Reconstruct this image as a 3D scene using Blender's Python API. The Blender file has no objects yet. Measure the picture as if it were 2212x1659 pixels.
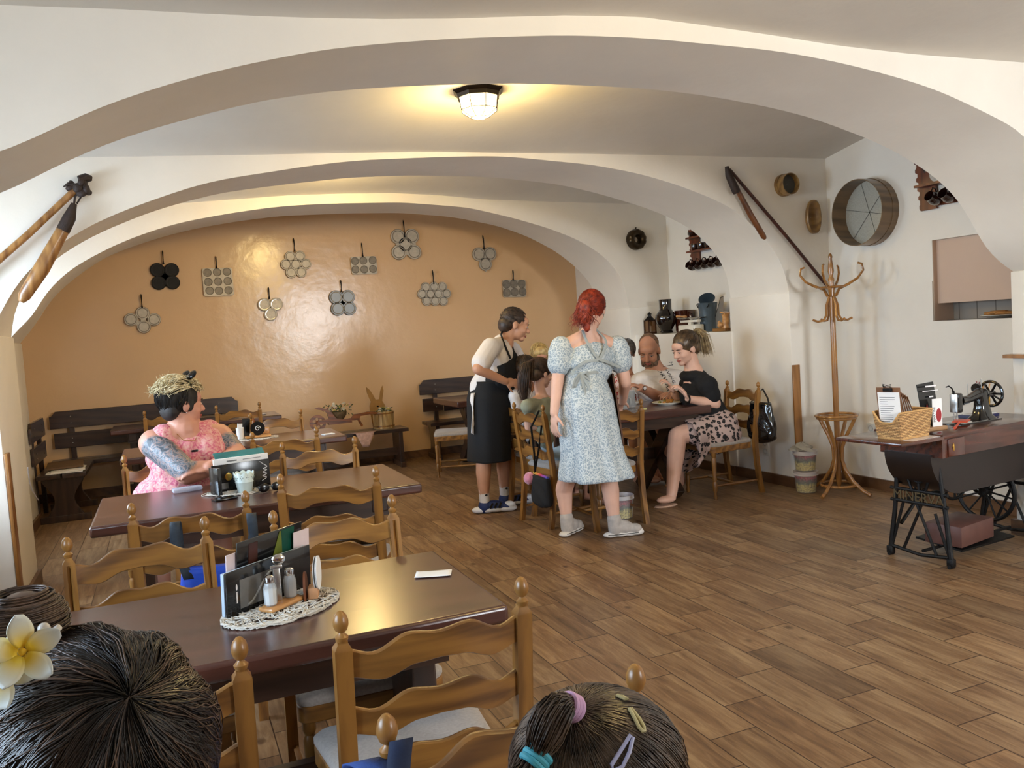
import bpy, bmesh, math, random
from mathutils import Vector as V, Matrix, Euler
random.seed(7)
C = bpy.context.scene.collection
R = math.radians
PI = math.pi
# ------------------------------------------------------------------ camera (lens and pose measured from the room's straight edges)
IW, IH, FPX, EYE = 2212.0, 1659.0, 1800.0, 1.5
_p, _r, _y = 0.06510073, -0.06436763, 0.39221077
_A = Matrix(((math.cos(_y), -math.sin(_y), 0), (math.sin(_y), math.cos(_y), 0), (0, 0, 1)))
_B = Matrix(((1, 0, 0), (0, 0, -1), (0, 1, 0)))
_Cm = Matrix(((1, 0, 0), (0, math.cos(_p), -math.sin(_p)), (0, math.sin(_p), math.cos(_p))))
_D = Matrix(((math.cos(_r), -math.sin(_r), 0), (math.sin(_r), math.cos(_r), 0), (0, 0, 1)))
CAMM = _D @ _Cm @ _B @ _A
def ray(x, y): return CAMM.transposed() @ V(((x - IW/2)/FPX, (y - IH/2)/FPX, 1.0))
def onz(x, y, z=0.0):
    d = ray(x, y); t = (z - EYE)/d.z; return V((d.x*t, d.y*t, z))
def ony(x, y, Y):
    d = ray(x, y); t = Y/d.y; return V((d.x*t, Y, EYE + d.z*t))
def onx(x, y, X):
    d = ray(x, y); t = X/d.x; return V((X, d.y*t, EYE + d.z*t))
cd = bpy.data.cameras.new('camera'); cam = bpy.data.objects.new('camera', cd); C.objects.link(cam)
rt, dn, fw = V(CAMM[0]), V(CAMM[1]), V(CAMM[2])
mw = Matrix.Identity(4)
for i in range(3):
    mw[i][0] = rt[i]; mw[i][1] = -dn[i]; mw[i][2] = -fw[i]
mw[2][3] = EYE
cam.matrix_world = mw
cd.sensor_width = 36; cd.sensor_fit = 'HORIZONTAL'; cd.lens = FPX/IW*36; cd.clip_start = .05
bpy.context.scene.camera = cam

# ------------------------------------------------------------------ materials
MC = {}
def S(h):
    """sRGB hex -> linear"""
    c = [int(h[i:i+2], 16)/255 for i in (0, 2, 4)]
    return tuple((x/12.92 if x <= .04045 else ((x+.055)/1.055)**2.4) for x in c) + (1,)
def newmat(name):
    m = bpy.data.materials.new(name); m.use_nodes = True
    nt = m.node_tree; b = nt.nodes['Principled BSDF']
    return m, nt, b
def N(nt, t, **kw):
    n = nt.nodes.new(t)
    for k, v in kw.items():
        if k[0] == '_': setattr(n, k[1:], v)
        else: n.inputs[k.replace('_', ' ')].default_value = v
    return n
def ramp(nt, fac, stops):
    r = nt.nodes.new('ShaderNodeValToRGB'); e = r.color_ramp.elements
    while len(e) < len(stops): e.new(.5)
    for i, (p, c) in enumerate(stops): e[i].position = p; e[i].color = c
    nt.links.new(fac, r.inputs[0]); return r
def plain(name, col, rough=.6, metal=0, var=.08, scale=8, bump=0, spec=.5, trans=0, alpha=1, emis=None, es=0, sheen=0, coat=0):
    if name in MC: return MC[name]
    m, nt, b = newmat(name); c = S(col) if isinstance(col, str) else col
    b.inputs['Roughness'].default_value = rough; b.inputs['Metallic'].default_value = metal
    b.inputs['Specular IOR Level'].default_value = spec
    b.inputs['Transmission Weight'].default_value = trans; b.inputs['Alpha'].default_value = alpha
    b.inputs['Sheen Weight'].default_value = sheen; b.inputs['Coat Weight'].default_value = coat
    if emis: b.inputs['Emission Color'].default_value = S(emis); b.inputs['Emission Strength'].default_value = es
    tc = N(nt, 'ShaderNodeTexCoord'); nz = N(nt, 'ShaderNodeTexNoise', Scale=scale, Detail=4.0)
    nt.links.new(tc.outputs['Object'], nz.inputs['Vector'])
    lo = tuple(max(0, x*(1-var)) for x in c[:3]) + (1,); hi = tuple(min(1, x*(1+var)) for x in c[:3]) + (1,)
    r = ramp(nt, nz.outputs['Fac'], [(.3, lo), (.7, hi)]); nt.links.new(r.outputs[0], b.inputs['Base Color'])
    if bump:
        bp = N(nt, 'ShaderNodeBump', Strength=bump, Distance=.01)
        n2 = N(nt, 'ShaderNodeTexNoise', Scale=scale*6, Detail=6.0); nt.links.new(tc.outputs['Object'], n2.inputs['Vector'])
        nt.links.new(n2.outputs['Fac'], bp.inputs['Height']); nt.links.new(bp.outputs[0], b.inputs['Normal'])
    MC[name] = m; return m
def wood(name, dark, light, axis=0, scale=1.0, rough=.35, coat=.25):
    if name in MC: return MC[name]
    m, nt, b = newmat(name)
    tc = N(nt, 'ShaderNodeTexCoord'); mp = N(nt, 'ShaderNodeMapping')
    s = [22*scale]*3; s[axis] = 1.6*scale
    mp.inputs['Scale'].default_value = s; nt.links.new(tc.outputs['Object'], mp.inputs['Vector'])
    nz = N(nt, 'ShaderNodeTexNoise', Scale=1.0, Detail=5.0, Distortion=.6, Roughness=.55); nt.links.new(mp.outputs[0], nz.inputs['Vector'])
    m2 = N(nt, 'ShaderNodeMapping'); s2 = [6*scale]*3; s2[axis] = .8*scale
    m2.inputs['Scale'].default_value = s2; nt.links.new(tc.outputs['Object'], m2.inputs['Vector'])
    wv = N(nt, 'ShaderNodeTexWave', _bands_direction='DIAGONAL', Scale=1.3, Distortion=6.0, Detail=3.0, Detail_Scale=1.5); nt.links.new(m2.outputs[0], wv.inputs['Vector'])
    mx = N(nt, 'ShaderNodeMath', _operation='MULTIPLY_ADD'); mx.inputs[1].default_value = .35
    nt.links.new(wv.outputs['Fac'], mx.inputs[0]); nt.links.new(nz.outputs['Fac'], mx.inputs[2])
    r = ramp(nt, mx.outputs[0], [(.35, S(dark)), (.85, S(light))]); nt.links.new(r.outputs[0], b.inputs['Base Color'])
    b.inputs['Roughness'].default_value = rough; b.inputs['Coat Weight'].default_value = coat; b.inputs['Coat Roughness'].default_value = .25
    bp = N(nt, 'ShaderNodeBump', Strength=.12, Distance=.004); nt.links.new(nz.outputs['Fac'], bp.inputs['Height']); nt.links.new(bp.outputs[0], b.inputs['Normal'])
    MC[name] = m; return m
def plaster(name, col, rough=.45, spec=.35, var=.05):
    m, nt, b = newmat(name); MC[name] = m
    tc = N(nt, 'ShaderNodeTexCoord'); n1 = N(nt, 'ShaderNodeTexNoise', Scale=1.3, Detail=6.0, Roughness=.6); nt.links.new(tc.outputs['Object'], n1.inputs['Vector'])
    c = S(col); lo = tuple(x*(1-var) for x in c[:3]) + (1,); hi = tuple(min(1, x*(1+var)) for x in c[:3]) + (1,)
    r = ramp(nt, n1.outputs['Fac'], [(.3, lo), (.7, hi)]); nt.links.new(r.outputs[0], b.inputs['Base Color'])
    n2 = N(nt, 'ShaderNodeTexNoise', Scale=4.0, Detail=8.0, Roughness=.55); nt.links.new(tc.outputs['Object'], n2.inputs['Vector'])
    bp = N(nt, 'ShaderNodeBump', Strength=.25, Distance=.02); nt.links.new(n2.outputs['Fac'], bp.inputs['Height']); nt.links.new(bp.outputs[0], b.inputs['Normal'])
    b.inputs['Roughness'].default_value = rough; b.inputs['Specular IOR Level'].default_value = spec
    return m
WALL = plaster('cream_wall_paint', 'eae3d8', .5, .25)
CEIL = plaster('ceiling_paint', 'e2dcd2', .7, .2)
OCHRE = plaster('ochre_wall_paint', 'dfb98e', .2, .5, .03)
M = dict(
    oak=wood('oak', '5f3d1c', '95672f', 0), oak_z=wood('oak_upright', '5f3d1c', '95672f', 2), oak_y=wood('oak_deep', '5a381a', '8c5f2b', 1),
    dark=wood('dark_oak', '261913', '3f2b21', 0, 1, .3, .4), dark_z=wood('dark_oak_upright', '221610', '3b281f', 2, 1, .3, .4), dark_y=wood('dark_oak_deep', '221610', '3b281f', 1, 1, .3, .4),
    top=wood('table_top_wood', '3a211b', '553229', 0, .7, .27, .5),
    seat=plain('seat_cloth', 'a39a92', .95, var=.12, scale=120, bump=.2, sheen=.3),
    beech=wood('beech', 'b37b44', 'cf9a5f', 0, 1.5), bent=wood('bentwood', '7d5022', 'a8743a', 2, 1, .25, .6),
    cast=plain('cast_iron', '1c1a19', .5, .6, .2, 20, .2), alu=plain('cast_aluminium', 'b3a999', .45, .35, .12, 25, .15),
    aludk=plain('cup_metal_shaded', '837a6d', .5, .35, .2, 30, .1), blk=plain('black_enamel', '0b0b0c', .2, 0, .05),  # aludk: pan hollows painted darker, recess shade put into the colour
    blackcloth=plain('black_cloth', '0d0d10', .9, 0, .2, 60, .15), white=plain('white_cloth', 'e6e2e2', .85, 0, .05, 30, .15),
    paper=plain('paper', 'eceae8', .7, 0, .02), steel=plain('steel', 'b5b3b0', .25, .9, .05), chrome=plain('chrome', 'd8d8d8', .12, 1, .02),
    brown=plain('brown_glaze', '2a130d', .12, 0, .15, 6, coat=.6), black_glaze=plain('black_glaze', '120c0b', .1, 0, .1, coat=.8),
    glass=plain('clear_glass', 'ffffff', .03, 0, 0, trans=1), plast=plain('clear_plastic', 'eeeeee', .15, 0, 0, trans=.0, alpha=.12),
    plastrim=plain('milky_plastic', 'e3dcdc', .3, 0, .03, alpha=.75), gold=plain('brass', 'c79a4a', .25, .9, .05),
    skinA=plain('skin_fair', 'd39a80', .5, 0, .06, 12), skinB=plain('skin_tan', 'c69274', .5, 0, .06, 12), skinC=plain('skin_pale', 'd9ab95', .5, 0, .06, 12),
    skinD=plain('skin_rosy', 'bf8a70', .5, 0, .08, 12), lip=plain('lip', 'a04f47', .4), eyew=plain('eye_white', 'd8d0cc', .2), eyed=plain('eye_dark', '1d1614', .15),
    navy=plain('navy_cloth', '16233f', .8, 0, .15, 60, .1), blue=plain('blue_nylon', '1d4fd0', .55, 0, .12, 14, .15),
)
# ------------------------------------------------------------------ mesh helpers
class BM:
    def __init__(s): s.b = bmesh.new()
    def _x(s, vs, mt): 
        if mt is not None: bmesh.ops.transform(s.b, matrix=mt, verts=vs)
    def box(s, c, d, rz=0, rot=None, bev=0, mt=None):
        g = bmesh.ops.create_cube(s.b, size=1); vs = g['verts']
        bmesh.ops.scale(s.b, vec=V(d), verts=vs)
        if bev:
            es = list({e for v in vs for e in v.link_edges})
            r = bmesh.ops.bevel(s.b, geom=es, offset=bev, segments=2, affect='EDGES', profile=.5)
            vs = list({v for f in r['faces'] for v in f.verts} | {v for v in vs if v.is_valid})
        m = Matrix.Translation(V(c)) @ (rot.to_matrix().to_4x4() if rot else Matrix.Rotation(rz, 4, 'Z'))
        s._x(vs, m); s._x(vs, mt); return s
    def tube(s, pts, rad, seg=10, closed=False, cap=True, flat=None):
        pts = [V(p) for p in pts]; n = len(pts)
        if not hasattr(rad, '__len__'): rad = [rad]*n
        rings = []; up = None
        for i, p in enumerate(pts):
            if closed: t = pts[(i+1) % n]-pts[i-1]
            else: t = pts[min(i+1, n-1)]-pts[max(i-1, 0)]
            if t.length < 1e-9: t = V((0, 0, 1))
            t.normalize()
            if up is None:
                up = V((0, 0, 1)) if abs(t.z) < .9 else V((1, 0, 0))
            a = (up - t*up.dot(t))
            if a.length < 1e-6: a = V((0, 1, 0)) - t*t.y
            a.normalize(); up = a; bb = t.cross(a)
            ring = []
            for k in range(seg):
                th = 2*PI*k/seg; r = rad[i]
                ca, sa = math.cos(th)*r, math.sin(th)*r
                if flat: ca *= flat[0]; sa *= flat[1]
                ring.append(s.b.verts.new(p + a*ca + bb*sa))
            rings.append(ring)
        m = n if closed else n-1
        for i in range(m):
            A, B2 = rings[i], rings[(i+1) % n]
            for k in range(seg):
                s.b.faces.new((A[k], A[(k+1) % seg], B2[(k+1) % seg], B2[k]))
        if cap and not closed:
            s.b.faces.new(rings[0][::-1]); s.b.faces.new(rings[-1])
        return s
    def cyl(s, a, b, r, r2=None, seg=16): return s.tube([a, b], [r, r if r2 is None else r2], seg)
    def lathe(s, prof, c=(0, 0, 0), seg=20, mt=None, cap=True):
        rings = []; T = Matrix.Translation(V(c)) @ (mt if mt is not None else Matrix.Identity(4))
        for r, z in prof: rings.append([s.b.verts.new(T @ V((r*math.cos(2*PI*k/seg), r*math.sin(2*PI*k/seg), z))) for k in range(seg)])
        for i in range(len(rings)-1):
            for k in range(seg): s.b.faces.new((rings[i][k], rings[i][(k+1) % seg], rings[i+1][(k+1) % seg], rings[i+1][k]))
        if cap:
            s.b.faces.new(rings[0][::-1]); s.b.faces.new(rings[-1])
        return s
    def prism(s, poly, d, mt=None, holes=None):
        """2D polygon in XZ, extruded along +Y by d"""
        f = [s.b.verts.new((x, 0, z)) for x, z in poly]; bk = [s.b.verts.new((x, d, z)) for x, z in poly]; n = len(poly)
        fs = []
        e1 = []
        if holes:
            loops = [(f, bk)]
            for h in holes: loops.append(([s.b.verts.new((x, 0, z)) for x, z in h], [s.b.verts.new((x, d, z)) for x, z in h]))
            for side in (0, 1):
                ed = []
                for L in loops:
                    q = L[side]
                    for i in range(len(q)): ed.append(s.b.edges.new((q[i], q[(i+1) % len(q)])))
                bmesh.ops.triangle_fill(s.b, edges=ed, use_beauty=True)
            vs = [v for L in loops for q in L for v in q]
            for L in loops:
                a, b = L
                for i in range(len(a)): s.b.faces.new((a[i], a[(i+1) % len(a)], b[(i+1) % len(a)], b[i]))
        else:
            s.b.faces.new(f); s.b.faces.new(bk[::-1])
            for i in range(n): s.b.faces.new((f[i], bk[i], bk[(i+1) % n], f[(i+1) % n]))
            vs = f + bk
        s._x(vs, mt); return s
    def ell(s, c, r, rot=None, seg=16, mt=None):
        if not hasattr(r, '__len__'): r = (r, r, r)
        m = Matrix.Translation(V(c)) @ (rot.to_matrix().to_4x4() if rot else Matrix.Identity(4)) @ Matrix.Diagonal((*r, 1))
        nv = max(8, seg*2//3); new = s.b.verts.new; top = new(m @ V((0, 0, 1))); bot = new(m @ V((0, 0, -1))); rg = []
        for i in range(1, nv):
            zz, rr = math.cos(PI*i/nv), math.sin(PI*i/nv); rg.append([new(m @ V((rr*math.cos(2*PI*k/seg), rr*math.sin(2*PI*k/seg), zz))) for k in range(seg)])
        fn = s.b.faces.new
        for k in range(seg):
            k2 = (k+1) % seg; fn((top, rg[0][k], rg[0][k2])); fn((bot, rg[-1][k2], rg[-1][k]))
            for i in range(len(rg)-1): fn((rg[i][k], rg[i+1][k], rg[i+1][k2], rg[i][k2]))
        s._x([top, bot]+[v for q in rg for v in q], mt); return s
    def grid(s, rows, close=False):
        vr = [[s.b.verts.new(p) for p in row] for row in rows]
        for i in range(len(vr)-1):
            w = len(vr[i])
            for k in range(w if close else w-1): s.b.faces.new((vr[i][k], vr[i][(k+1) % w], vr[i+1][(k+1) % w], vr[i+1][k]))
        return s
def ribbon(pts, w, ax=(1, 0, 0)):
    ax = V(ax)*w/2; return BM().grid([[V(p)-ax, V(p), V(p)+ax] for p in pts])
def lnk(name, data, parent=None, loc=None, rz=0):
    o = bpy.data.objects.new(name, data); C.objects.link(o)
    if parent: o.parent = parent
    if loc is not None: o.location = loc
    if rz: o.rotation_euler = (0, 0, rz)
    return o
def obj(name, b, m, parent=None, loc=None, rz=0, smooth=True, sub=0, ang=40, solid=0, mt=None):
    bm = b.b
    bmesh.ops.recalc_face_normals(bm, faces=bm.faces[:])
    me = bpy.data.meshes.new(name)
    if mt is not None: bmesh.ops.transform(bm, matrix=mt, verts=bm.verts[:])
    for f in bm.faces: f.smooth = smooth
    if smooth and ang:
        for e in bm.edges:
            if len(e.link_faces) == 2 and e.calc_face_angle(0) > R(ang): e.smooth = False
    bm.to_mesh(me); bm.free(); me.materials.append(m if not isinstance(m, str) else M[m])
    o = lnk(name, me, parent, loc, rz)
    if solid: q = o.modifiers.new('s', 'SOLIDIFY'); q.thickness = solid; q.offset = 0
    if sub: q = o.modifiers.new('u', 'SUBSURF'); q.levels = q.render_levels = sub
    return o
def tag(o, label, cat, group=None, kind=None):
    if label: o['label'] = label
    if cat: o['category'] = cat
    if group: o['group'] = group
    if kind: o['kind'] = kind
    return o
def thing(name, label, cat, loc=(0, 0, 0), rz=0, group=None):
    o = bpy.data.objects.new(name, None); C.objects.link(o); o.location = loc; o.rotation_euler = (0, 0, rz); o.empty_display_size = .1
    return tag(o, label, cat, group)
def dup(o, label, loc, rz=0, group=None):
    def cp(x, par):
        c = x.copy(); C.objects.link(c)
        if par: c.parent = par
        for k in [q for q in bpy.data.objects if q.parent == x and q != c]: cp(k, c)
        return c
    r = cp(o, None); r.location = loc; r.rotation_euler = (0, 0, rz); r['label'] = label
    if group: r['group'] = group
    return r
def st(o): o['kind'] = 'structure'; return o
def text(name, body, size, m, parent=None, mt=None, ext=.001, align='CENTER', loc=None):
    cu = bpy.data.curves.new(name, 'FONT'); cu.body = body; cu.size = size; cu.extrude = ext; cu.align_x = align; cu.align_y = 'CENTER'; cu.resolution_u = 2
    o = bpy.data.objects.new('tmp', cu); C.objects.link(o)
    me = bpy.data.meshes.new_from_object(o); bpy.data.objects.remove(o)
    if mt is not None: me.transform(mt)
    me.materials.append(m if not isinstance(m, str) else M[m])
    return lnk(name, me, parent, loc)
# ================================================================== THE ROOM
XL, XR, YB, YF = -1.45, 5.33, 9.95, -1.6
def resamp(pts, n):
    d = [0]
    for i in range(1, len(pts)): d.append(d[-1] + (pts[i]-pts[i-1]).length)
    out = []; j = 0
    for k in range(n):
        t = d[-1]*k/(n-1)
        while j < len(pts)-2 and d[j+1] < t: j += 1
        f = (t-d[j])/max(1e-9, d[j+1]-d[j]); out.append(pts[j].lerp(pts[j+1], min(1, max(0, f))))
    return out
def smooth_pts(p, it=2):
    for _ in range(it): p = [p[0]] + [(p[i-1]+p[i]*2+p[i+1])/4 for i in range(1, len(p)-1)] + [p[-1]]
    return p
ZS = 1.66
A1f = [(0,335),(110,280),(215,230),(320,195),(450,157),(575,130),(700,106),(850,92),(1000,82),(1206,76),(1306,78),(1406,83),(1506,93),(1656,107),(1756,123),(1856,145),(1956,172),(2031,197),(2106,232),(2176,267),(2212,287)]
A1b = [(0,425),(75,382),(150,345),(250,302),(350,272),(450,245),(550,220),(675,201),(800,190),(925,184),(1106,180),(1256,184),(1406,192),(1536,208),(1656,230),(1756,255),(1861,294),(1931,325),(2006,372),(2056,414),(2081,450),(2111,500),(2122,531),(2145,552),(2171,578),(2187,594)]
A2f = [(0,682),(14,648),(34,617),(59,585),(86,560),(145,515),(212,478),(282,449),(350,425),(418,402),(480,387),(580,372),(675,357),(775,346),(925,340),(1050,337),(1106,339),(1281,356),(1381,375),(1466,400),(1549,433),(1598,460),(1631,492),(1666,530),(1688,566),(1701,606),(1705,632)]
A2b = [(17,729),(19,700),(29,667),(43,640),(108,567),(140,545),(203,508),(260,484),(316,461),(380,441),(475,417),(600,400),(750,384),(875,379),(1050,382),(1106,387),(1206,398),(1281,415),(1354,436),(1403,452),(1436,465),(1490,492),(1530,528),(1555,560),(1571,593),(1582,639)]
A3f = [(17,730),(76,680),(84,655),(99,633),(127,603),(163,574),(203,553),(240,533),(283,515),(339,495),(396,479),(500,460),(600,446),(700,440),(869,437),(1011,448),(1106,470),(1185,493),(1249,518),(1280,537),(1300,550),(1327,577),(1346,606),(1358,636),(1362,660)]
A3b = [(41,733),(90,685),(97,664),(117,640),(158,603),(192,579),(226,556),(271,538),(339,515),(407,497),(500,480),(600,467),(750,461),(869,460),(980,469),(1075,488),(1138,510),(1201,543),(1249,581),(1274,610),(1285,629),(1296,655)]
def arch(name, pf, Yf, pb, Yb, X0, X1, extra=None):
    f = [ony(x, y, Yf) for x, y in pf]; b = [ony(x, y, Yb) for x, y in pb]
    f = [p for p in f if X0 < p.x < X1 and p.z > ZS]; b = [p for p in b if X0 < p.x < X1 and p.z > ZS]
    if extra:
        f = [V((x, Yf, z)) for x, z in extra[0]] + f + [V((x, Yf, z)) for x, z in extra[1]]
        b = [V((x, Yb, z)) for x, z in extra[0] if x < b[0].x] + b
    f = [V((X0, Yf, ZS))] + f + [V((X1, Yf, ZS))]; b = [V((X0, Yb, ZS))] + b + [V((X1, Yb, ZS))]
    n = 90
    f = smooth_pts(resamp(f, n), 3); b = smooth_pts(resamp(b, n), 3)
    B = BM()
    mid = [f[i].lerp(b[i], .5) for i in range(n)]
    B.grid([f, mid, b])
    T = 3.35
    for row in (f, b): B.grid([row, [V((p.x, p.y, T)) for p in row]])
    Y = (Yf, Yb)
    for yy in Y:
        for xa, xb in ((XL-.3, X0), (X1, XR+.5)):
            B.grid([[V((xa, yy, ZS)), V((xb, yy, ZS))], [V((xa, yy, T)), V((xb, yy, T))]])
    g = .012   # the dado below the impost stands a centimetre proud
    for xa, xb in ((XL-.3, X0+g), (X1-g, XR+.5)):
        B.box(((xa+xb)/2, (Yf+Yb)/2, ZS/2), (xb-xa, Yb-Yf+2*g, ZS), bev=.008)
    o = obj(name, B, WALL, ang=30); return st(o)
Y1F, Y1B, Y2F, Y2B, Y3F, Y3B = 3.05, 3.62, 5.59, 6.37, 8.05, 8.75
arch('wall_near_arch', A1f, Y1F, A1b, Y1B, -.95, 4.93, ([(-.9,1.8),(-.8,1.93),(-.62,2.1)], [(4.45,2.15),(4.65,1.98),(4.8,1.82)]))
arch('wall_middle_arch', A2f, Y2F, A2b, Y2B, -.92, 4.88)
arch('wall_far_arch', A3f, Y3F, A3b, Y3B, -1.2, 4.79)
# ceilings: shallow vaults whose edges follow the measured lines on the arch walls
def lerp_line(pts, x):
    if x <= pts[0][0]: return pts[0][1]
    for a, b in zip(pts, pts[1:]):
        if x <= b[0]: return a[1] + (b[1]-a[1])*(x-a[0])/(b[0]-a[0])
    return pts[-1][1]
def vault(name, ya, yb, ea, eb, rise):
    rows = []
    for j in range(21):
        t = j/20; row = []
        for i in range(61):
            x = XL-.2 + (XR+.5-XL+.2)*i/60
            z = lerp_line(ea, x)*(1-t) + lerp_line(eb, x)*t + rise*math.sin(PI*t)
            row.append(V((x, ya+(yb-ya)*t, z)))
        rows.append(row)
    return st(obj(name, BM().grid(rows), CEIL, ang=0))
e1 = [(p.x, p.z) for p in (ony(x, y, Y1F) for x, y in [(0,11),(240,19),(450,30),(650,38),(825,41),(975,40),(1106,36),(1231,33),(1381,36),(1531,56),(1681,78),(1806,98),(1981,118),(2212,135)])]
e2 = [(p.x, p.z) for p in (ony(x, y, Y2F) for x, y in [(160,340),(300,338),(500,335),(910,328),(1380,334),(1795,343)])]
e2 = [(-1.4, e2[0][1]-.06)] + e2
e3 = [(p.x, p.z) for p in (ony(x, y, Y3F) for x, y in [(395,439),(500,431),(625,422),(750,418),(850,417),(950,422),(1050,431),(1231,437),(1356,440)])]
e3 = [(-1.4, e3[0][1]-.08)] + e3
fl = lambda z: [(-2, z), (6, z)]
vault('ceiling', YF-.2, Y1F, fl(2.7), e1, .1)
vault('ceiling', Y1B, Y2F, [(x, z-.0) for x, z in e2], e2, .11)
vault('ceiling', Y2B, Y3F, fl(3.05), e3, .04)
vault('ceiling', Y3B, YB+.1, fl(3.1), fl(3.1), .05)
# floor: wood-look tiles 0.2 x 0.546 m, running away from the camera
m, nt, bs = newmat('wood_look_floor_tiles')
L = nt.links.new
tc = N(nt, 'ShaderNodeTexCoord'); sp = N(nt, 'ShaderNodeSeparateXYZ'); L(tc.outputs['Object'], sp.inputs[0])
def mth(op, a, b=None, c=None):
    n = nt.nodes.new('ShaderNodeMath'); n.operation = op
    for i, v in enumerate((a, b, c)):
        if v is None: continue
        if isinstance(v, (int, float)): n.inputs[i].default_value = v
        else: L(v, n.inputs[i])
    return n.outputs[0]
u = mth('DIVIDE', mth('SUBTRACT', sp.outputs[0], .068), .2006); ui = mth('FLOOR', u); uf = mth('FRACT', u)
v0 = mth('ADD', mth('DIVIDE', mth('SUBTRACT', sp.outputs[1], 1.886), .546), mth('MULTIPLY', mth('SUBTRACT', ui, 11), -.343)); vi = mth('FLOOR', v0); vf = mth('FRACT', v0)
cb = N(nt, 'ShaderNodeCombineXYZ'); L(ui, cb.inputs[0]); L(vi, cb.inputs[1])
wn = N(nt, 'ShaderNodeTexWhiteNoise', _noise_dimensions='3D'); L(cb.outputs[0], wn.inputs['Vector'])
cb2 = N(nt, 'ShaderNodeCombineXYZ'); L(mth('MULTIPLY', sp.outputs[0], 14), cb2.inputs[0]); L(mth('MULTIPLY', sp.outputs[1], 1.5), cb2.inputs[1]); L(mth('MULTIPLY', wn.outputs['Value'], 40), cb2.inputs[2])
nz = N(nt, 'ShaderNodeTexNoise', Scale=2.2, Detail=8.0, Roughness=.68, Distortion=.7); L(cb2.outputs[0], nz.inputs['Vector'])
cb3 = N(nt, 'ShaderNodeCombineXYZ'); L(mth('MULTIPLY', sp.outputs[0], 5), cb3.inputs[0]); L(mth('MULTIPLY', sp.outputs[1], 1.2), cb3.inputs[1]); L(mth('MULTIPLY', wn.outputs['Value'], 90), cb3.inputs[2])
nb = N(nt, 'ShaderNodeTexNoise', Scale=1.2, Detail=4.0); L(cb3.outputs[0], nb.inputs['Vector'])
base = ramp(nt, mth('ADD', mth('MULTIPLY', nz.outputs['Fac'], .75), mth('MULTIPLY', nb.outputs['Fac'], .45)), [(.36, S('4b3626')), (.56, S('775a3f')), (.8, S('a18563'))])
tint = ramp(nt, wn.outputs['Value'], [(0, (.72, .74, .77, 1)), (.15, (.9, .9, .9, 1)), (.6, (1, 1, 1, 1)), (1, (1.08, 1.02, .96, 1))])
mx = N(nt, 'ShaderNodeMix', _data_type='RGBA', _blend_type='MULTIPLY'); mx.inputs[0].default_value = 1; L(base.outputs[0], mx.inputs[6]); L(tint.outputs[0], mx.inputs[7])
# knots
vo = N(nt, 'ShaderNodeTexVoronoi', Scale=1.0, Randomness=1.0); cb4 = N(nt, 'ShaderNodeCombineXYZ'); L(mth('MULTIPLY', sp.outputs[0], 5.2), cb4.inputs[0]); L(mth('MULTIPLY', sp.outputs[1], 3.4), cb4.inputs[1]); L(cb4.outputs[0], vo.inputs['Vector'])
kn = ramp(nt, vo.outputs['Distance'], [(.05, (.45, .4, .37, 1)), (.12, (1, 1, 1, 1))])
mk = N(nt, 'ShaderNodeMix', _data_type='RGBA', _blend_type='MULTIPLY'); mk.inputs[0].default_value = 1; L(mx.outputs[2], mk.inputs[6]); L(kn.outputs[0], mk.inputs[7])
je = mth('MAXIMUM', mth('MAXIMUM', mth('LESS_THAN', uf, .012), mth('GREATER_THAN', uf, .988)), mth('MAXIMUM', mth('LESS_THAN', vf, .0045), mth('GREATER_THAN', vf, .9955)))
mj = N(nt, 'ShaderNodeMix', _data_type='RGBA'); L(je, mj.inputs[0]); L(mk.outputs[2], mj.inputs[6]); mj.inputs[7].default_value = S('3d291b')
L(mj.outputs[2], bs.inputs['Base Color']); bs.inputs['Roughness'].default_value = .42; bs.inputs['Specular IOR Level'].default_value = .45
bp = N(nt, 'ShaderNodeBump', Strength=.25, Distance=.004); L(mth('SUBTRACT', mth('MULTIPLY', nz.outputs['Fac'], .5), je), bp.inputs['Height']); L(bp.outputs[0], bs.inputs['Normal'])
FLOORM = m
st(obj('floor', BM().box(((XL+XR)/2+.1, (YF+YB)/2, -.05), (XR-XL+1.4, YB-YF+.6, .1)), FLOORM, smooth=False))
TILE = wood('skirting_tile', '4e3524', '6f4f35', 1, .6, .4, .1)
# outer walls, built as blocks around their openings
def wall_blocks(name, mat_, blocks, dado=True, bev=0):
    B = BM()
    for lo, hi in blocks: B.box([(a+b)/2 for a, b in zip(lo, hi)], [b-a for a, b in zip(lo, hi)])
    return st(obj(name, B, mat_, smooth=False))
wall_blocks('wall_back', OCHRE, [((XL-.3, YB, 0), (XR+.5, YB+.2, 3.1)), ((XL-.3, YB-.012, 0), (XR+.5, YB, 1.645))])
WB = [((.5, 2.3), (.85, 2.35)), ((4.0, 5.3), (.85, 2.3)), ((6.75, 7.8), (.9, 2.3))]
bl = []; y0 = YF-.2
for (ya, yb), (za, zb) in WB:
    bl.append(((XL-.35, y0, 0), (XL, ya, 3.1))); bl += [((XL-.35, ya, 0), (XL, yb, za)), ((XL-.35, ya, zb), (XL, yb, 3.1))]; y0 = yb
bl.append(((XL-.35, y0, 0), (XL, YB+.2, 3.1)))
wall_blocks('wall_left', WALL, bl)
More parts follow.
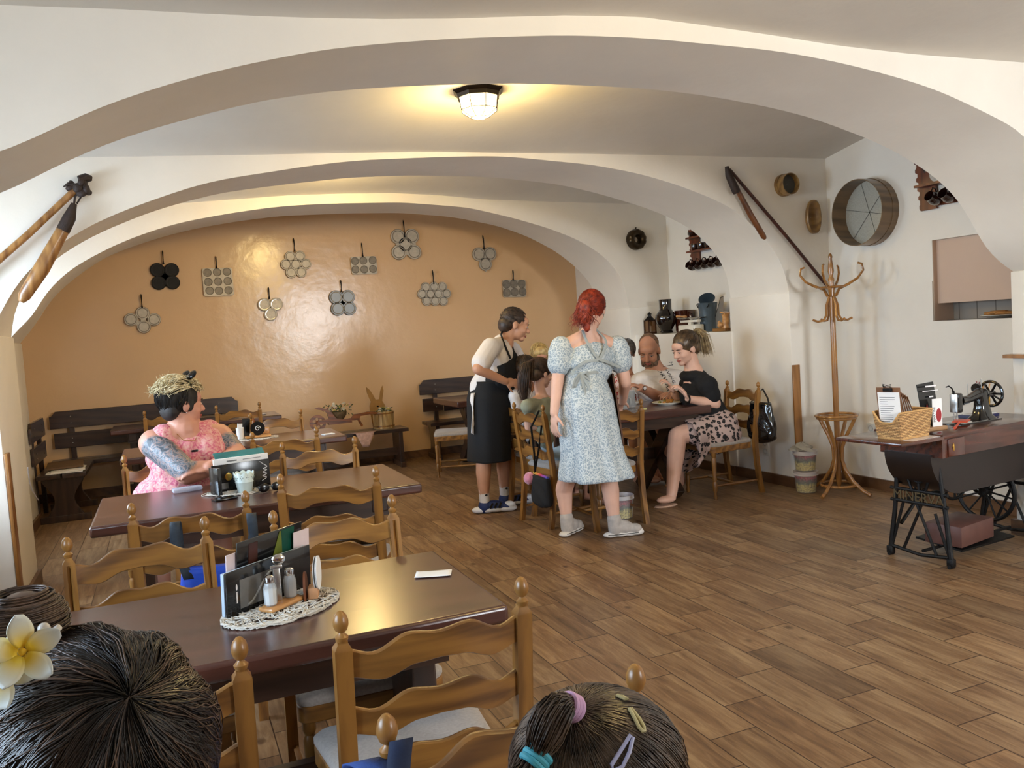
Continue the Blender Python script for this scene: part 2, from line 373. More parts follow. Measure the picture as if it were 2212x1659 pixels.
# right wall: bay 2 with kitchen hatch, bay 3 with the deep shelf niche
HZ = (1.36, 1.96); HY = (3.95, 4.55)
bl = [((XR, YF-.2, 0), (XR+.3, Y1F+.1, 3.1)), ((XR, HY[1], 0), (XR+.3, Y2F+.1, 3.1)), ((XR, Y1F, 0), (XR+.3, HY[0]-.05, 3.1)), ((XR, HY[0]-.05, 0), (XR+.3, HY[1], HZ[0])), ((XR, HY[0]-.05, HZ[1]), (XR+.3, HY[1], 3.1)),
      ((XR-.012, HY[1], 0), (XR, Y2F, ZS)), ((XR-.012, HY[0]-.06, 0), (XR, HY[1], HZ[0])),
      ((XR, Y2B-.1, 0), (XR+.3, Y3F+.1, 3.1)), ((4.85, Y2B-.02, 0), (XR, Y3F+.02, 1.352)), ((XR-.2, Y3B-.1, 0), (XR+.3, YB+.1, 3.1))]
wall_blocks('wall_right', WALL, bl)
# chimney-like kitchen hatch seen through the opening: plaster hood above a tiled wall and counter
HOOD = plaster('hood_plaster', 'c9ae9a', .4, .4)
wall_blocks('wall_kitchen', HOOD, [((XR+.04, 3.0, 1.49), (XR+.5, 5.6, 2.6)), ((XR+.004, 4.547, 1.3), (XR+.4, 4.6, 2.0))])
tm, nt2, tb = newmat('grey_wall_tiles')
tcc = N(nt2, 'ShaderNodeTexCoord'); br = N(nt2, 'ShaderNodeTexBrick', _offset=0.0, Scale=1.0, Mortar_Size=.004, Brick_Width=.15, Row_Height=.3, Color1=S('8d8378'), Color2=S('857b71'), Mortar=S('5c534b'))
mpp = N(nt2, 'ShaderNodeMapping'); mpp.inputs['Rotation'].default_value = (R(90), 0, R(90)); 
nt2.links.new(tcc.outputs['Object'], mpp.inputs['Vector']); sx = N(nt2, 'ShaderNodeSeparateXYZ'); cx = N(nt2, 'ShaderNodeCombineXYZ'); nt2.links.new(tcc.outputs['Object'], sx.inputs[0]); nt2.links.new(sx.outputs[1], cx.inputs[0]); nt2.links.new(sx.outputs[2], cx.inputs[1]); nt2.links.new(cx.outputs[0], br.inputs['Vector'])
nt2.links.new(br.outputs['Color'], tb.inputs['Base Color']); tb.inputs['Roughness'].default_value = .25
wall_blocks('wall_kitchen_tiles', tm, [((XR+.2, 3.0, .9), (XR+.5, 5.6, 1.49))])
st(obj('trim_1', BM().box((XR+.12, 4.22, 1.352), (.24, .68, .02)), plain('counter_stone', '7d7368', .3), smooth=False))
# front wall (behind the camera) with its window
bl = [((XL-.3, YF-.3, 0), (3.0, YF, 3.1)), ((3.0, YF-.3, 0), (4.3, YF, 1.2)), ((3.0, YF-.3, 2.6), (4.3, YF, 3.1)), ((4.3, YF-.3, 0), (XR+.3, YF, 3.1))]
wall_blocks('wall_front', WALL, bl)
FR = plain('window_frame_paint', 'f0eee8', .4)
def window(n, axis, a, b, za, zb, pos):
    """casement with a mullion and a transom; axis x = lies in a wall of constant X"""
    t = bpy.data.objects.new('window_%d' % n, None); C.objects.link(t); t['kind'] = 'structure'
    w = b-a; B = BM()
    def bar(c0, c1, z0, z1, d=.06):
        cc, ss = (c0+c1)/2, c1-c0
        if axis == 'x': B.box((pos, cc, (z0+z1)/2), (d, ss, z1-z0))
        else: B.box((cc, pos, (z0+z1)/2), (ss, d, z1-z0))
    for q in (a, b-.06, (a+b)/2-.04): bar(q, q+(.06 if q != (a+b)/2-.04 else .08), za, zb)
    zt = za+(zb-za)*.68
    for z in (za, zb-.06, zt): bar(a, b, z, z+.06)
    obj('window_frame', B, FR, t, smooth=False)
    G = BM(); G.box((pos, (a+b)/2, (za+zb)/2) if axis == 'x' else ((a+b)/2, pos, (za+zb)/2), (.006, w, zb-za) if axis == 'x' else (w, .006, zb-za))
    gm = M.get('pane')
    if not gm:
        gm, g, bb = newmat('window_glass'); nodes = g.nodes; nodes.remove(bb); tr = N(g, 'ShaderNodeBsdfTransparent'); gl = N(g, 'ShaderNodeBsdfGlossy', Roughness=.02); mxs = N(g, 'ShaderNodeMixShader'); mxs.inputs[0].default_value = .06
        g.links.new(tr.outputs[0], mxs.inputs[1]); g.links.new(gl.outputs[0], mxs.inputs[2]); g.links.new(mxs.outputs[0], nodes['Material Output'].inputs[0]); M['pane'] = gm
    obj('pane', G, gm, t, smooth=False)
    sl = BM()
    sl.box((pos+.14, (a+b)/2, za-.015) if axis == 'x' else ((a+b)/2, pos+.14, za-.015), (.34, w, .03) if axis == 'x' else (w, .34, .03)); obj('window_sill', sl, FR, t, smooth=False)
for i, ((ya, yb), (za, zb)) in enumerate(WB): window(i+1, 'x', ya, yb, za, zb, XL-.22)
window(4, 'y', 3.0, 4.3, 1.2, 2.6, YF-.2)
# skirting
def base(name, blocks):
    B = BM()
    for lo, hi in blocks: B.box([(a+b)/2 for a, b in zip(lo, hi)], [b-a for a, b in zip(lo, hi)])
    return st(obj(name, B, TILE, smooth=False))
k = .09; t = .022
base('baseboard_back', [((XL, YB-t-.012, 0), (XR-.2, YB-.01, k))])
base('baseboard_right', [((XR-t-.012, Y1B, 0), (XR, Y2F-.012, k)), ((4.85-t, Y2B, 0), (4.85+.01, Y3F, k)), ((4.88-t-.012, Y2F-t-.012, 0), (4.88, Y2B+t+.01, k)), ((4.79-t-.012, Y3F-t-.012, 0), (4.79, Y3B+t, k)), ((4.88-t, Y2F-t-.012, 0), (XR, Y2F, k)), ((4.93-t-.012, Y1F-t-.012, 0), (4.93, Y1B+t+.012, k)), ((XR-.2-t, Y3B, 0), (XR-.19, YB, k))])
base('baseboard_left', [((XL, YF, 0), (XL+t, YB, k)), ((-.92, Y2F-t-.012, 0), (-.92+t+.012, Y2B+t+.01, k)), ((-1.4, Y2F-t-.012, 0), (-.92+t, Y2F, k)), ((-1.2, Y3F-t-.012, 0), (-1.2+t+.012, Y3B+t, k)), ((-.95, Y1F-t-.012, 0), (-.95+t+.012, Y1B+t+.01, k))])
CORN = wood('corner_board', '7d5226', '9c6a35', 2, 1)
st(obj('trim_2', BM().box((4.9, Y2F-.022, .57), (.075, .016, .96), bev=.003), CORN))
st(obj('trim_3', BM().box((-.925+.03, Y2F+.02, .53), (.018, .1, .88), bev=.003), CORN))
# ------------------------------------------------------------------ light
sc = bpy.context.scene
w = bpy.data.worlds.new('world'); sc.world = w; w.use_nodes = True
sky = w.node_tree.nodes.new('ShaderNodeTexSky'); sky.sky_type = 'NISHITA'; sky.sun_disc = False; sky.sun_elevation = R(50); sky.altitude = 300
w.node_tree.links.new(sky.outputs[0], w.node_tree.nodes['Background'].inputs[0]); w.node_tree.nodes['Background'].inputs[1].default_value = .35
def area(name, loc, rot, sx, sy, e, col):
    l = bpy.data.lights.new(name, 'AREA'); l.shape = 'RECTANGLE'; l.size = sx; l.size_y = sy; l.energy = e; l.color = col
    o = bpy.data.objects.new(name, l); C.objects.link(o); o.location = loc; o.rotation_euler = rot; return o
DAY = (.62, .8, 1.0)
WE = [WE1, WE2, WE3] if 'WE1' in globals() else [170, 230, 230]
for ((ya, yb), (za, zb)), e in zip(WB, WE): area('daylight', (XL-.75, (ya+yb)/2, (za+zb)/2+.35), (0, R(-62), 0), zb-za+.1, yb-ya+.1, e, DAY)
area('daylight', (3.65, YF-.8, 2.2), (R(68), 0, 0), 1.4, 1.6, 430, (.9, .95, 1.0))
# lanterns on the ceiling: one in each bay
LAMPGLASS, nt3, bb = newmat('lamp_glass'); nt3.nodes['Principled BSDF'].inputs['Emission Color'].default_value = (1, .72, .3, 1)
bb.inputs['Emission Strength'].default_value = 14; bb.inputs['Base Color'].default_value = S('fff0c0'); bb.inputs['Roughness'].default_value = .3
def lantern(loc, label, e, first=None):
    if first: t = dup(first, label, loc)
    else:
        t = thing('ceiling_lamp', label, 'lamp', loc)
        obj('canopy', BM().lathe([(.15, 0), (.15, -.012), (.13, -.028), (.125, -.05)], seg=8), plain('lamp_black', '1d130c', .35, .4), t, ang=20)
        prof = [(.115, -.045), (.105, -.115), (.05, -.155), (.03, -.16)]
        obj('lamp_glass', BM().lathe(prof, seg=8), LAMPGLASS, t, ang=20)
        B = BM()
        for k in range(8):
            a = 2*PI*k/8; B.tube([(r*1.02*math.cos(a), r*1.02*math.sin(a), z) for r, z in prof], .0025, 6)
        for r, z in prof[1:3]: B.tube([(r*1.02*math.cos(2*PI*k/8), r*1.02*math.sin(2*PI*k/8), z) for k in range(8)], .0025, 6, closed=True)
        obj('lamp_cage', B, plain('lamp_black', '1d130c', .35, .4), t)
    l = bpy.data.lights.new('lamp_light', 'POINT'); l.energy = e; l.color = (1, .72, .28); l.shadow_soft_size = .05
    o = bpy.data.objects.new('lamp_light', l); C.objects.link(o); o.location = V(loc)+V((0, 0, -.215)); return t
LP = ony(1033, 203, 4.5)
l1 = lantern((LP.x, 4.5, 2.87), 'lit eight-sided glass ceiling lantern with black rim between the arches', 26)
lantern((1.45, 7.0, 3.03), 'lantern hidden above the middle arch, behind the visible one', 44, l1)
lantern((1.75, 1.6, 2.76), 'lantern above the front tables, in the near vault out of view', 20, l1)
vs = sc.view_settings; sc.display_settings.display_device = 'sRGB'; vs.view_transform = 'Standard'; vs.look = 'None'; vs.exposure = .12; vs.gamma = 1
# ================================================================== FURNITURE
def cosint(pts, u):
    u = abs(u); pts = sorted(pts)
    for a, b in zip(pts, pts[1:]):
        if u <= b[0]:
            t = (u-a[0])/(b[0]-a[0]); t = (1-math.cos(PI*t))/2
            return a[1] + (b[1]-a[1])*t
    return pts[-1][1]
def bevm(o, w=.004, s=2):
    q = o.modifiers.new('b', 'BEVEL'); q.width = w; q.segments = s; q.limit_method = 'ANGLE'; q.angle_limit = R(50); return o
def bar(B, pts, w, d, groove=None):
    rows = []
    for p in pts:
        x, y, z = p; ww = w(z) if callable(w) else w; dd = d(z) if callable(d) else d
        g = groove(z) if groove else 0
        r = [(-ww, -dd), (ww, -dd), (ww, dd)]
        r += [(.007, dd), (0, dd-g), (-.007, dd)] if groove else []
        r += [(-ww, dd)]
        rows.append([V((x+a, y+b, z)) for a, b in r])
    B.grid(rows, close=True)
    B.b.verts.ensure_lookup_table(); n = len(rows[0]); N0 = len(B.b.verts)
    B.b.faces.new(B.b.verts[N0-n:N0]); k = N0-n*len(rows); B.b.faces.new(list(B.b.verts[k:k+n])[::-1])
def slat_mesh(z0, y0, half=.2, bow=.028, th=.009):
    B = BM(); n = 33
    tp = [(1, .012), (.76, .0), (.34, .034), (0, .026)]; bt = [(1, -.052), (.66, -.064), (.25, -.04), (0, -.037)]
    F, K = [], []
    rows = []
    for i in range(n):
        u = -1+2*i/(n-1); x = u*half; y = y0 - bow*(1-u*u)
        a, b = z0+cosint(tp, u), z0+cosint(bt, u)
        sl = .11  # follow the lean of the posts
        ring = []
        for zz, s in ((a-.003, 1), (a, .45), (a, -.45), (a-.003, -1), (b+.003, -1), (b, -.45), (b, .45), (b+.003, 1)):
            ring.append(V((x, y + s*th - (zz-z0)*sl, zz)))
        rows.append(ring)
    B.grid(rows, close=True); B.b.faces.new([v for v in B.b.verts[:8]][::-1] if not B.b.verts.ensure_lookup_table() else []); B.b.verts.ensure_lookup_table(); B.b.faces.new(list(B.b.verts[-8:]))
    return B
GRP = 'ladderback dining chairs of the restaurant'
def make_chair(label, loc, rz, seatmat='seat'):
    t = thing('dining_chair', label, 'chair', loc, rz, GRP)
    def yb(z): return -.225 + .0*z if z < .44 else -.225 - (z-.44)*.125
    for s in (-1, 1):
        B = BM(); zs = [0, .1, .25, .4, .46, .6, .66, .68, .75, .82, .845, .85, .862, .868]
        def gw(z): return .0 if (z < .67 or z > .84) else .012
        bar(B, [(s*.208, yb(z) - (.05*(1-z/.44)**2 if z < .44 else 0), z) for z in zs], lambda z: .0185 if z < .862 else .011, lambda z: .0175 if z < .862 else .011, gw)
        yy = yb(.9)
        B.lathe([(.009, .866), (.0135, .872), (.0145, .878), (.008, .884), (.0065, .887), (.0125, .892), (.0165, .903), (.0165, .912), (.013, .924), (.006, .932), (.001, .934)], (s*.208, yy, 0), 14)
        obj('back_post', B, 'oak_z', t, ang=35)
    for z in (.832, .7, .57):
        obj('slat', slat_mesh(z, yb(z)+.002, .195), 'oak', t, ang=50)
    # seat frame and cushion: slightly wider at the front
    def outline(w0, w1, y0, y1, r=.04, n=5):
        P = []
        for cx, cy, a0 in ((w1-r, y1-r, 0), (-(w1-r), y1-r, 90), (-(w0-r), y0+r, 180), (w0-r, y0+r, 270)):
            for i in range(n+1):
                a = R(a0+90*i/n); P.append((cx+r*math.cos(a), cy+r*math.sin(a)))
        return P
    B = BM(); o1 = outline(.19, .225, -.215, .215)
    B.grid([[V((x, y, z)) for x, y in o1] for z in (.385, .435)], close=True); B.b.verts.ensure_lookup_table(); k = len(o1); B.b.faces.new(list(B.b.verts[:k])[::-1]); B.b.faces.new(list(B.b.verts[k:2*k]))
    bevm(obj('seat_frame', B, 'oak', t, ang=30), .004)
    B = BM(); rows = []
    for sc_, z in ((.97, .43), (1.0, .443), (1.0, .455), (.95, .466), (.8, .472), (.4, .475)): rows.append([V((x*sc_, y*sc_, z)) for x, y in o1])
    B.grid(rows, close=True); B.b.verts.ensure_lookup_table(); B.b.faces.new(list(B.b.verts[-k:]))
    obj('seat', B, seatmat, t, ang=0)
    for s in (-1, 1):
        B = BM().lathe([(.014, 0), (.016, .02), (.0125, .05), (.02, .075), (.02, .14), (.015, .15), (.021, .17), (.016, .19), (.019, .27), (.021, .33), (.015, .345), (.021, .36), (.021, .395)], (s*.195, .19, 0), 12)
        obj('front_leg', B, 'oak_z', t)
    for s in (-1, 1): obj('stretcher', BM().tube([(s*.2, -.25, .11), (s*.197, -.02, .11), (s*.195, .19, .11)], [.009, .013, .009], 8), 'oak_y', t)
    obj('stretcher', BM().tube([(-.2, -.02, .11), (0, -.02, .11), (.2, -.02, .11)], [.009, .013, .009], 8), 'oak', t)
    return t
def chair_at(fm, deg, label, first=None, **k):
    """fm = midpoint between the two finial tips in the world (x, y)"""
    a = R(deg); dx, dy = -math.sin(a)*-.282, math.cos(a)*-.282
    loc = (fm[0]-dx, fm[1]-dy, 0)
    if first: return dup(first, label, loc, a)
    return make_chair(label, loc, a)
ch = chair_at((.503, 1.742), 0, 'light oak ladderback chair with its back to us, beside the front table corner')
chB = chair_at((-.12, 1.70), 0, 'ladderback chair at the front table, between the dark-haired head and the middle chair', ch)
chC = chair_at((-.128, 2.99), 180+5, 'ladderback chair facing us behind the front table, left of the menu holder', ch)
chD = chair_at((.506, 2.94), 180-1, 'ladderback chair facing us behind the front table, just right of the menu holder', ch)
chE = chair_at((.042, 3.457), -7, 'ladderback chair with the blue backpack hanging on it', ch)
chF = chair_at((.624, 3.70), -17, 'ladderback chair drawn up to the second table right of the backpack chair', ch)
chG = chair_at((.79, 4.93), 180-12, 'empty ladderback chair on the far side of the second table', ch)
chP = chair_at((-.05, 5.18), 180, 'ladderback chair the woman in pink sits on', ch)
chH = chair_at((.697, 5.715), -13, 'dark ladderback chair at the third table, back towards the second table', ch)
chI = chair_at((.175, 5.74), -5, 'ladderback chair at the third table, half hidden by the pink top', ch)
chT = chair_at((.84, 7.38), 180-6, 'ladderback chair on the far side of the third table near the flower bench', ch)
chU = chair_at((.645, 8.85), -3, 'ladderback chair at the small rear table, with the tall finial left of the barrow', ch)
chV = chair_at((-.02, 9.0), 0, 'ladderback chair at the rear table behind the blonde streaked hair', ch)
chW = chair_at((3.06, 8.35), 70, 'ladderback chair with pale seat behind the waiter, beside the trestle table', ch)
def chair_o(x, y, deg, label): return dup(ch, label, (x, y, 0), R(deg))
chX = chair_o(4.27, 5.84, 90, 'ladderback chair of the woman in leopard skirt, black handbag on it')
chJ = chair_o(2.79, 5.82, -82, 'ladderback chair the ponytailed girl sits on, pompom bag hanging below')
chK = chair_o(2.88, 6.29, -85, 'ladderback chair beside the ponytail girl, nearest the waiter')
chR = chair_o(2.99, 5.56, 0, 'ladderback chair at the near side of the family table, behind the waitress')
chZ = chair_at((.47, 1.20), 180-5, 'reddish ladderback chair in the foreground that the child with hair clips sits on', ch)
# ------------------------------------------------------------------ tables
def table_top(t, w, d, h, th=.05, m='top', bev=.02):
    B = BM().box((0, 0, h-th/2), (w, d, th)); o = obj('tabletop', B, m, t, ang=50); bevm(o, bev*.6, 3); return o
def slab_table(label, x0, x1, y0, y1, h=.77, rz=0):
    w, d = x1-x0, y1-y0
    t = thing('dining_table', label, 'table', ((x0+x1)/2, (y0+y1)/2, 0), rz, 'dark wooden dining tables')
    table_top(t, w, d, h)
    for s in (-1, 1): obj('apron', BM().box((0, s*(d/2-.1), h-.1), (w-.3, .03, .1)), 'dark', t, smooth=False)
    for s in (-1, 1):
        B = BM().box((s*(w/2-.2), 0, .38), (.07, d*.5, .68)).box((s*(w/2-.2), 0, .04), (.08, d*.8, .08)).box((s*(w/2-.2), 0, h-.09), (.08, d*.8, .08))
        bevm(obj('trestle_leg', B, 'dark_z', t, ang=40), .006)
    bevm(obj('stretcher', BM().box((0, 0, .26), (w-.4, .04, .12)), 'dark', t, smooth=False), .004)
    return t
def x_table(label, x0, x1, y0, y1, h=.77, ends=(1, 1), rz=0):
    w, d = x1-x0, y1-y0
    t = thing('trestle_table', label, 'table', ((x0+x1)/2, (y0+y1)/2, 0), rz, 'dark wooden dining tables')
    table_top(t, w, d, h, .07)
    for s in (-1, 1): obj('apron', BM().box((0, s*(d/2-.07), h-.11), (w-.2, .03, .1)), 'dark', t, smooth=False)
    for k, s in enumerate((-1, 1)):
        B = BM(); x = s*(w/2-.3); a = d/2-.05
        for sg in (-1, 1):
            ln = math.hypot(2*a-.1, h-.07); an = math.atan2(h-.07, 2*a-.1)*sg
            B.box((x+sg*.012, 0, (h-.07)/2), (.07, ln-.06, .115), rot=Euler((an, 0, 0)))
        B.box((x, 0, h-.1), (.09, d-.15, .06))
        # cut the feet level
        bmesh.ops.bisect_plane(B.b, geom=B.b.verts[:]+B.b.edges[:]+B.b.faces[:], plane_co=(0, 0, .0), plane_no=(0, 0, -1), clear_outer=True)
        bevm(obj('crossed_legs', B, 'dark_y', t, ang=40), .005)
    bevm(obj('stretcher', BM().box((0, 0, .36), (w-.5, .05, .1)), 'dark', t, smooth=False), .004)
    return t
slab_table('dark table in the front with menu holder on a woven mat', -.46, .79, 2.03, 2.70)
slab_table('second dark table, with the white lace pot and menu rack', -.36, 1.125, 3.97, 4.76)
slab_table('third dark table, where the wooden condiment tray stands', -.35, 1.25, 6.42, 7.1)
slab_table('small dark table at the rear wall in front of the long bench back', -.56, 1.1, 9.12, 9.72, .755)
x_table('large dark trestle table where the family eats', 2.98, 4.17, 5.76, 6.56)
x_table('dark crossed-leg table in the back corner, left of the waiter', 2.84, 4.0, 8.42, 9.3, .77)
# ------------------------------------------------------------------ benches
def side_panel(B, x, y0, y1, h, th=.045, waist=.06):
    n = 12; P = []
    for i in range(n+1):
        v = i/n; P.append((y0 + waist*math.sin(PI*v)**1.5, v*h))
    for i in range(n, -1, -1):
        v = i/n; P.append((y1 - waist*math.sin(PI*v)**1.5, v*h))
    B.prism([(a, b) for a, b in P], th, mt=Matrix.Translation((x+th/2, 0, 0)) @ Matrix.Rotation(R(90), 4, 'Z'))
def bench(label, loc, rz, L, back=True, h=.45, d=.38, notch=True, wst=.06, zb=.95):
    t = thing('bench', label, 'bench', loc, rz)
    for i in (0, 1): bevm(obj('seat_plank', BM().box((0, -d/4+i*d/2, h-.02), (L, d/2-.015, .04)), 'dark', t, smooth=False), .004)
    for s in (-1, 1):
        B = BM()
        side_panel(B, s*(L/2-.09), -d/2+.03, d/2-.03, h-.04, waist=wst)
        B.box((s*(L/2-.09), 0, .03), (.06, d, .06))
        bevm(obj('end_panel', B, 'dark_z', t, ang=40), .003)
        if back: bevm(obj('back_post', BM().box((s*(L/2-.2), d/2+.03, h/2+.2), (.05, .04, h+.42)), 'dark_z', t, smooth=False), .003)
    if back:
        c = .06
        for z0, z1, tri in ((zb-.18, zb, True), (zb-.39, zb-.23, False)):
            if tri: P = [(-L/2, z0), (L/2, z0), (L/2, z1-.05), (L/2-.02, z1-.045), (L/2-c, z1), (-L/2+(c if notch else 0), z1), (-L/2+(.02 if notch else 0), z1-(.045 if notch else 0)), (-L/2, z1-(.05 if notch else 0))]
            else: P = [(-L/2+.03, z0), (L/2-.03, z0), (L/2-.03, z1), (-L/2+.03, z1)]
            Q = [P[0]]
            for p in P[1:]:
                if abs(p[0]-Q[-1][0])+abs(p[1]-Q[-1][1]) > 1e-6: Q.append(p)
            if abs(Q[0][0]-Q[-1][0])+abs(Q[0][1]-Q[-1][1]) < 1e-6: Q.pop()
            B = BM().prism(Q, .025, mt=Matrix.Translation((0, d/2-.015+.01, 0)))
            o = bevm(obj('back_plank', B, 'dark', t, ang=30), .003)
            S_ = BM()
            for sx in (-1, 1):
                for zz in (z0+.05, z1-.06): S_.ell((sx*(L/2-.2), d/2-.008, zz), (.006, .003, .006), seg=8)
            obj('screw', S_, 'steel', o)
    else:
        bevm(obj('stretcher', BM().box((0, 0, .17), (L-.2, .03, .09)), 'dark', t, smooth=False), .003)
    return t
bench('long dark bench along the ochre wall with two wide back planks', (-.22, 9.66, 0), 0, 1.88)
bench('dark corner bench at the left end with papers lying on its seat', (-.955, 9.01, 0), R(90), .92, zb=.93, wst=.1, d=.42)
bench('dark bench against the rear wall behind the crossed-leg table', (3.62, 9.66, 0), 0, 1.55)
bench('low dark bench without back holding the wheelbarrow planter', (1.72, 9.5, 0), 0, 1.62, back=False, wst=.0)
st_ = BM().box((0, 0, .006), (.3, .42, .008)).box((.01, .02, .014), (.28, .4, .006), rz=.1)
tag(obj('paper_stack', st_, 'paper', None, (-.93, 8.77, .453), smooth=False), 'loose white papers lying on the corner bench seat', 'paper')
tag(obj('cardboard_sheet', BM().box((0, 0, .01), (.31, .5, .018)), plain('cardboard', '6e563e', .8), None, (-.96, 8.99, .475), .08, smooth=False), 'brown cardboard folder on the corner bench papers', 'folder')
# white cable hanging behind the left pillar
tag(obj('cable', BM().tube([onx(x, y, -.98) for x, y in [(60, 1010), (64, 1040), (70, 1060), (83, 1080)]], .004, 8), 'plastrim', None), 'thin white cable hanging behind the left pillar', 'cable')
# ------------------------------------------------------------------ coat rack
cx_, cy_ = 4.97, 5.2
t = thing('coat_rack', 'bentwood coat rack with curled hooks standing by the right wall', 'coat rack', (cx_, cy_, 0), R(12))
obj('pole', BM().lathe([(.014, .06), (.022, .1), (.022, .62), (.024, .95), (.022, 1.2), (.021, 1.5), (.019, 1.72), (.024, 1.725), (.024, 1.74), (.015, 1.76), (.024, 1.8), (.02, 1.85), (.012, 1.9), (.017, 1.915), (.012, 1.935), (.002, 1.945)], seg=18), 'bent', t)
for k in range(4):
    a = R(90*k+20); c, s_ = math.cos(a), math.sin(a)
    pr = [(.03, 1.6), (.06, 1.66), (.13, 1.69), (.2, 1.73), (.245, 1.79), (.235, 1.84), (.205, 1.85)]
    o = obj('hook', BM().tube([(r*c, r*s_, z) for r, z in smooth_pts([V((*p, 0)) for p in pr], 0) and pr], [.012, .012, .011, .01, .009, .0085, .008], 8), 'bent', t)
    pr = [(.022, 1.6), (.05, 1.53), (.055, 1.45), (.08, 1.41), (.13, 1.405), (.17, 1.42)]
    a2 = a+R(45); obj('hook', BM().tube([(r*math.cos(a2), r*math.sin(a2), z) for r, z in pr], .0095, 8), 'bent', t)
obj('ring', BM().tube([(.1*math.cos(2*PI*k/24), .1*math.sin(2*PI*k/24), 1.675) for k in range(24)], .008, 8, closed=True), 'bent', t)
for k in range(4):
    a = R(90*k+5); c, s_ = math.cos(a), math.sin(a)
    pr = [(.155, .62), (.13, .57), (.075, .47), (.04, .38), (.035, .28), (.06, .2), (.13, .1), (.2, .045), (.265, .012)]
    obj('leg', BM().tube([(r*c, r*s_, z) for r, z in pr], .0145, 10), 'bent', t)
obj('umbrella_ring', BM().tube([(.16*math.cos(2*PI*k/28), .16*math.sin(2*PI*k/28), .64) for k in range(28)], .011, 8, closed=True).tube([(.15*math.cos(2*PI*k/28), .15*math.sin(2*PI*k/28), .62) for k in range(28)], .009, 8, closed=True), 'bent', t)
obj('foot_ring', BM().tube([(.14*math.cos(2*PI*k/28), .14*math.sin(2*PI*k/28), .075) for k in range(28)], .011, 8, closed=True), 'bent', t)
# ================================================================== THINGS ON THE WALLS
PY = YB-.012
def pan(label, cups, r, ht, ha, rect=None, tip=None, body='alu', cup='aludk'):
    Y = PY-.03
    c = [ony(x, y, Y) for x, y in cups]; s = (ony(cups[0][0]+10, cups[0][1], Y)-c[0]).length/10; r = r*s
    o = sum(c, V())/len(c); t = thing('poffertjes_pan', label, 'pan', (o.x, PY, o.z), 0, 'cast pans with round hollows on the ochre wall')
    q = [p-o for p in c]; B = BM(); rot = Matrix.Rotation(R(90), 4, 'X')
    if rect:
        P = [ony(x, y, Y)-o for x, y in rect]; P2 = []
        for i in range(4):
            a, b, d = P[i-1], P[i], P[(i+1) % 4]
            P2 += [b+(a-b).normalized()*.02, b+(a-b).normalized()*.006+(d-b).normalized()*.006, b+(d-b).normalized()*.02]
        B.prism([(p.x, p.z) for p in P2], .022, mt=Matrix.Translation((0, -.028, 0)))
    else:
        for p in q: B.lathe([(r*1.22, 0), (r*1.26, .006), (r*1.24, .026), (r*1.17, .03)], (p.x, -.002, p.z), 24, rot)
        for i, p in enumerate(q):
            for p2 in q[i+1:]:
                if (p-p2).length < r*3.4:
                    md = (p+p2)/2; d = (p2-p); an = math.atan2(d.z, d.x)
                    B.box((md.x, -.014, md.z), (d.length*.72, .024, r*.95), rot=Euler((0, -an, 0)))
        if tip:
            tp = ony(*tip, Y)-o; B.prism([(q[-1].x-r*1.0, q[-1].z-r*.5), (q[-1].x+r*1.0, q[-1].z-r*.5), (tp.x, tp.z)], .022, mt=Matrix.Translation((0, -.026, 0)))
    obj('pan_body', B, body, t, ang=25)
    for p in q:
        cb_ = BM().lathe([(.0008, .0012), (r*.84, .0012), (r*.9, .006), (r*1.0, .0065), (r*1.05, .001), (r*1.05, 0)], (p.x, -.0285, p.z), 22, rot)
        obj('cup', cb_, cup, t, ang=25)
    a, b = ony(*ha, Y)-o, ony(*ht, Y)-o
    n = 9; pts = [a.lerp(b, i/(n-1)) + V((0, 0, 0)) for i in range(n)]
    for i, p in enumerate(pts): p.y = -.022-.012*math.sin(PI*i/(n-1))
    obj('handle', BM().tube(pts, [.026, .015, .011, .011, .012, .014, .016, .016, .006], 8, flat=(.45, 1)), 'cast', t)
    return t
pan('pale pan with four hollows in a diamond, lowest on the left', [(308,676),(283,690),(333,690),(311,706)], 12, (304.5,635), (307,664), tip=(313,720), body='alu')
pan('black pan of four round hollows, the only black one', [(340,583),(371,583),(343,611),(373,610)], 13, (351,541), (353,570), body='cast', cup=plain('cup_black', '2c2a28', .5, .6))
pan('square pan with nine hollows', [(448,589),(469,588),(490,587),(450,609),(471,608),(492,607),(453,628),(473,628),(494,627)], 9, (466,553), (468,579), rect=[(436,580),(501,578),(506,638),(441,640)])
pan('small pan of three hollows left of centre, shiny inside', [(571,658),(597,657),(585,679)], 11.5, (580,620), (582,645), cup=plain('cup_shiny', 'c9c4bb', .15, .9, .4, 30))
pan('flower-shaped pan with seven hollows', [(627,554),(648,553),(618,571),(639,571),(661,570),(629,589),(651,588)], 9.5, (634,514), (637,543))
pan('bluish pan with four hollows near the window reflection', [(726,642),(752,641),(730,667),(755,666)], 12, (736,605), (738,630), body=plain('pan_blue_grey', '7f8285', .42, .6), cup='aludk')
pan('rectangular pan of six hollows in the upper middle', [(767,564),(785,563),(805,562),(768,582),(787,582),(806,581)], 8.2, (781,524), (784,554), rect=[(757,555),(812,553),(816,591),(761,593)])
pan('topmost pan, five hollows in an X shape', [(860,511),(890,510),(862,545),(895,544),(876,528)], 12.5, (871,475), (874,512))
pan('wide pan with ten hollows in three rows', [(920,620),(938,619),(956,619),(912,635),(930,635),(947,635),(965,634),(922,650),(940,650),(958,650)], 8, (934,583), (937,613))
pan('heart-shaped pan with three hollows on the right', [(1035,549),(1059,548),(1049,570)], 11, (1043,508), (1046,538), tip=(1050,587))
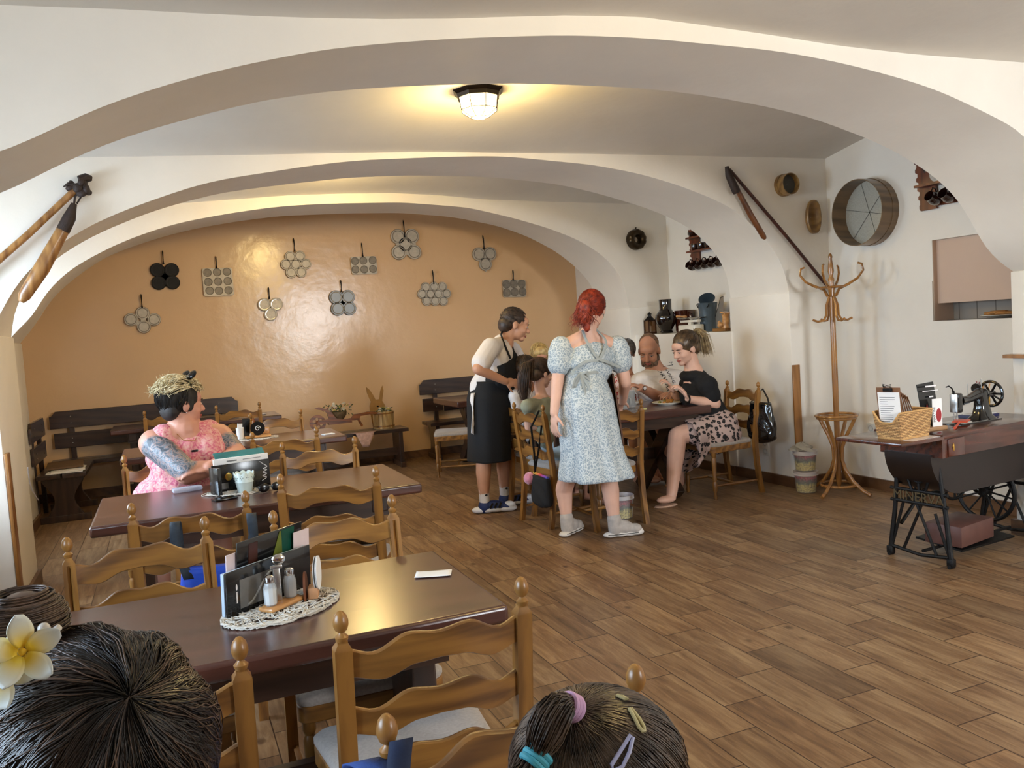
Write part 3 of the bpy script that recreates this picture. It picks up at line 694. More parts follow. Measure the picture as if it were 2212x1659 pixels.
pan('rectangular pan of six hollows, rightmost and above the waiter', [(1094,614),(1110,613),(1127,613),(1095,632),(1112,631),(1129,630)], 8.2, (1108,583), (1109,605), rect=[(1086,605),(1135,604),(1137,641),(1088,642)])
FW = wood('flail_wood', '6d4420', 'a97a45', 2, 1.2); LEATH = plain('old_leather', '2a1a14', .6, 0, .3, 30, .3)
def pA(x, y, d=.05): return ony(x, y, Y2F-d)
def thing_on(name, label, cat, p): return thing(name, label, cat, p)
def sticks(o, lst, t):
    for n, pts, rad, m_ in lst: obj(n, BM().tube([V(p)-V(o) for p in pts], rad, 12), m_, t)
o = pA(172, 400); t = thing('threshing_flail', 'pale wooden threshing flail hanging on the left of the middle arch', 'flail', o)
sticks(o, [('handle', [pA(-60, 612), pA(60, 507), pA(165, 408)], [.021, .02, .02], FW), ('beater', [pA(45, 652, .07), pA(52, 640, .07), pA(90, 580, .07), pA(142, 486, .07), pA(150, 468, .07)], [.016, .034, .043, .034, .025], FW),
           ('leather_sleeve', [pA(136, 498, .075), pA(150, 470, .08), pA(160, 440, .075)], [.038, .036, .016], LEATH),
           ('strap', [pA(160, 442), pA(162, 425), pA(172, 408), pA(180, 393)], [.006, .006, .01, .012], LEATH), ('strap', [pA(166, 440), pA(178, 420), pA(182, 402)], .005, LEATH)], t)
B = BM(); random.seed(3)
for k in range(12): B.ell(V((random.uniform(-.05, .05), random.uniform(-.03, .02), random.uniform(-.05, .05))), (random.uniform(.015, .035), .02, random.uniform(.015, .03)), Euler((random.random()*3, random.random()*3, 0)), 8)
B.tube([(-.03, 0, 0), (-.06, -.01, .005), (-.085, 0, -.01)], [.014, .01, .004], 8).tube([(0, -.03, .03), (.04, -.02, .045), (.06, 0, .04)], [.02, .022, .018], 8)
obj('binding', B, LEATH, t)
o = pA(1578, 370); t = thing('threshing_flail', 'dark threshing flail on the right of the middle arch, pole reaching behind the coat rack', 'flail', o)
DKW = wood('flail_dark', '2a120c', '4a2318', 2)
sticks(o, [('handle', [pA(1576, 366), pA(1620, 418), pA(1700, 512), pA(1805, 640)], [.012, .014, .014, .014], DKW), ('beater', [pA(1590, 405), pA(1622, 465), pA(1650, 512), pA(1653, 516)], [.02, .024, .022, .012], FW and wood('flail_mid', '4a2a17', '6f4223', 2)),
           ('leather_sleeve', [pA(1570, 360, .06), pA(1574, 378, .07), pA(1590, 412, .07), pA(1592, 416, .07)], [.016, .028, .034, .03], LEATH)], t)
# drum sieves
def drum(name, label, c, axis, r, d, m_, spokes=0, disc_at=.8, dm=None):
    t = thing(name, label, 'sieve', c)
    mt = Matrix.Rotation(R(90), 4, 'X') if axis == 'y' else Matrix.Rotation(R(-90), 4, 'Y')
    obj('rim', BM().lathe([(r, 0), (r, d), (r-.006, d), (r-.006, 0), (r, 0)], (0, 0, 0), 48, mt, cap=False), m_, t, ang=30)
    obj('rim_band', BM().lathe([(r+.004, 0), (r+.004, d*.35), (r+.0005, d*.35), (r+.0005, 0)], (0, 0, 0), 48, mt, cap=False), m_, t, ang=30)
    n_ = BM().lathe([(.001, d*(1-disc_at)), (r-.006, d*(1-disc_at)), (r-.006, d*(1-disc_at)-.002)], (0, 0, 0), 48, mt, cap=False)
    obj('mesh', n_, dm, t)
    if spokes:
        B = BM()
        for k in range(spokes):
            a = 2*PI*k/spokes+.3; e_ = mt @ V((r*.98*math.cos(a), r*.98*math.sin(a), d*(1-disc_at)+.006)); B.tube([mt @ V((0, 0, d*(1-disc_at)+.004)), e_], .0012, 6)
        obj('wire', B, 'cast', t)
    return t
GREYM = plain('sieve_mesh', 'a5a296', .6, .2, .1, 90)
BW1 = wood('sieve_rim', '5d4a35', '84694a', 0, .8); BW2 = wood('sieve_rim_pale', '6b4c28', '9c7845', 0, .8)
p = ony(1691, 401, Y2F); drum('drum_sieve', 'small round drum sieve high on the white wall', (p.x, Y2F, p.z), 'y', .088, .1, BW2, 0, .5, plain('sieve_dark_mesh', '4b4a44', .7))
p = onx(1884, 459, XR); drum('drum_sieve', 'big round sieve with wire spokes on the right wall', (XR, p.y, p.z), 'x', .262, .17, BW1, 6, .86, GREYM)
# oval dough trough
p = ony(1750, 470, Y2F); B = BM(); rows = []
for sx, yy in ((.75, 0), (1, -.03), (1, -.055), (.9, -.055), (.75, -.02), (.3, -.012), (.02, -.01)):
    rows.append([V((.072*sx*math.cos(a)*(abs(math.cos(a))**-.25 if abs(math.cos(a)) > .05 else 1), yy, .14*sx*math.sin(a))) for a in [2*PI*k/40 for k in range(40)]])
B.grid(rows, close=True)
tag(obj('dough_trough', B, BW2, None, (p.x, Y2F, p.z), ang=0), 'oval hollowed wooden trough hanging beside the corner', 'trough')
# jug racks
RW = wood('rack_wood', '4a2010', '6e3519', 2)
def jug(t_or_none, label, loc, r=.042, grp='brown jugs on the wall racks', rotx=0):
    t = thing('jug', label, 'jug', loc, 0, grp)
    mt = Matrix.Rotation(R(-68), 4, 'Y')
    obj('jug_body', BM().lathe([(r*.7, 0), (r*.98, .02), (r*1.05, .045), (r*.9, .075), (r*.8, .09), (r*.86, .097), (r*.8, .097), (r*.74, .088), (r*.8, .05), (r*.6, .01), (.001, .008)], seg=20, mt=mt, cap=False), 'brown', t, ang=60)
    hp = [mt @ V((x, 0, z)) for x, z in ((r*.85, .085), (r*1.5, .08), (r*1.6, .05), (r*1.0, .03))]
    obj('handle', BM().tube(hp, .006, 8), 'brown', t); return t
def rack(label, yL, zt, zb, L, shelves, rail, heart):
    t = thing('plate_rack', label, 'rack', (XR, yL, zb)); H = zt-zb; W = .19
    def side(s0):
        P = []; n = 7
        P.append((W, 0)); P.append((.055, 0))
        for i in range(n*2):
            z = H*(i+.5)/(n*2); base = .05-.05*(z/H); P.append((base+(.012 if i % 2 else -.004), z)); 
            P.append((base+(.012 if i % 2 else -.004), z+H/(n*3)))
        P.append((.04, H)); P.append((W, H+.03)); return P
    P = side(1); hl = None
    if heart:
        hz = H*.63; hl = [[(.1+.02*(math.sin(a)**3), hz+.021*(.8*math.cos(a)-.35*math.cos(2*a)-.15*math.cos(3*a)-.05*math.cos(4*a))*1.5) for a in [2*PI*k/20 for k in range(20)]]]
    def onwall(x, d): return Matrix.Translation((d, -x, 0)) @ Matrix.Rotation(R(-90), 4, 'Z')
    obj('side_board', BM().prism(P, .018, mt=onwall(0, -.03), holes=hl), RW, t, ang=20)
    P2 = [(-x, z) for x, z in P]; obj('side_board', BM().prism(P2[::-1], .018, mt=onwall(L, -.03), holes=None), RW, t, ang=20)
    for z in shelves: obj('shelf', BM().box((-.055, -L/2-.06, z-zb), (.11, L-.02, .018)), RW, t, smooth=False)
    obj('rail', BM().box((-.02, -L/2, rail-zb), (.018, L-.1, .085)), RW, t, smooth=False)
    return t
rack('carved plate rack with a heart cut-out, high on the right wall', 4.67, 2.66, 2.185, 1.0, [2.36], 2.245, True)
for k in range(3): jug(0, ['brown glazed jug hanging on the heart rack, nearest the heart board', 'brown glazed jug hanging in the middle of the heart rack', 'brown glazed jug at the arch end of the heart rack'][k], (XR-.045, 4.45-k*.115, 2.235), .045)
tag(obj('glass_plate', BM().lathe([(.001, 0), (.06, .002), (.075, .008), (.072, .01)], (0, 0, 0), 24, Matrix.Rotation(R(-80), 4, 'Y'), cap=False), plain('cut_glass', 'd9d6cf', .15, 0, .15, 60, alpha=.7), None, (XR-.04, 4.44, 2.445)), 'pressed glass plate standing on the heart rack shelf', 'plate')
tag(obj('glass_plate', BM().lathe([(.001, 0), (.05, .002), (.062, .008), (.06, .01)], (0, 0, 0), 24, Matrix.Rotation(R(-80), 4, 'Y'), cap=False), MC['cut_glass'], None, (XR-.04, 4.30, 2.43)), 'smaller glass plate beside the pressed glass plate', 'plate')
rk = onx(1490, 503, XR); rack('carved dark plate rack seen through the middle arch', rk.y, 2.44, 2.02, .85, [2.345, 2.2], 2.06, False)
for k in range(5): jug(0, 'dark jug hanging under the rack in the niche, %s' % ['leftmost', 'second from the left', 'third from the left', 'fourth from the left', 'at the arch edge'][k], (XR-.045, rk.y-.12-k*.115, 2.03), .042)
for k in range(3): 
    tag(obj('stoneware_cup', BM().lathe([(.03, 0), (.04, .02), (.038, .07), (.034, .07), (.032, .01), (.001, .008)], seg=18, cap=False), 'brown', None, (XR-.06, rk.y-.16-k*.12, 2.209), ang=60), 'brown cup on the middle shelf of the niche rack, %s' % ['left one', 'middle one', 'right one'][k], 'cup', 'brown cups on the niche rack')
tag(obj('stoneware_bowl', BM().lathe([(.025, 0), (.045, .02), (.055, .05), (.05, .05), (.03, .01), (.001, .008)], seg=20, cap=False), 'brown', None, (XR-.06, rk.y-.14, 2.354), ang=60), 'brown bowl on the top shelf of the niche rack', 'bowl')
# ring cake mould on the far arch wall
p = ony(1372, 518, Y3F); B = BM(); rot = Matrix.Rotation(R(90), 4, 'X'); rows = []
for j in range(14):
    ph = PI*j/13; rr = .073-.042*math.cos(ph); zz = .085*max(0, math.sin(ph))**.8
    rows.append([rot @ V(((rr*(1+.09*math.sin(ph)*abs(math.sin(5*a+.6*zz*10)))) * math.cos(a), (rr*(1+.09*math.sin(ph)*abs(math.sin(5*a+.6*zz*10))))*math.sin(a), zz)) for a in [2*PI*k/60 for k in range(60)]])
B.grid(rows, close=True).tube([rot @ V((.0, .112, .01)), rot @ V((.0, .13, .02)), rot @ V((.01, .135, .02)), rot @ V((.012, .12, .01))], .004, 6)
tag(obj('ring_cake_mould', B, plain('tinned_copper', '3d3122', .3, .8, .3, 14), None, (p.x, Y3F, p.z), ang=0), 'dark fluted ring cake mould hanging on the far arch wall', 'cake mould')
# ------------------------------------------------------------------ the niche shelf
SH = 1.354
def nich(x, y, X=5.05): p = onx(x, y, X); return (X, p.y, SH)
lx = nich(1405, 716, 5.0); t = thing('lantern', 'small rusty candle lantern with pointed roof on the niche ledge', 'lantern', lx); RU = plain('rusty_tin', '4a2d17', .5, .5, .3, 30)
obj('base', BM().box((0, 0, .012), (.105, .105, .024), bev=.004), RU, t); obj('roof', BM().lathe([(.07, .15), (.03, .19), (.022, .192), (.022, .215), (.035, .216), (.003, .24)], seg=4), 'cast', t, ang=20)
B = BM()
for sx in (-1, 1):
    for sy in (-1, 1): B.box((sx*.044, sy*.044, .087), (.012, .012, .13))
B.box((0, 0, .148), (.1, .1, .012)); obj('frame', B, RU, t, smooth=False)
obj('pane', BM().box((0, 0, .087), (.08, .08, .12)), plain('amber_glass', '8a5a2a', .1, 0, .2, alpha=.55), t, smooth=False)
obj('candle', BM().cyl((0, 0, .024), (0, 0, .09), .018), plain('wax', 'e9dfc8', .5), t); obj('handle', BM().tube([(0, .06*math.cos(a), .16+.04*math.sin(a)) for a in [PI*k/8 for k in range(9)]], .003, 6), 'cast', t)
tag(obj('stoneware_jar', BM().lathe([(.06, 0), (.075, .012), (.06, .03), (.105, .11), (.118, .16), (.11, .2), (.075, .24), (.065, .26), (.068, .35), (.07, .365), (.06, .365), (.055, .26), (.001, .24)], seg=32, cap=False), 'black_glaze', None, nich(1440, 716), ang=60), 'tall black glazed jar with a wide belly on the niche ledge', 'jar')
t = thing('cooking_pot', 'brown glazed pot behind the white scales', 'pot', nich(1480, 714, 5.22)); t.location.z = SH
obj('pot_body', BM().lathe([(.09, 0), (.1, .02), (.102, .22), (.107, .235), (.1, .235), (.095, .02), (.001, .01)], seg=30, cap=False), plain('brown_enamel', '4a1f12', .12, .2, .15, 6, coat=.7), t, ang=60)
obj('handle', BM().tube([(0, -.1, .2), (0, -.15, .19), (0, -.15, .12), (0, -.1, .1)], .008, 8), 'brown', t)
t = thing('kitchen_scales', 'old white kitchen balance scales with two dishes on the ledge', 'scales', nich(1493, 718, 4.97))
WE_ = plain('white_enamel', 'e4dfd2', .25, 0, .04)
obj('base', BM().box((0, 0, .04), (.12, .29, .08), bev=.012), WE_, t); obj('beam', BM().box((0, 0, .115), (.05, .3, .025), bev=.006).box((0, 0, .09), (.03, .05, .06)).tube([(0, -.01, .13), (0, .012, .145), (0, -.008, .155), (0, .005, .17)], .005, 6), WE_, t)
for s in (-1, 1): obj('scale_pan', BM().lathe([(.001, .135), (.06, .138), (.085, .15), (.082, .153), (.055, .142)], (0, s*.1, 0), 24, cap=False), 'steel', t)
tag(obj('wooden_spoon', BM().tube([(0, .24, .172), (0, .14, .166), (0, .08, .16)], [.014, .009, .016], 10), 'beech', None, nich(1493, 718, 4.97)), 'short wooden-handled scoop lying on the left scale dish', 'scoop')
t = thing('milk_can', 'grey enamel milk can with its lid leaning open', 'milk can', nich(1531, 713, 5.12)); GE = plain('grey_enamel', '52606a', .22, .1, .1, 8, coat=.5)
obj('can_body', BM().lathe([(.078, 0), (.08, .01), (.088, .2), (.1, .285), (.104, .29), (.098, .29), (.082, .2), (.07, .01), (.001, .008)], seg=30, cap=False), GE, t, ang=60)
obj('lid', BM().lathe([(.085, -.006), (.083, 0), (.05, .012), (.012, .014), (.014, .028), (.001, .03)], (.03, .05, .335), 26, Euler((R(-38), R(20), 0)).to_matrix().to_4x4()), GE, t)
obj('handle', BM().tube([(-.06, .1*math.cos(a), .28-.055*math.sin(a)) for a in [PI*k/10 for k in range(11)]], .005, 6), 'cast', t)
t = thing('metal_sheet', 'pointed grey metal sheet leaning in the right corner of the niche', 'metal sheet', nich(1560, 716, 5.15))
obj('sheet', BM().prism([(-.16, .03), (.04, .03), (.04, .34), (-.0, .33)], .004, mt=Matrix.Translation((0, 0, 0)) @ Matrix.Rotation(R(-90), 4, 'Z')), plain('grey_tin', '9b948a', .4, .6, .1), t, smooth=False)
obj('edge_strip', BM().tube([(.002, .16, .03), (.002, .0, .33), (.002, -.04, .34)], .004, 6), 'cast', t)
t = thing('wooden_ornament', 'small wooden figure group on a board at the right end of the ledge', 'ornament', nich(1562, 718, 4.97))
obj('board', BM().box((0, 0, .015), (.1, .2, .03), bev=.003), 'oak_y', t); obj('body', BM().lathe([(.03, .03), (.025, .06), (.035, .09), (.03, .13), (.04, .16), (.012, .17)], (0, -.05, 0), 14), 'beech', t)
obj('body', BM().ell((0, .03, .06), (.03, .04, .03)).ell((0, .055, .085), (.016, .016, .018)).cyl((0, .0, .03), (0, .05, .1), .007), 'beech', t)
obj('roof', BM().box((0, -.05, .175), (.07, .08, .012), rot=Euler((.2, 0, 0))), 'beech', t)
# plate with bread in the kitchen hatch
p = V((XR+.1, 4.1, 1.362)); t = thing('plate', 'white plate of bread slices in the kitchen hatch', 'plate', p)
obj('dish', BM().lathe([(.001, .006), (.07, .006), (.12, .02), (.122, .024), (.07, .012), (.001, .01)], seg=30, cap=False), 'plastrim' if 0 else WE_, t)
for k in range(3): tag(obj('bread_slice', BM().box((0, 0, 0), (.08, .11, .025), bev=.01), plain('bread', 'a9743c', .8, 0, .2, 40), None, (p.x-.01*k, p.y+.04-.045*k, p.z+.035+.006*(k % 2)), .4*k, sub=1), ['bread slice at the left of the white plate in the hatch', 'bread slice in the middle of the hatch plate', 'bread slice at the right of the hatch plate'][k], 'bread', 'bread slices on the hatch plate')
# switches, sockets, floating shelf, buckets
def socket(label, loc, rz):
    t = thing('power_socket', label, 'socket', loc, rz); obj('cover', BM().box((0, -.006, 0), (.08, .012, .15), bev=.004), WE_, t)
    for s in (-1, 1): obj('outlet', BM().lathe([(.001, -.004), (.02, -.004), (.022, .003), (.024, .003)], (0, -.014, s*.035), 18, Matrix.Rotation(R(90), 4, 'X'), cap=False), plain('outlet_grey', 'a7a39a', .5), t)
p = onx(1656, 966, 4.868); socket('white double socket low on the pillar by the black handbag', (4.868, p.y, p.z), R(-90))
p = onx(1884, 934, XR-.012); socket('small pale socket on the wall behind the wicker basket', (XR-.012, p.y, p.z), R(-90))
tag(obj('wall_shelf', BM().box((4.885, 3.3, 1.135), (.09, .68, .022)), CORN, None, smooth=False), 'short wooden shelf board at the right picture edge', 'shelf')
def popcorn(name):
    if name in MC: return MC[name]
    m, nt, b = newmat(name); tc = N(nt, 'ShaderNodeTexCoord'); vo = N(nt, 'ShaderNodeTexVoronoi', Scale=75.0); nt.links.new(tc.outputs['Object'], vo.inputs['Vector'])
    sp = N(nt, 'ShaderNodeSeparateXYZ'); nt.links.new(tc.outputs['Object'], sp.inputs[0]); ns = N(nt, 'ShaderNodeTexNoise', Scale=30.0); nt.links.new(tc.outputs['Object'], ns.inputs['Vector'])
    ad = N(nt, 'ShaderNodeMath', _operation='MULTIPLY_ADD'); ad.inputs[1].default_value = .05; nt.links.new(ns.outputs['Fac'], ad.inputs[0]); nt.links.new(sp.outputs[2], ad.inputs[2])
    mr = N(nt, 'ShaderNodeMapRange'); mr.inputs[1].default_value = .02; mr.inputs[2].default_value = .2; nt.links.new(ad.outputs[0], mr.inputs[0])
    r = ramp(nt, mr.outputs[0], [(0, S('e0cc7c')), (.38, S('d6c26c')), (.5, S('5f6a4c')), (.62, S('704c46')), (.75, S('b9454f')), (1, S('c9666a'))])
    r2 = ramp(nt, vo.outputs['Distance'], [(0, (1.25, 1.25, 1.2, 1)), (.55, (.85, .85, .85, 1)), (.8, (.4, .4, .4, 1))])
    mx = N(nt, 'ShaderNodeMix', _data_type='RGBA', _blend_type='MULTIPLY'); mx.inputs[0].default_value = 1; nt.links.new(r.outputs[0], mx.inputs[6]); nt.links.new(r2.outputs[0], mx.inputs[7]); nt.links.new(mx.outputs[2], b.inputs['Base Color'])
    bp = N(nt, 'ShaderNodeBump', Strength=1.0, Distance=.006, _invert=True); nt.links.new(vo.outputs['Distance'], bp.inputs['Height']); nt.links.new(bp.outputs[0], b.inputs['Normal']); b.inputs['Roughness'].default_value = .8
    MC[name] = m; return m
def bucket(label, loc, h=.19, r=.088, first=None, lid=False):
    t = thing('plastic_bucket', label, 'bucket', loc, 0, 'clear buckets of coloured popcorn')
    obj('tub', BM().lathe([(r*.9, 0), (r*.92, .004), (r*1.08, h), (r*1.06, h), (r*.9, .006), (.001, .005)], seg=36, cap=False), 'plast', t)
    obj('rim', BM().lathe([(r*1.08, h-.03), (r*1.14, h-.028), (r*1.14, h-.022), (r*1.1, h-.02), (r*1.12, h), (r*1.05, h+.002), (r*1.05, h-.03)], seg=36, cap=False), 'plastrim', t)
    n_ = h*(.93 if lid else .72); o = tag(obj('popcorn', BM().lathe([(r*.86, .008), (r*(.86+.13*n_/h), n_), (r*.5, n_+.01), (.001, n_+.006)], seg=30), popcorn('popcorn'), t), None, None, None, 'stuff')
    if lid: obj('lid', BM().lathe([(r*1.13, h-.005), (r*1.13, h+.004), (r*.9, h+.002), (.001, h+.002)], seg=36, cap=False), 'plastrim', t)
    return t
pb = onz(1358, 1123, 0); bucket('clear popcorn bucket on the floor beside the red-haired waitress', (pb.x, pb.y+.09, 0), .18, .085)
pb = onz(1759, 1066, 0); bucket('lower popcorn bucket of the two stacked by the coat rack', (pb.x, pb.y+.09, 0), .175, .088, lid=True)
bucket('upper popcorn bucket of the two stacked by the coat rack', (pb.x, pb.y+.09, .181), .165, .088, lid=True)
B = BM(); random.seed(5)
rows = []
for j in range(9):
    v = j/8; rows.append([V(((.085*(1-v)**.6+.004)*(1+.25*math.sin(3*a+j)+.12*math.sin(7*a+2*j))*math.cos(a), (.085*(1-v)**.6+.004)*(1+.25*math.sin(3*a+j)+.1*math.sin(8*a-j))*math.sin(a), .006+.06*v+.008*math.sin(5*a+j))) for a in [2*PI*k/26 for k in range(26)]])
tag(obj('plastic_bag', B.grid(rows, close=True), plain('thin_film', 'b9b4a8', .3, 0, .1, alpha=.8), None, (pb.x-.03, pb.y+.09, .35), ang=0), 'crumpled grey plastic bag on top of the stacked popcorn buckets', 'bag')
# ================================================================== THINGS ON THE TABLES
TZ = .77
def curve_(pts, n):
    P = [V(p) for p in pts]; P = [P[0]*2-P[1]]+P+[P[-1]*2-P[-2]]; out = []; m = len(P)-3
    for i in range(n):
        u = m*i/(n-1); j = min(int(u), m-1); t = u-j; a, b, c, d = P[j:j+4]; out.append(.5*((2*b)+(c-a)*t+(2*a-5*b+4*c-d)*t*t+(3*b-a-3*c+d)*t**3))
    return out
def strands(B, cx, cy, rx, ry, n, z0, z1, rot=0, rr=.0011, seed=1, rmin=.2):
    rnd = random.Random(seed); c, s_ = math.cos(rot), math.sin(rot)
    for k in range(n):
        a = rnd.random()*2*PI; q = rnd.uniform(rmin, .97); ln = rnd.uniform(.5, 1.5); pts = []
        for i in range(7):
            aa = a+ln*i/6; qq = min(1, q+.12*math.sin(i*1.3+k)); x, y = rx*qq*math.cos(aa), ry*qq*math.sin(aa)
            pts.append((cx+x*c-y*s_, cy+x*s_+y*c, z0+(z1-z0)*(.5+.5*math.sin(i*2.1+k*1.7))))
        B.tube(pts, rr, 5)
    return B
STRAW = plain('pale_straw', 'd3ccc0', .7, 0, .15, 40)
B = strands(BM(), 0, 0, .175, .125, 170, .002, .010, R(30), .0015); strands(B, 0, 0, .175, .125, 60, .002, .01, R(30), .0016, 5, .9)
tag(obj('placemat', B, STRAW, None, (.242, 2.352, TZ)), 'oval pale straw mat on the front table', 'placemat')
B = strands(BM(), 0, 0, .19, .13, 120, .002, .008, 0, .0016, 3)
tag(obj('placemat', B, STRAW, None, (.30, 4.42, TZ)), 'oval pale straw mat under the white lace pot', 'placemat')
tag(obj('placemat', strands(BM(), 0, 0, .17, .13, 120, .002, .006, 0, .0015, 9), STRAW, None, (.62, 6.85, TZ)), 'straw mat under the wooden tray on the third table', 'placemat')
# -- menus (thin bound sheets) standing in a holder
def sheet_mat(name, stops_img, base='0e0e10'):
    """dark glossy cover with a soft printed picture"""
    if name in MC: return MC[name]
    m, nt, b = newmat(name); tc = N(nt, 'ShaderNodeTexCoord'); n1 = N(nt, 'ShaderNodeTexNoise', Scale=stops_img[0], Detail=3.0); nt.links.new(tc.outputs['Object'], n1.inputs['Vector'])
    r = ramp(nt, n1.outputs['Fac'], [(p, S(c)) for p, c in stops_img[1]]); nt.links.new(r.outputs[0], b.inputs['Base Color']); b.inputs['Roughness'].default_value = .2; MC[name] = m; return m
DKM = plain('menu_black', '121214', .18, 0, .1, 3, coat=.4)
COV = sheet_mat('menu_cover', (14, [(.42, '151212'), (.5, '3a2019'), (.56, '141718'), (.64, '0f3d2d'), (.72, '5d6b20')]))
def menu(label, p0, p1, h, mat_, th=.004, tilt=0, cat='menu', name='menu_card', grp=None):
    """rectangle standing on the edge p0-p1"""
    a, b = V(p0), V(p1); d = b-a; an = math.atan2(d.y, d.x)
    B = BM().box((d.length/2, 0, h/2), (d.length, th, h), bev=.0008)
    o = obj(name, B, mat_, None, a); o.rotation_euler = Euler((tilt, 0, an)); return tag(o, label, cat, grp)
m1 = menu('tall black menu with a green and brown cover, rearmost on the front table', (.125, 2.405, TZ+.012), (.325, 2.575, TZ+.012), .182, DKM, .005, .12)
obj('green_print', BM().box((.2, -.0034, .13), (.055, .0006, .095)), plain('print_green', '12493a', .25, 0, .3, 20), m1, smooth=False); obj('olive_print', BM().prism([(.13, .085), (.18, .085), (.172, .176), (.165, .176)], .0008, mt=Matrix.Translation((0, -.0042, 0))), plain('print_olive', '66702a', .3, 0, .3, 25), m1, smooth=False); obj('red_brown_print', BM().box((.06, -.0034, .12), (.035, .0006, .1)), plain('print_redbrown', '3f2018', .3, 0, .5, 18), m1, smooth=False)
menu('pale pink paper slip sticking out at the right end of the front menus', (.30, 2.53, TZ+.012), (.352, 2.572, TZ+.012), .158, plain('pink_paper', 'd8c6c8', .7), .003, .08, 'paper', 'paper_slip_upright'); menu('pale pink paper slip sticking out at the left end of the front menus', (.1, 2.385, TZ+.012), (.13, 2.41, TZ+.012), .155, MC['pink_paper'], .003, .08, 'paper', 'paper_slip_upright')
m2 = menu('low black menu in front with a grey picture of tableware', (.095, 2.33, TZ+.006), (.345, 2.515, TZ+.006), .125, DKM, .006, .06)
menu('thick blue-white menu block standing behind the low black menu', (.088, 2.347, TZ+.006), (.335, 2.53, TZ+.006), .12, plain('menu_block', 'b9c8d6', .5), .012, .06, 'menu')
GP = plain('printed_grey', '6d6b68', .3, 0, .3, 12)
obj('printed_picture', BM().box((.1, -.0036, .055), (.11, .0006, .08)), GP, m2, smooth=False)
B = BM(); P = [(.07+.09*i/10, .02+.07*(1-math.cos(PI*i/10))/2) for i in range(11)]
B.tube([(x, -.0042, z) for x, z in P], .003, 6); obj('printed_curve', B, plain('pr_light', 'a5a5a2', .3), m2)
obj('cover_mark', BM().ell((.034, -.0042, .078), (.003, .0008, .009), seg=10).box((.034, -.0042, .05), (.004, .0006, .032)), 'white', m2)
# condiment tray
t = thing('condiment_tray', 'small curved wooden tray holding salt, pepper and toothpicks', 'tray', (.243, 2.352, TZ+.008), R(38))
obj('tray', BM().box((0, 0, .008), (.13, .055, .016), bev=.007), 'beech', t, sub=1)
tz = TZ+.024; ca, sa = math.cos(R(38)), math.sin(R(38))
def onTray(x, y=0): return (.243+x*ca-y*sa, 2.352+x*sa+y*ca, tz)
def shaker(label, loc, fill, lidc='chrome'):
    t = thing('shaker', label, 'shaker', loc)
    obj('bottle', BM().lathe([(.014, 0), (.0175, .004), (.018, .045), (.014, .06), (.012, .066)], seg=10), plain('shaker_glass', 'cfd2d3', .08, 0, .02, alpha=.45), t, ang=20)
    obj('contents', BM().lathe([(.0125, .002), (.015, .006), (.0155, .042), (.001, .044)], seg=10), fill, t)
    obj('cap', BM().lathe([(.0125, .062), (.0135, .064), (.0135, .078), (.009, .082), (.001, .083)], seg=20), lidc, t); return t
shaker('glass salt shaker full of white salt on the wooden tray', onTray(-.04), plain('salt', 'f2f0ec', .9))
shaker('glass pepper shaker on the wooden tray, right of the salt', onTray(.035), plain('pepper', '6b5140', .9))
t = thing('toothpick_holder', 'tall metal clip holder between salt and pepper shakers', 'holder', onTray(0, .012)); obj('holder_body', BM().box((0, 0, .045), (.02, .014, .09), bev=.003).box((0, 0, .093), (.034, .01, .012), bev=.003), 'steel', t)
t = thing('spoon', 'steel ladle-like spoon standing behind the pepper shaker', 'spoon', onTray(.02, .022)); obj('bowl', BM().ell((0, 0, .108), (.019, .006, .016)), 'chrome', t); obj('stem', BM().cyl((0, 0, 0), (0, 0, .1), .003), 'chrome', t)
# coaster holder
t = thing('coaster_holder', 'half-round wooden holder for beer mats, right of the salt tray', 'holder', (.335, 2.385, TZ+.008), R(75))
obj('base', BM().box((0, 0, .016), (.05, .028, .032), bev=.003), plain('pale_wood', 'c99468', .5, 0, .15, 20), t)
obj('side', BM().prism([(-.035, 0), (.035, 0)]+[(.035*math.cos(a), .02+.055*math.sin(a)) for a in [PI*k/12 for k in range(0, 13)]], .006, mt=Matrix.Translation((0, .018, 0))), plain('side_wood', '7a4426', .45, 0, .2, 20), t)
for k in range(4):
    o = obj('beer_mat', BM().lathe([(.047, 0), (.047, .0016), (.001, .0016)], (0, 0, 0), 36, Matrix.Rotation(R(90), 4, 'X')), ['paper', plain('mat_grey', '4b4a48', .6), 'paper', 'paper'][k], None, (.345+.0028*k, 2.39, TZ+.075), R(72), ang=50)
    tag(o, 'round beer mats upright in the wooden holder on the front table', 'beer mat', 'beer mats in the holder')
# white card on the table
rows = [[V((x, y, .004+.01*abs(x*8)**2*.4+.006*(y*10)**2*.3)) for x in [-.055+.11*i/10 for i in range(11)]] for y in [-.032+.064*j/6 for j in range(7)]]
tag(obj('paper_slip', BM().grid(rows), 'paper', None, (.7, 2.415, TZ), R(-22), solid=.0006), 'curled white paper slip alone on the front table', 'paper')
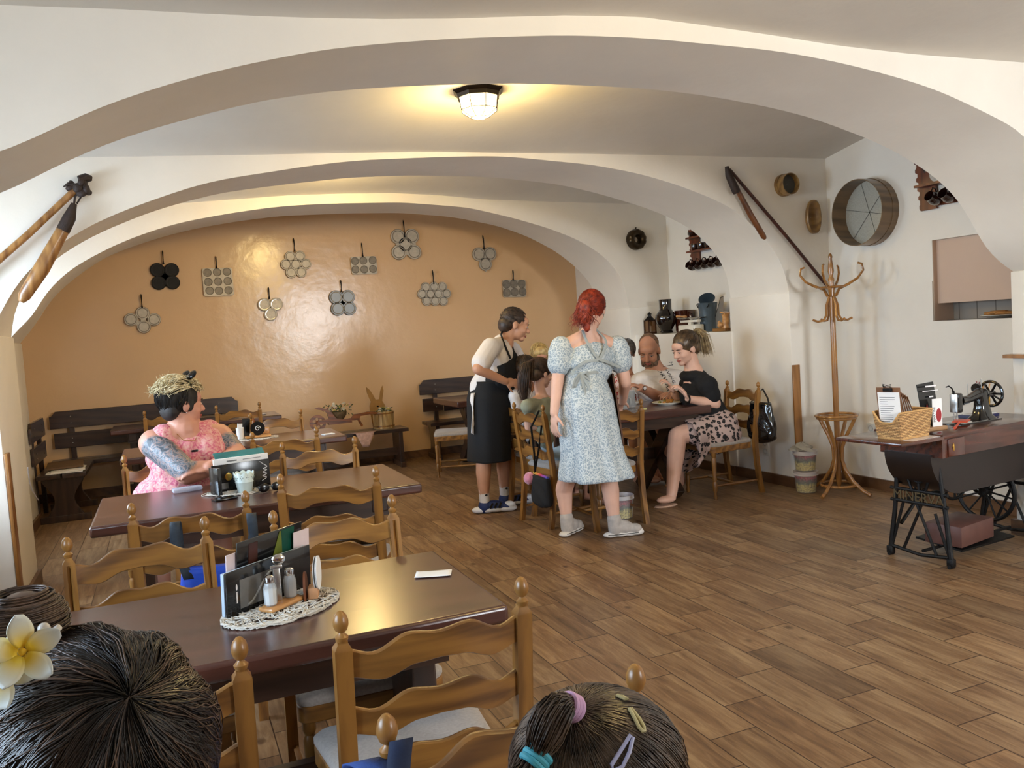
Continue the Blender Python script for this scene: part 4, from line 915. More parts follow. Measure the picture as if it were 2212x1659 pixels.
# second table
menu('black menu cover on the far left of the rack on the second table', (.165, 4.40, TZ+.005), (.2, 4.33, TZ+.005), .135, DKM, .02)
mm = menu('wide black and gold drinks card standing behind the lace pot', (.17, 4.42, TZ+.005), (.455, 4.47, TZ+.005), .14, sheet_mat('drinks_card', (9, [(.4, '0c0c0e'), (.55, '17171a'), (.62, '3b3322'), (.68, '111112')])), .008)
obj('handwritten_script', BM().tube(curve_([(.245, -.006, .03), (.27, -.006, .045), (.25, -.006, .055), (.272, -.006, .064), (.252, -.006, .074), (.274, -.006, .083), (.255, -.006, .092), (.276, -.006, .1), (.258, -.006, .115), (.24, -.006, .13)], 60), .0016, 6), 'white', mm)
obj('printed_picture', BM().ell((.08, -.0045, .075), (.018, .001, .02)), 'gold', mm); obj('printed_picture', BM().box((.05, -.0045, .03), (.05, .0008, .03)), GP, mm, smooth=False)
mb = menu('teal and white brochure lying on top of the menus on the second table', (.18, 4.41, TZ+.146), (.45, 4.46, TZ+.146), .03, 'paper', .014)
obj('teal_cover', BM().box((.14, .035, .04), (.25, .055, .004), rot=Euler((.5, 0, 0))), plain('teal_print', '2f6f70', .3, 0, .3, 12), mb, smooth=False)
obj('printed_lines', BM().box((.09, -.0075, .014), (.05, .0006, .007)).box((.19, -.0075, .014), (.09, .0006, .003)), GP, mb, smooth=False)
WP = plain('mint_white_enamel', 'd5e2dc', .35)
B = BM(); n = 60; rows = []
for z, r in ((0, .03), (.002, .032), (.055, .042), (.058, .0445), (.062, .043), (.1, .05)):
    rows.append([V((r*math.cos(2*PI*k/n), r*math.sin(2*PI*k/n), z if z < .09 else z+.009*abs(math.sin(5*2*PI*k/n/1.0)))) for k in range(n)])
B.grid(rows, close=True); B.b.verts.ensure_lookup_table(); B.b.faces.new(list(B.b.verts[:n])[::-1])
pp = onz(531, 1067, TZ); t = thing('plant_pot', 'white scalloped metal pot with lace pattern on the second table', 'pot', (pp.x, pp.y+.03, TZ))
obj('pot_body', B, WP, t, solid=.0015, ang=60)
B = BM()
for k in range(10):
    a = 2*PI*k/10; 
    for q in range(4): aa = a+.12*math.cos(q*PI/2); z = .083+.008*math.sin(q*PI/2); r = .0475+.001; B.ell((r*math.cos(aa), r*math.sin(aa), z), .0025, seg=6)
obj('lace_holes', B, plain('lace_shadow', '9aa7a0', .6), t)
pp = onz(405, 1062, TZ); t = thing('glasses_case', 'clear plastic case lying flat near the pink top', 'case', (pp.x, pp.y, TZ), R(10))
obj('case_body', BM().box((0, 0, .014), (.15, .06, .028), bev=.012), plain('clear_case', 'd6dcf0', .08, 0, .02, alpha=.5), t, sub=1); obj('stripe', BM().box((0, -.02, .014), (.12, .006, .008), bev=.002).box((.02, .012, .02), (.1, .01, .006), bev=.002), 'chrome', t)
pp = onz(585, 1062, TZ); t = thing('sunglasses', 'black sunglasses lying beside the white pot', 'sunglasses', (pp.x, pp.y, TZ), R(10))
for s in (-1, 1): obj('lens', BM().ell((s*.032, 0, .024), (.028, .008, .022)), 'blk', t); obj('temple', BM().tube([(s*.058, 0, .03), (s*.06, .07, .025), (s*.055, .12, .004)], .003, 6), 'blk', t)
obj('bridge', BM().cyl((-.008, 0, .028), (.008, 0, .028), .003), 'blk', t)
pp = onz(485, 1079, TZ); tag(obj('phone', BM().box((0, 0, .005), (.11, .065, .009), bev=.003), 'blk', None, (pp.x, pp.y, TZ), R(15)), 'black smartphone lying in front of the menu rack', 'phone')
pp = onz(470, 1050, TZ); tag(obj('napkin_roll', BM().tube([(-.03, 0, .02), (.0, 0, .018), (.05, .01, .02)], [.012, .017, .02], 12), 'white', None, (pp.x+.04, pp.y-.01, TZ)), 'rolled white napkin at the left of the lace pot', 'napkin')
# third table
pp = onz(560, 946, TZ); q0 = (.63, 6.85)
t = thing('condiment_tray', 'wooden tray with heart-shaped back on the third table', 'tray', (q0[0], q0[1], TZ+.008)); obj('tray', BM().box((0, 0, .01), (.2, .12, .02), bev=.009), 'beech', t, sub=1); obj('handle', BM().box((.05, .0, .05), (.09, .02, .05), bev=.01), 'beech', t)
t = thing('beer_mat_holder', 'round dark beer mat with white swirl standing on the wooden tray', 'beer mat', (q0[0]+.0, q0[1]-.03, TZ+.028)); obj('mat_disc', BM().lathe([(.055, 0), (.055, .004), (.001, .004)], (0, 0, .055), 36, Matrix.Rotation(R(90), 4, 'X')), 'blk', t, ang=40)
obj('swirl', BM().tube([(.022*(1-k/26)*math.cos(k*.42), -.005, .055+.022*(1-k/26)*math.sin(k*.42)) for k in range(20)], .003, 6), 'white', t)
for k, (lb, mm_, dx) in enumerate((('glass of napkins at the left of the third table tray', 'paper', -.13), ('dark menu standing on the third table behind the glass', DKM, -.08), ('amber oil bottle on the third table tray', plain('amber', '8a4b1c', .15), -.02))):
    if k == 1: o = obj('menu_card', BM().box((0, 0, .08), (.06, .008, .15), rot=Euler((0, .1, .2))), mm_, None, (q0[0]+dx, q0[1]+.06, TZ+.008), smooth=False)
    elif k == 0: o = obj('napkin_glass', BM().lathe([(.025, 0), (.03, .09), (.028, .09), (.001, .01)], seg=20, cap=False).box((0, 0, .08), (.035, .012, .08), rot=Euler((0, .1, .3))), mm_, None, (q0[0]+dx, q0[1]+.02, TZ+.008))
    else: o = obj('oil_bottle', BM().lathe([(.018, 0), (.022, .01), (.022, .07), (.009, .1), (.009, .13), (.001, .132)], seg=20), mm_, None, (q0[0]+dx, q0[1]+.045, TZ+.028))
    tag(o, lb, ['glass', 'menu', 'bottle'][k])
pp = onz(709, 938, TZ); tag(obj('napkin', BM().box((0, 0, .003), (.09, .06, .004), rz=.3), 'paper', None, (pp.x, pp.y, TZ), smooth=False), 'white paper napkin at the right end of the third table', 'napkin')
pp = (.93, 9.35); tag(obj('saucer', BM().lathe([(.001, 0), (.02, 0), (.04, .008), (.02, .004), (.001, .003)], seg=20, cap=False), 'white', None, (*pp, .755)), 'tiny white saucer on the small rear table', 'saucer')
# family table
def plate(label, loc, r=.13):
    t = thing('dinner_plate', label, 'plate', loc); obj('dish', BM().lathe([(r*.6, 0), (r*.62, .004), (r, .02), (r*1.01, .024), (r*.62, .009), (.001, .008)], seg=36, cap=False), WE_, t, ang=0); return t
pl = plate('white plate of roast potatoes in front of the woman in black', (3.98, 6.12, TZ), .14)
fm = plain('roast_potato', 'b07a35', .5, 0, .35, 20); random.seed(11)
for k in range(9): tag(obj('potato_piece', BM().ell((0, 0, .012), (random.uniform(.018, .03), random.uniform(.012, .02), .012), Euler((0, 0, random.random()*3)), 10), [fm, plain('fried_green', '7d7b3a', .6)][k % 3 == 2], None, (3.98+random.uniform(-.075, .075), 6.12+random.uniform(-.06, .06), TZ+.01+.008*(k % 2))), 'browned food piece on the plate of the woman in black', 'food', 'food pieces on the plate')
plate('white plate beside the beer glasses, half behind the tall one', (3.78, 6.42, TZ), .1)
def mug(label, loc, h, r):
    t = thing('beer_mug', label, 'mug', loc, R(-60), 'glass mugs of dark drink')
    obj('glass', BM().lathe([(r*.9, 0), (r, .01), (r, h), (r*.95, h), (r*.93, .012), (.001, .012)], seg=24, cap=False), plain('mug_glass', 'cfd2d3', .06, 0, .02, alpha=.35), t)
    obj('drink', BM().lathe([(r*.88, .013), (r*.92, h*.93), (.001, h*.94)], seg=24), plain('dark_drink', '0d0605', .1, 0, .1), t); obj('handle', BM().tube([(r, 0, h*.85), (r*1.6, 0, h*.75), (r*1.6, 0, h*.35), (r, 0, h*.22)], .006, 8), MC['mug_glass'], t)
mug('taller dark beer mug on the family table', (3.66, 6.2, TZ), .15, .037); mug('shorter dark beer mug at the left of the tall one', (3.55, 6.12, TZ), .115, .036)
t = thing('cutlery', 'knife and fork lying on the near edge of the family table', 'cutlery', (3.52, 5.95, TZ), R(10)); obj('knife', BM().box((0, 0, .003), (.2, .014, .003)), 'chrome', t); obj('fork', BM().box((0, .03, .003), (.12, .008, .003)).box((.08, .03, .003), (.05, .02, .002)), 'chrome', t)
tag(obj('lemon_slice', BM().lathe([(.022, 0), (.022, .006), (.001, .007)], seg=24), plain('lemon', 'cfd387', .5), None, (3.64, 5.96, TZ)), 'pale green lemon slice on the family table edge', 'lemon slice')
tag(obj('paper_tissue', BM().box((0, 0, .02), (.06, .05, .04), bev=.012), 'paper', None, (3.42, 6.1, TZ), .4, sub=1), 'white tissue packet left of the beer mugs', 'tissue')
# bench with the wheelbarrow planter and rabbit bucket
Bz = .45; RD = wood('red_wood', '4a2410', '8a4e22', 0, 1.6)
pw = V((1.78, 9.42, Bz)); t = thing('wheelbarrow_planter', 'small brown wooden wheelbarrow planter with bird-shaped prow', 'planter', pw)
Yw_ = 9.36
def zp(l, dy=0): return [(640+.14467*x, 820+.14467*y) for x, y in l]
def pxprism(B, pts, Y, d, holes=None):
    q = [O_(x, y, Y)-pw for x, y in pts]; B.prism([(p.x, p.z) for p in q], d, mt=Matrix.Translation((0, Y-pw.y, 0)), holes=[[((O_(x, y, Y)-pw).x, (O_(x, y, Y)-pw).z) for x, y in h] for h in holes] if holes else None); return B
O_ = ony
PR = zp([(265,440),(340,412),(400,428),(470,445),(530,490),(570,545),(600,580),(700,595),(820,575),(850,520),(950,505),(1060,480),(1160,480),(1215,490),(1210,505),(1100,520),(960,545),(940,600),(800,612),(640,650),(450,655),(380,670),(310,655),(340,615),(440,602),(485,590),(470,520),(430,475),(350,455)])
for Yp_ in (9.34, 9.46): obj('side_panel', pxprism(BM(), PR, Yp_, .018), RD, t, ang=25)
cw_ = zp([(322, 650)])[0]; rr_ = 17.5
ring = lambda r, n, ox=0, oy=0: [(cw_[0]+ox+r*math.cos(2*PI*k/n), cw_[1]+oy+r*math.sin(2*PI*k/n)) for k in range(n)]
obj('wheel', pxprism(BM(), ring(rr_, 30), 9.41, .02, [ring(3.6, 8, 8.5*math.cos(a), 8.5*math.sin(a)) for a in (.3, 1.35, 2.4, 3.5, 4.5, 5.5)]), RD, t, ang=25)
for Yp_ in (9.35, 9.45): obj('leg', BM().tube([O_(*zp([(930, 600)])[0], Yp_)-pw, O_(*zp([(985, 690)])[0], Yp_)-pw], .014, 8), RD, t)
obj('tray', BM().box((-.02, -.02, .13), (.26, .1, .02)), RD, t)
def bouquet(label, c, w, h, n, cols, green, seed):
    rnd = random.Random(seed); t = thing('flower_bouquet', label, 'flowers', c)
    B = BM()
    for k in range(70):
        a = rnd.random()*2*PI; r = rnd.random(); p = V((w*r*math.cos(a)*1.2, .07*r*math.sin(a), h*rnd.uniform(.1, .75))); d = V((rnd.uniform(-1, 1), rnd.uniform(-.5, .5), rnd.uniform(.1, 1))).normalized()*.035
        B.tube([p, p+d*.5, p+d], [.002, .006, .001], 4, flat=(1, .3))
    obj('foliage', B, green, t)
    for k in range(n):
        a = rnd.random()*2*PI; r = rnd.random()**.5; c0 = V((w*r*math.cos(a), .06*r*math.sin(a)-.02, h*(.55+.45*rnd.random()*(1-r*.5)))); B = BM(); col = cols[k % len(cols)]
        ax = Euler((rnd.uniform(-1.3, .0), rnd.uniform(-.6, .6), rnd.random()*3)); R_ = rnd.uniform(.014, .024)
        for q in range(7): aa = 2*PI*q/7; B.ell(c0 + ax.to_matrix() @ V((R_*.65*math.cos(aa), R_*.65*math.sin(aa), .002)), (R_*.5, R_*.28, .003), (Matrix.Rotation(aa, 3, 'Z').to_euler() if 0 else (ax.to_matrix() @ Matrix.Rotation(aa, 3, 'Z')).to_euler()), 8)
        B.ell(c0, R_*.3, seg=8); obj('blossom', B, col, t)
    return t
cr, ye, gr = plain('petal_cream', 'd8cfb8', .7), plain('petal_yellow', 'cdbb62', .7), plain('leaf_green', '44532c', .7, 0, .3, 30); pk = plain('petal_pink', 'c59a8c', .7)
bouquet('cream and yellow flowers in the wheelbarrow planter', (pw.x-.02, pw.y, Bz+.17), .15, .2, 22, [cr, cr, ye, pk], gr, 2)
tag(obj('wicker_pot', BM().lathe([(.05, 0), (.085, .05), (.09, .09), (.08, .09), (.001, .06)], seg=24, cap=False), plain('twig', '6b573c', .8, 0, .4, 50, .6), None, (pw.x-.02, pw.y, Bz+.165)), 'round twig basket set in the wheelbarrow planter', 'basket')
pr = V((2.3, 9.55, Bz)); t = thing('wooden_bucket', 'round bucket of pale wooden staves on the low bench', 'bucket', pr); PWD = wood('pale_staves', '8f6f42', 'c7a874', 2, 1)
B = BM()
for k in range(18):
    a = 2*PI*k/18; B.box((.115*math.cos(a), .115*math.sin(a), .1), (.012, .037, .2), rz=a)
B.lathe([(.1, .01), (.001, .01)], seg=20); obj('staves', B, PWD, t, smooth=False)
for z in (.02, .17): obj('hoop', BM().lathe([(.124, z), (.126, z+.008), (.124, z+.016)], seg=36, cap=False), 'oak', t)
bouquet('white and yellow flowers in the stave bucket', (pr.x, pr.y, Bz+.13), .09, .12, 14, [cr, ye, cr], gr, 4)
t = thing('wooden_rabbit', 'flat wooden rabbit head with long ears behind the stave bucket', 'ornament', (pr.x-.03, pr.y+.12, Bz)); RB = plain('rabbit_wood', 'a5793f', .7, 0, .15, 12)
P = [(-.07, 0), (.07, 0), (.09, .2), (.085, .26), (.06, .31), (.07, .36), (.085, .43), (.075, .49), (.045, .43), (.03, .36), (.02, .33), (-.02, .33), (-.04, .38), (-.08, .45), (-.12, .49), (-.115, .42), (-.095, .36), (-.075, .31), (-.095, .26), (-.095, .2)]
obj('rabbit_shape', BM().prism(P, .012), RB, t, smooth=False); obj('nose', BM().ell((-.0, -.004, .25), (.014, .006, .009)), 'blk', t)
fld = BM().grid([[V((x, -.22-.0*j, .002)) if False else V((x*(1-.11*j), -.1-.03*j if j < 4 else -.2, .004 if j < 4 else .004-.04*(j-3))) for x in [-.16+.32*i/10 for i in range(11)]] for j in range(8)])
tag(obj('lace_doily', fld, plain('doily', 'b9978a', .9, 0, .2, 40), None, (pw.x+.22, pw.y, Bz), solid=.002), 'pinkish lace doily hanging over the bench edge', 'doily')
# ================================================================== SEWING MACHINE CORNER
SO = V((3.56, 3.285, 0)); SA = R(5.3)
DW = wood('treadle_wood', '2c120b', '55281a', 0, 1.2, .2, .6)
t = thing('treadle_sewing_table', 'old treadle sewing machine table with drawer and lettered black iron frame', 'table', SO, SA)
obj('leaf', BM().box((.18, .2, .752), (.36, .43, .02), bev=.004), DW, t)
obj('tabletop', BM().box((.86, .21, .757), (1.02, .45, .024), bev=.005), DW, t)
obj('drawer_case', BM().box((.87, .015, .69), (.98, .03, .11), bev=.003).box((.37, .2, .69), (.025, .4, .11)).box((.87, .4, .69), (.98, .03, .11)), DW, t)
obj('drawer_front', BM().box((.47, -.004, .69), (.14, .012, .1), bev=.003), DW, t); obj('keyhole_plate', BM().ell((.44, -.012, .69), (.009, .003, .022)), 'gold', t)
n = 14; P = [(.3+.0, .64)]
P = [(.34+.26*(1-math.cos(PI/2*i/n)), .65-.25*math.sin(PI/2*i/n)) for i in range(n+1)]; P = [(.34, .65)] + P[1:] + [(1.25, .40), (1.34, .5), (1.38, .65)]
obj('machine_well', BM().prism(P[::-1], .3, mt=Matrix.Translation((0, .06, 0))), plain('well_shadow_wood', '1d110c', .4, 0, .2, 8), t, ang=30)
IR = 'cast'
def frame(x, nm):
    B = BM(); T, D = .64, 0.0
    L1 = [(x, .08, T), (x, .035, .3), (x, .01, .04)]; L2 = [(x, .33, T), (x, .36, .3), (x, .4, .04)]
    for L_ in (L1, L2): B.tube(L_, [.012, .013, .016], 8)
    for y in (.01, .4): B.box((x, y, .035), (.035, .04, .045), bev=.006).tube([(x-.02, y, .012), (x+.02, y, .012)], .012, 10)
    for a, b in (((.08, T), (.2, .3)), ((.33, T), (.2, .3)), ((.1, .3), (.02, .06)), ((.1, .3), (.2, .06)) if 0 else ((.2, .3), (.1, .06)), ((.2, .3), (.31, .06)), ((.3, .35), (.39, .06)), ((.2, T), (.2, .42))): B.tube([(x, a[0], a[1]), (x, b[0], b[1])], .0085, 6)
    for z in (.06, .345, .415): B.tube([(x, .02, z), (x, .2, z-.0 if z > .1 else z-.02), (x, .385, z)], .011, 8)
    B.tube([(x, .2+.035*math.cos(a), .5+.035*math.sin(a)) for a in [2*PI*k/14 for k in range(14)]], .008, 6, closed=True)
    return obj(nm, B, IR, t)
f1 = frame(.42, 'iron_leg_frame'); frame(1.3, 'iron_leg_frame')
text('frame_lettering', 'MINERVA', .078, plain('worn_brass_letters', '5a4a30', .5, .6), f1, Matrix.Translation((.41, .2, .38)) @ Matrix.Rotation(R(-90), 4, 'Z') @ Matrix.Rotation(R(90), 4, 'X'), .003)
B = BM().tube([(.44, .34, .45), (1.3, .34, .45)], .011, 8).tube([(.44, .34, .34), (1.3, .34, .34)], .011, 8).tube([(.44, .34, .62), (.6, .34, .47)], .011, 8).tube([(.44, .34, .2), (.6, .34, .33)], .011, 8).tube([(1.3, .34, .62), (1.1, .34, .47)], .011, 8).tube([(1.3, .34, .2), (1.1, .34, .33)], .011, 8)
cbk = obj('cross_brace', B, IR, t)
text('brace_lettering', 'MINERVA', .095, IR, cbk, Matrix.Translation((.76, .335, .395)) @ Matrix.Rotation(R(90), 4, 'X'), .004)
def wheel(nm, c, r, sp, rim=.013):
    B = BM().tube([(c[0], c[1]+r*math.cos(a), c[2]+r*math.sin(a)) for a in [2*PI*k/40 for k in range(40)]], rim, 8, closed=True)
    for k in range(sp): a = 2*PI*k/sp; B.tube([(c[0], c[1], c[2]), (c[0], c[1]+r*math.cos(a+.15), c[2]+r*math.sin(a+.15))], .006, 6)
    B.lathe([(.025, -.03), (.025, .03)], c, 14, Matrix.Rotation(R(90), 4, 'Y')); return obj(nm, B, IR, t)
wheel('drive_wheel', (1.15, .27, .30), .185, 12)
B = BM().tube([(.95+.13*math.cos(a), .34, .4+.13*math.sin(a)) for a in [2*PI*k/30 for k in range(30)]], .01, 8, closed=True)
for k in range(8): a = 2*PI*k/8; B.tube([(.95, .34, .4), (.95+.13*math.cos(a), .34, .4+.13*math.sin(a))], .007, 6)
fw = obj('lettered_ring', B, IR, t); text('ring_lettering', 'NAVY', .05, IR, fw, Matrix.Translation((.95, .333, .41)) @ Matrix.Rotation(R(90), 4, 'X'), .004)
obj('treadle', BM().box((.83, .2, .075), (.5, .3, .012), rot=Euler((.08, 0, 0))).tube([(.44, .2, .06), (1.28, .2, .06)], .01, 8), IR, t)
tag(obj('wooden_box', BM().box((0, 0, .06), (.36, .22, .12), bev=.004), plain('box_brown', '5a3a32', .5, 0, .15, 12), None, SO+V((.72, .24, .083)), SA+.1), 'brown leatherette box standing on the treadle', 'box')
def W(x, y, z=.77): return SO + Matrix.Rotation(SA, 3, 'Z') @ V((x, y, z))
# wicker basket with clipboards
bk = thing('wicker_basket', 'pale wicker basket with a dipped front holding clipboards', 'basket', W(.21, .13, .764), SA)
def wick():
    m, nt, b = newmat('wicker'); tc = N(nt, 'ShaderNodeTexCoord'); sp_ = N(nt, 'ShaderNodeSeparateXYZ'); nt.links.new(tc.outputs['Object'], sp_.inputs[0])
    ax = N(nt, 'ShaderNodeMath', _operation='ADD'); nt.links.new(sp_.outputs[0], ax.inputs[0]); nt.links.new(sp_.outputs[1], ax.inputs[1])
    cbx = N(nt, 'ShaderNodeCombineXYZ'); nt.links.new(ax.outputs[0], cbx.inputs[0]); nt.links.new(sp_.outputs[2], cbx.inputs[1])
    br = N(nt, 'ShaderNodeTexBrick', Scale=1.0, Mortar_Size=.0016, Mortar_Smooth=.6, Brick_Width=.026, Row_Height=.0085, Color1=S('d6ab72'), Color2=S('c4935c'), Mortar=S('6e4a28')); nt.links.new(cbx.outputs[0], br.inputs['Vector']); nt.links.new(br.outputs['Color'], b.inputs['Base Color'])
    bp = N(nt, 'ShaderNodeBump', Strength=.9, Distance=.004, _invert=True); nt.links.new(br.outputs['Fac'], bp.inputs['Height']); nt.links.new(bp.outputs[0], b.inputs['Normal']); b.inputs['Roughness'].default_value = .6; return m
WK = wick(); w0, w1, d0, d1, hh = .115, .135, .07, .085, .15
def rect_ring(w, d, z, dip=0):
    P = []
    for i in range(12): x = -w+2*w*i/12; P.append(V((x, -d, z)))
    for i in range(8): y = -d+2*d*i/8; P.append(V((w, y, z)))
    for i in range(12): P.append(V((w-2*w*i/12, d, z)))
    for i in range(8):
        y = d-2*d*i/8; P.append(V((-w, y, z)))
    if dip:
        for p in P:
            if p.x < -w+.001 or (p.y < -d+.001 and p.x < 0): s_ = max(0, 1-abs(p.y+.0)/(d*1.0)) if p.x < -w+.001 else max(0, 1-(p.x+w)/.09)*0; p.z -= dip*min(1, s_*1.8)
    return P
rows = [rect_ring(w0+(w1-w0)*f, d0+(d1-d0)*f, hh*f, .06*f**2) for f in [i/14 for i in range(15)]]
B = BM().grid(rows, close=True); B.b.verts.ensure_lookup_table(); B.b.faces.new(list(B.b.verts[:40])[::-1]); obj('basket_body', B, WK, bk, solid=.007, ang=60)
obj('braided_rim', BM().tube(rows[-1], .006, 8, closed=True), plain('rim_wicker', 'c99c62', .6, 0, .2, 60, .4), bk); obj('braided_foot', BM().tube([p+V((0, 0, .005)) for p in rows[0]], .006, 8, closed=True), MC['rim_wicker'], bk)
for k in range(7):
    o = thing('clipboard', ['brown clipboard with a printed white menu, frontmost in the wicker basket'][0] if k == 0 else 'brown clipboard in the row behind the printed menu in the basket', 'clipboard', W(.12+.027*k, .13, .78), SA+R(-90 if k else -75), 'clipboards standing in the wicker basket' if k else None)
    tl = Matrix.Rotation(R(8+3*k), 4, 'X'); ht = .275-.006*k
    obj('board', BM().box((0, 0, ht/2), (.13 if k == 0 else .12, .003, ht), mt=tl), plain('hardboard', '7c5436', .6, 0, .1, 20), o, smooth=False)
    ps = obj('paper', BM().box((0, -.003, ht/2-.012), (.118 if k == 0 else .11, .0015, ht-.03), mt=tl), 'paper', o, smooth=False)
    if k == 0:
        B = BM(); random.seed(2)
        for j in range(13): ww = random.uniform(.04, .085); B.box((-.05+ww/2, -.0042, ht-.055-.0125*j), (ww, .0004, .0028), mt=tl)
        obj('printed_lines', B, plain('print_grey', '6e6e72', .7), ps, smooth=False)
    obj('clip', BM().box((0, -.007, ht-.012), (.05, .008, .018), mt=tl).tube([tl @ V(p) for p in ((-.018, -.006, ht-.005), (-.022, -.01, ht+.02), (.0, -.012, ht+.014), (.022, -.01, ht+.02), (.018, -.006, ht-.005))], .0022, 6), 'cast', o)
# sewing machine head
mp = thing('sewing_machine', 'vintage black sewing machine head with spoked hand wheel', 'sewing machine', W(1.03, .2, .769), SA)
BL = plain('japanned_black', '0d0d0e', .16, .2, .1, 8, coat=.8)
B = BM(); rows = []
for z, rx, ry, cx in ((0, .078, .075, 0), (.01, .074, .07, 0), (.03, .055, .048, 0), (.08, .045, .038, 0), (.12, .044, .036, 0), (.15, .05, .036, -.003), (.175, .05, .032, -.008), (.19, .03, .02, -.012)):
    rows.append([V((cx+rx*(abs(math.cos(a))**.7)*(1 if math.cos(a) > 0 else -1), ry*(abs(math.sin(a))**.7)*(1 if math.sin(a) > 0 else -1), z)) for a in [2*PI*k/28 for k in range(28)]])
B.grid(rows, close=True); B.b.verts.ensure_lookup_table(); B.b.faces.new(list(B.b.verts[:28])[::-1]); B.b.faces.new(list(B.b.verts[-28:])); obj('pillar', B, BL, mp, ang=50)
obj('arm', BM().tube([(.0, 0, .16), (-.06, 0, .155), (-.14, 0, .135), (-.19, 0, .135), (-.215, 0, .135)], [.034, .03, .024, .03, .034], 16), BL, mp)
obj('head', BM().box((-.24, 0, .125), (.05, .06, .12), bev=.012), BL, mp, sub=1); obj('face_plate', BM().box((-.268, 0, .125), (.006, .05, .11), bev=.003), 'steel', mp)
obj('needle_bar', BM().cyl((-.24, 0, .01), (-.24, 0, .08), .004).cyl((-.255, .01, .02), (-.255, .01, .08), .003).box((-.24, 0, .012), (.03, .012, .006)), 'steel', mp); obj('bed', BM().box((-.12, 0, .003), (.4, .15, .008), bev=.003), BL, mp)
obj('slide_plate', BM().box((-.12, -.05, .008), (.3, .03, .002)), 'chrome', mp); obj('take_up_wire', BM().tube([(-.27, 0, .19), (-.28, 0, .215), (-.31, 0, .232), (-.335, 0, .228)], .004, 8).cyl((-.262, 0, .17), (-.27, 0, .2), .007), 'cast', mp)
for x in (-.13, .0): obj('spool_pin', BM().cyl((x, 0, .14), (x, 0, .23 if x else .25), .0025), 'steel', mp)
obj('badge', BM().ell((.02, -.037, .115), (.008, .002, .026)), 'gold', mp); obj('bobbin_winder', BM().lathe([(.03, -.01), (.03, .01)], (0, .03, .19), 20, Matrix.Rotation(R(90), 4, 'Y')), BL, mp)
B = BM().tube([(.09, .075*math.cos(a), .15+.075*math.sin(a)) for a in [2*PI*k/36 for k in range(36)]], .009, 8, closed=True)
for k in range(6): a = 2*PI*k/6; B.tube([(.09, 0, .15), (.09, .073*math.cos(a), .15+.073*math.sin(a))], .0075, 6)
B.cyl((.03, 0, .15), (.115, 0, .15), .02).cyl((.09, .0, .15), (.15, -.02, .11), .006); obj('hand_wheel', B, BL, mp)
# leaflets, fly swatter, pens
t = thing('leaflet_stand', 'black leaflet stand with red and white cards in front of the machine', 'stand', W(.5, .16, .77), SA+R(-8))
obj('wood_base', BM().box((0, 0, .01), (.14, .09, .022), bev=.003), plain('light_base', 'a07a55', .5, 0, .1, 14), t)
cal = obj('black_card', BM().box((0, .02, .145), (.125, .004, .25), rot=Euler((-.12, -.07, 0))), DKM, t, smooth=False)
obj('printed_lines', BM().box((0, .0, .252), (.08, .0012, .008)).box((0, .004, .225), (.115, .0012, .004)).box((.01, .008, .19), (.03, .0012, .008)), 'white', cal, smooth=False)
obj('red_triangle', BM().prism([(-.035, .1), (.0, .1), (-.02, .15)], .002, mt=Matrix.Translation((0, .01, 0))), plain('print_red', 'a3232a', .4), cal, smooth=False)
lf = obj('white_leaflet', BM().box((.01, -.03, .1), (.07, .004, .16)), 'paper', t, smooth=False)
obj('red_print', BM().ell((.02, -.0325, .085), (.02, .001, .04)), MC['print_red'], lf); text('leaflet_text', 'MARTINI', .022, 'blk', lf, Matrix.Translation((-.013, -.0325, .09)) @ Matrix.Rotation(R(90), 4, 'X') @ Matrix.Rotation(R(90), 4, 'Z'), .0003)
t = thing('fly_swatter', 'orange plastic fly swatter lying on the sewing table', 'fly swatter', W(.62, .09, .772), SA+R(25))
OR = plain('orange_plastic', 'c4492a', .4); obj('handle', BM().tube([(-.06, 0, .006), (.04, 0, .014), (.1, 0, .02)], [.008, .006, .006], 8), OR, t); obj('paddle', BM().box((.16, 0, .02), (.13, .08, .006), bev=.002), OR, t)
t = thing('pencil_glass', 'glass crammed with pens and pencils behind the machine', 'pencil glass', W(1.2, .3, .77)); obj('glass', BM().lathe([(.03, 0), (.036, .1), (.034, .1), (.001, .006)], seg=20, cap=False), 'plast', t)
random.seed(8)
for k in range(9):
    a = random.random()*6; o = obj('pencil', BM().cyl((0, 0, 0), (.035*math.cos(a), .035*math.sin(a), .19+random.uniform(-.02, .02)), .004), [plain('pencil_red', '7a2a22', .4), plain('pencil_dark', '2a2420', .4), 'beech'][k % 3], None, W(1.2, .3, .778)+V((random.uniform(-.015, .015), random.uniform(-.015, .015), 0)))
    tag(o, 'pen or pencil standing in the glass behind the machine', 'pencil', 'pencils in the glass')
t = thing('notebook_stack', 'blue notebook under loose papers at the right of the machine', 'notebook', W(1.12, .28, .769), SA); obj('notebook', BM().box((0, 0, .01), (.2, .14, .018), bev=.002), plain('notebook_blue', '23244f', .4), t, smooth=False); obj('papers', BM().box((.01, 0, .021), (.17, .12, .003), rz=.1), 'paper', t, smooth=False)
tag(obj('paper_sheet', BM().box((0, 0, .0005), (.33, .24, .001), rz=.12), plain('glossy_sheet', 'd8d0cc', .15), None, W(.27, .12, .7625), smooth=False), 'glossy white sheet under the wicker basket', 'paper')
tag(obj('tape_roll', BM().tube([(-.04, 0, .012), (.0, 0, .016), (.04, .01, .008)], [.008, .014, .01], 10, flat=(1, .7)), 'white', None, W(.4, .2, .769)), 'small white crumpled cloth right of the wicker basket', 'cloth')
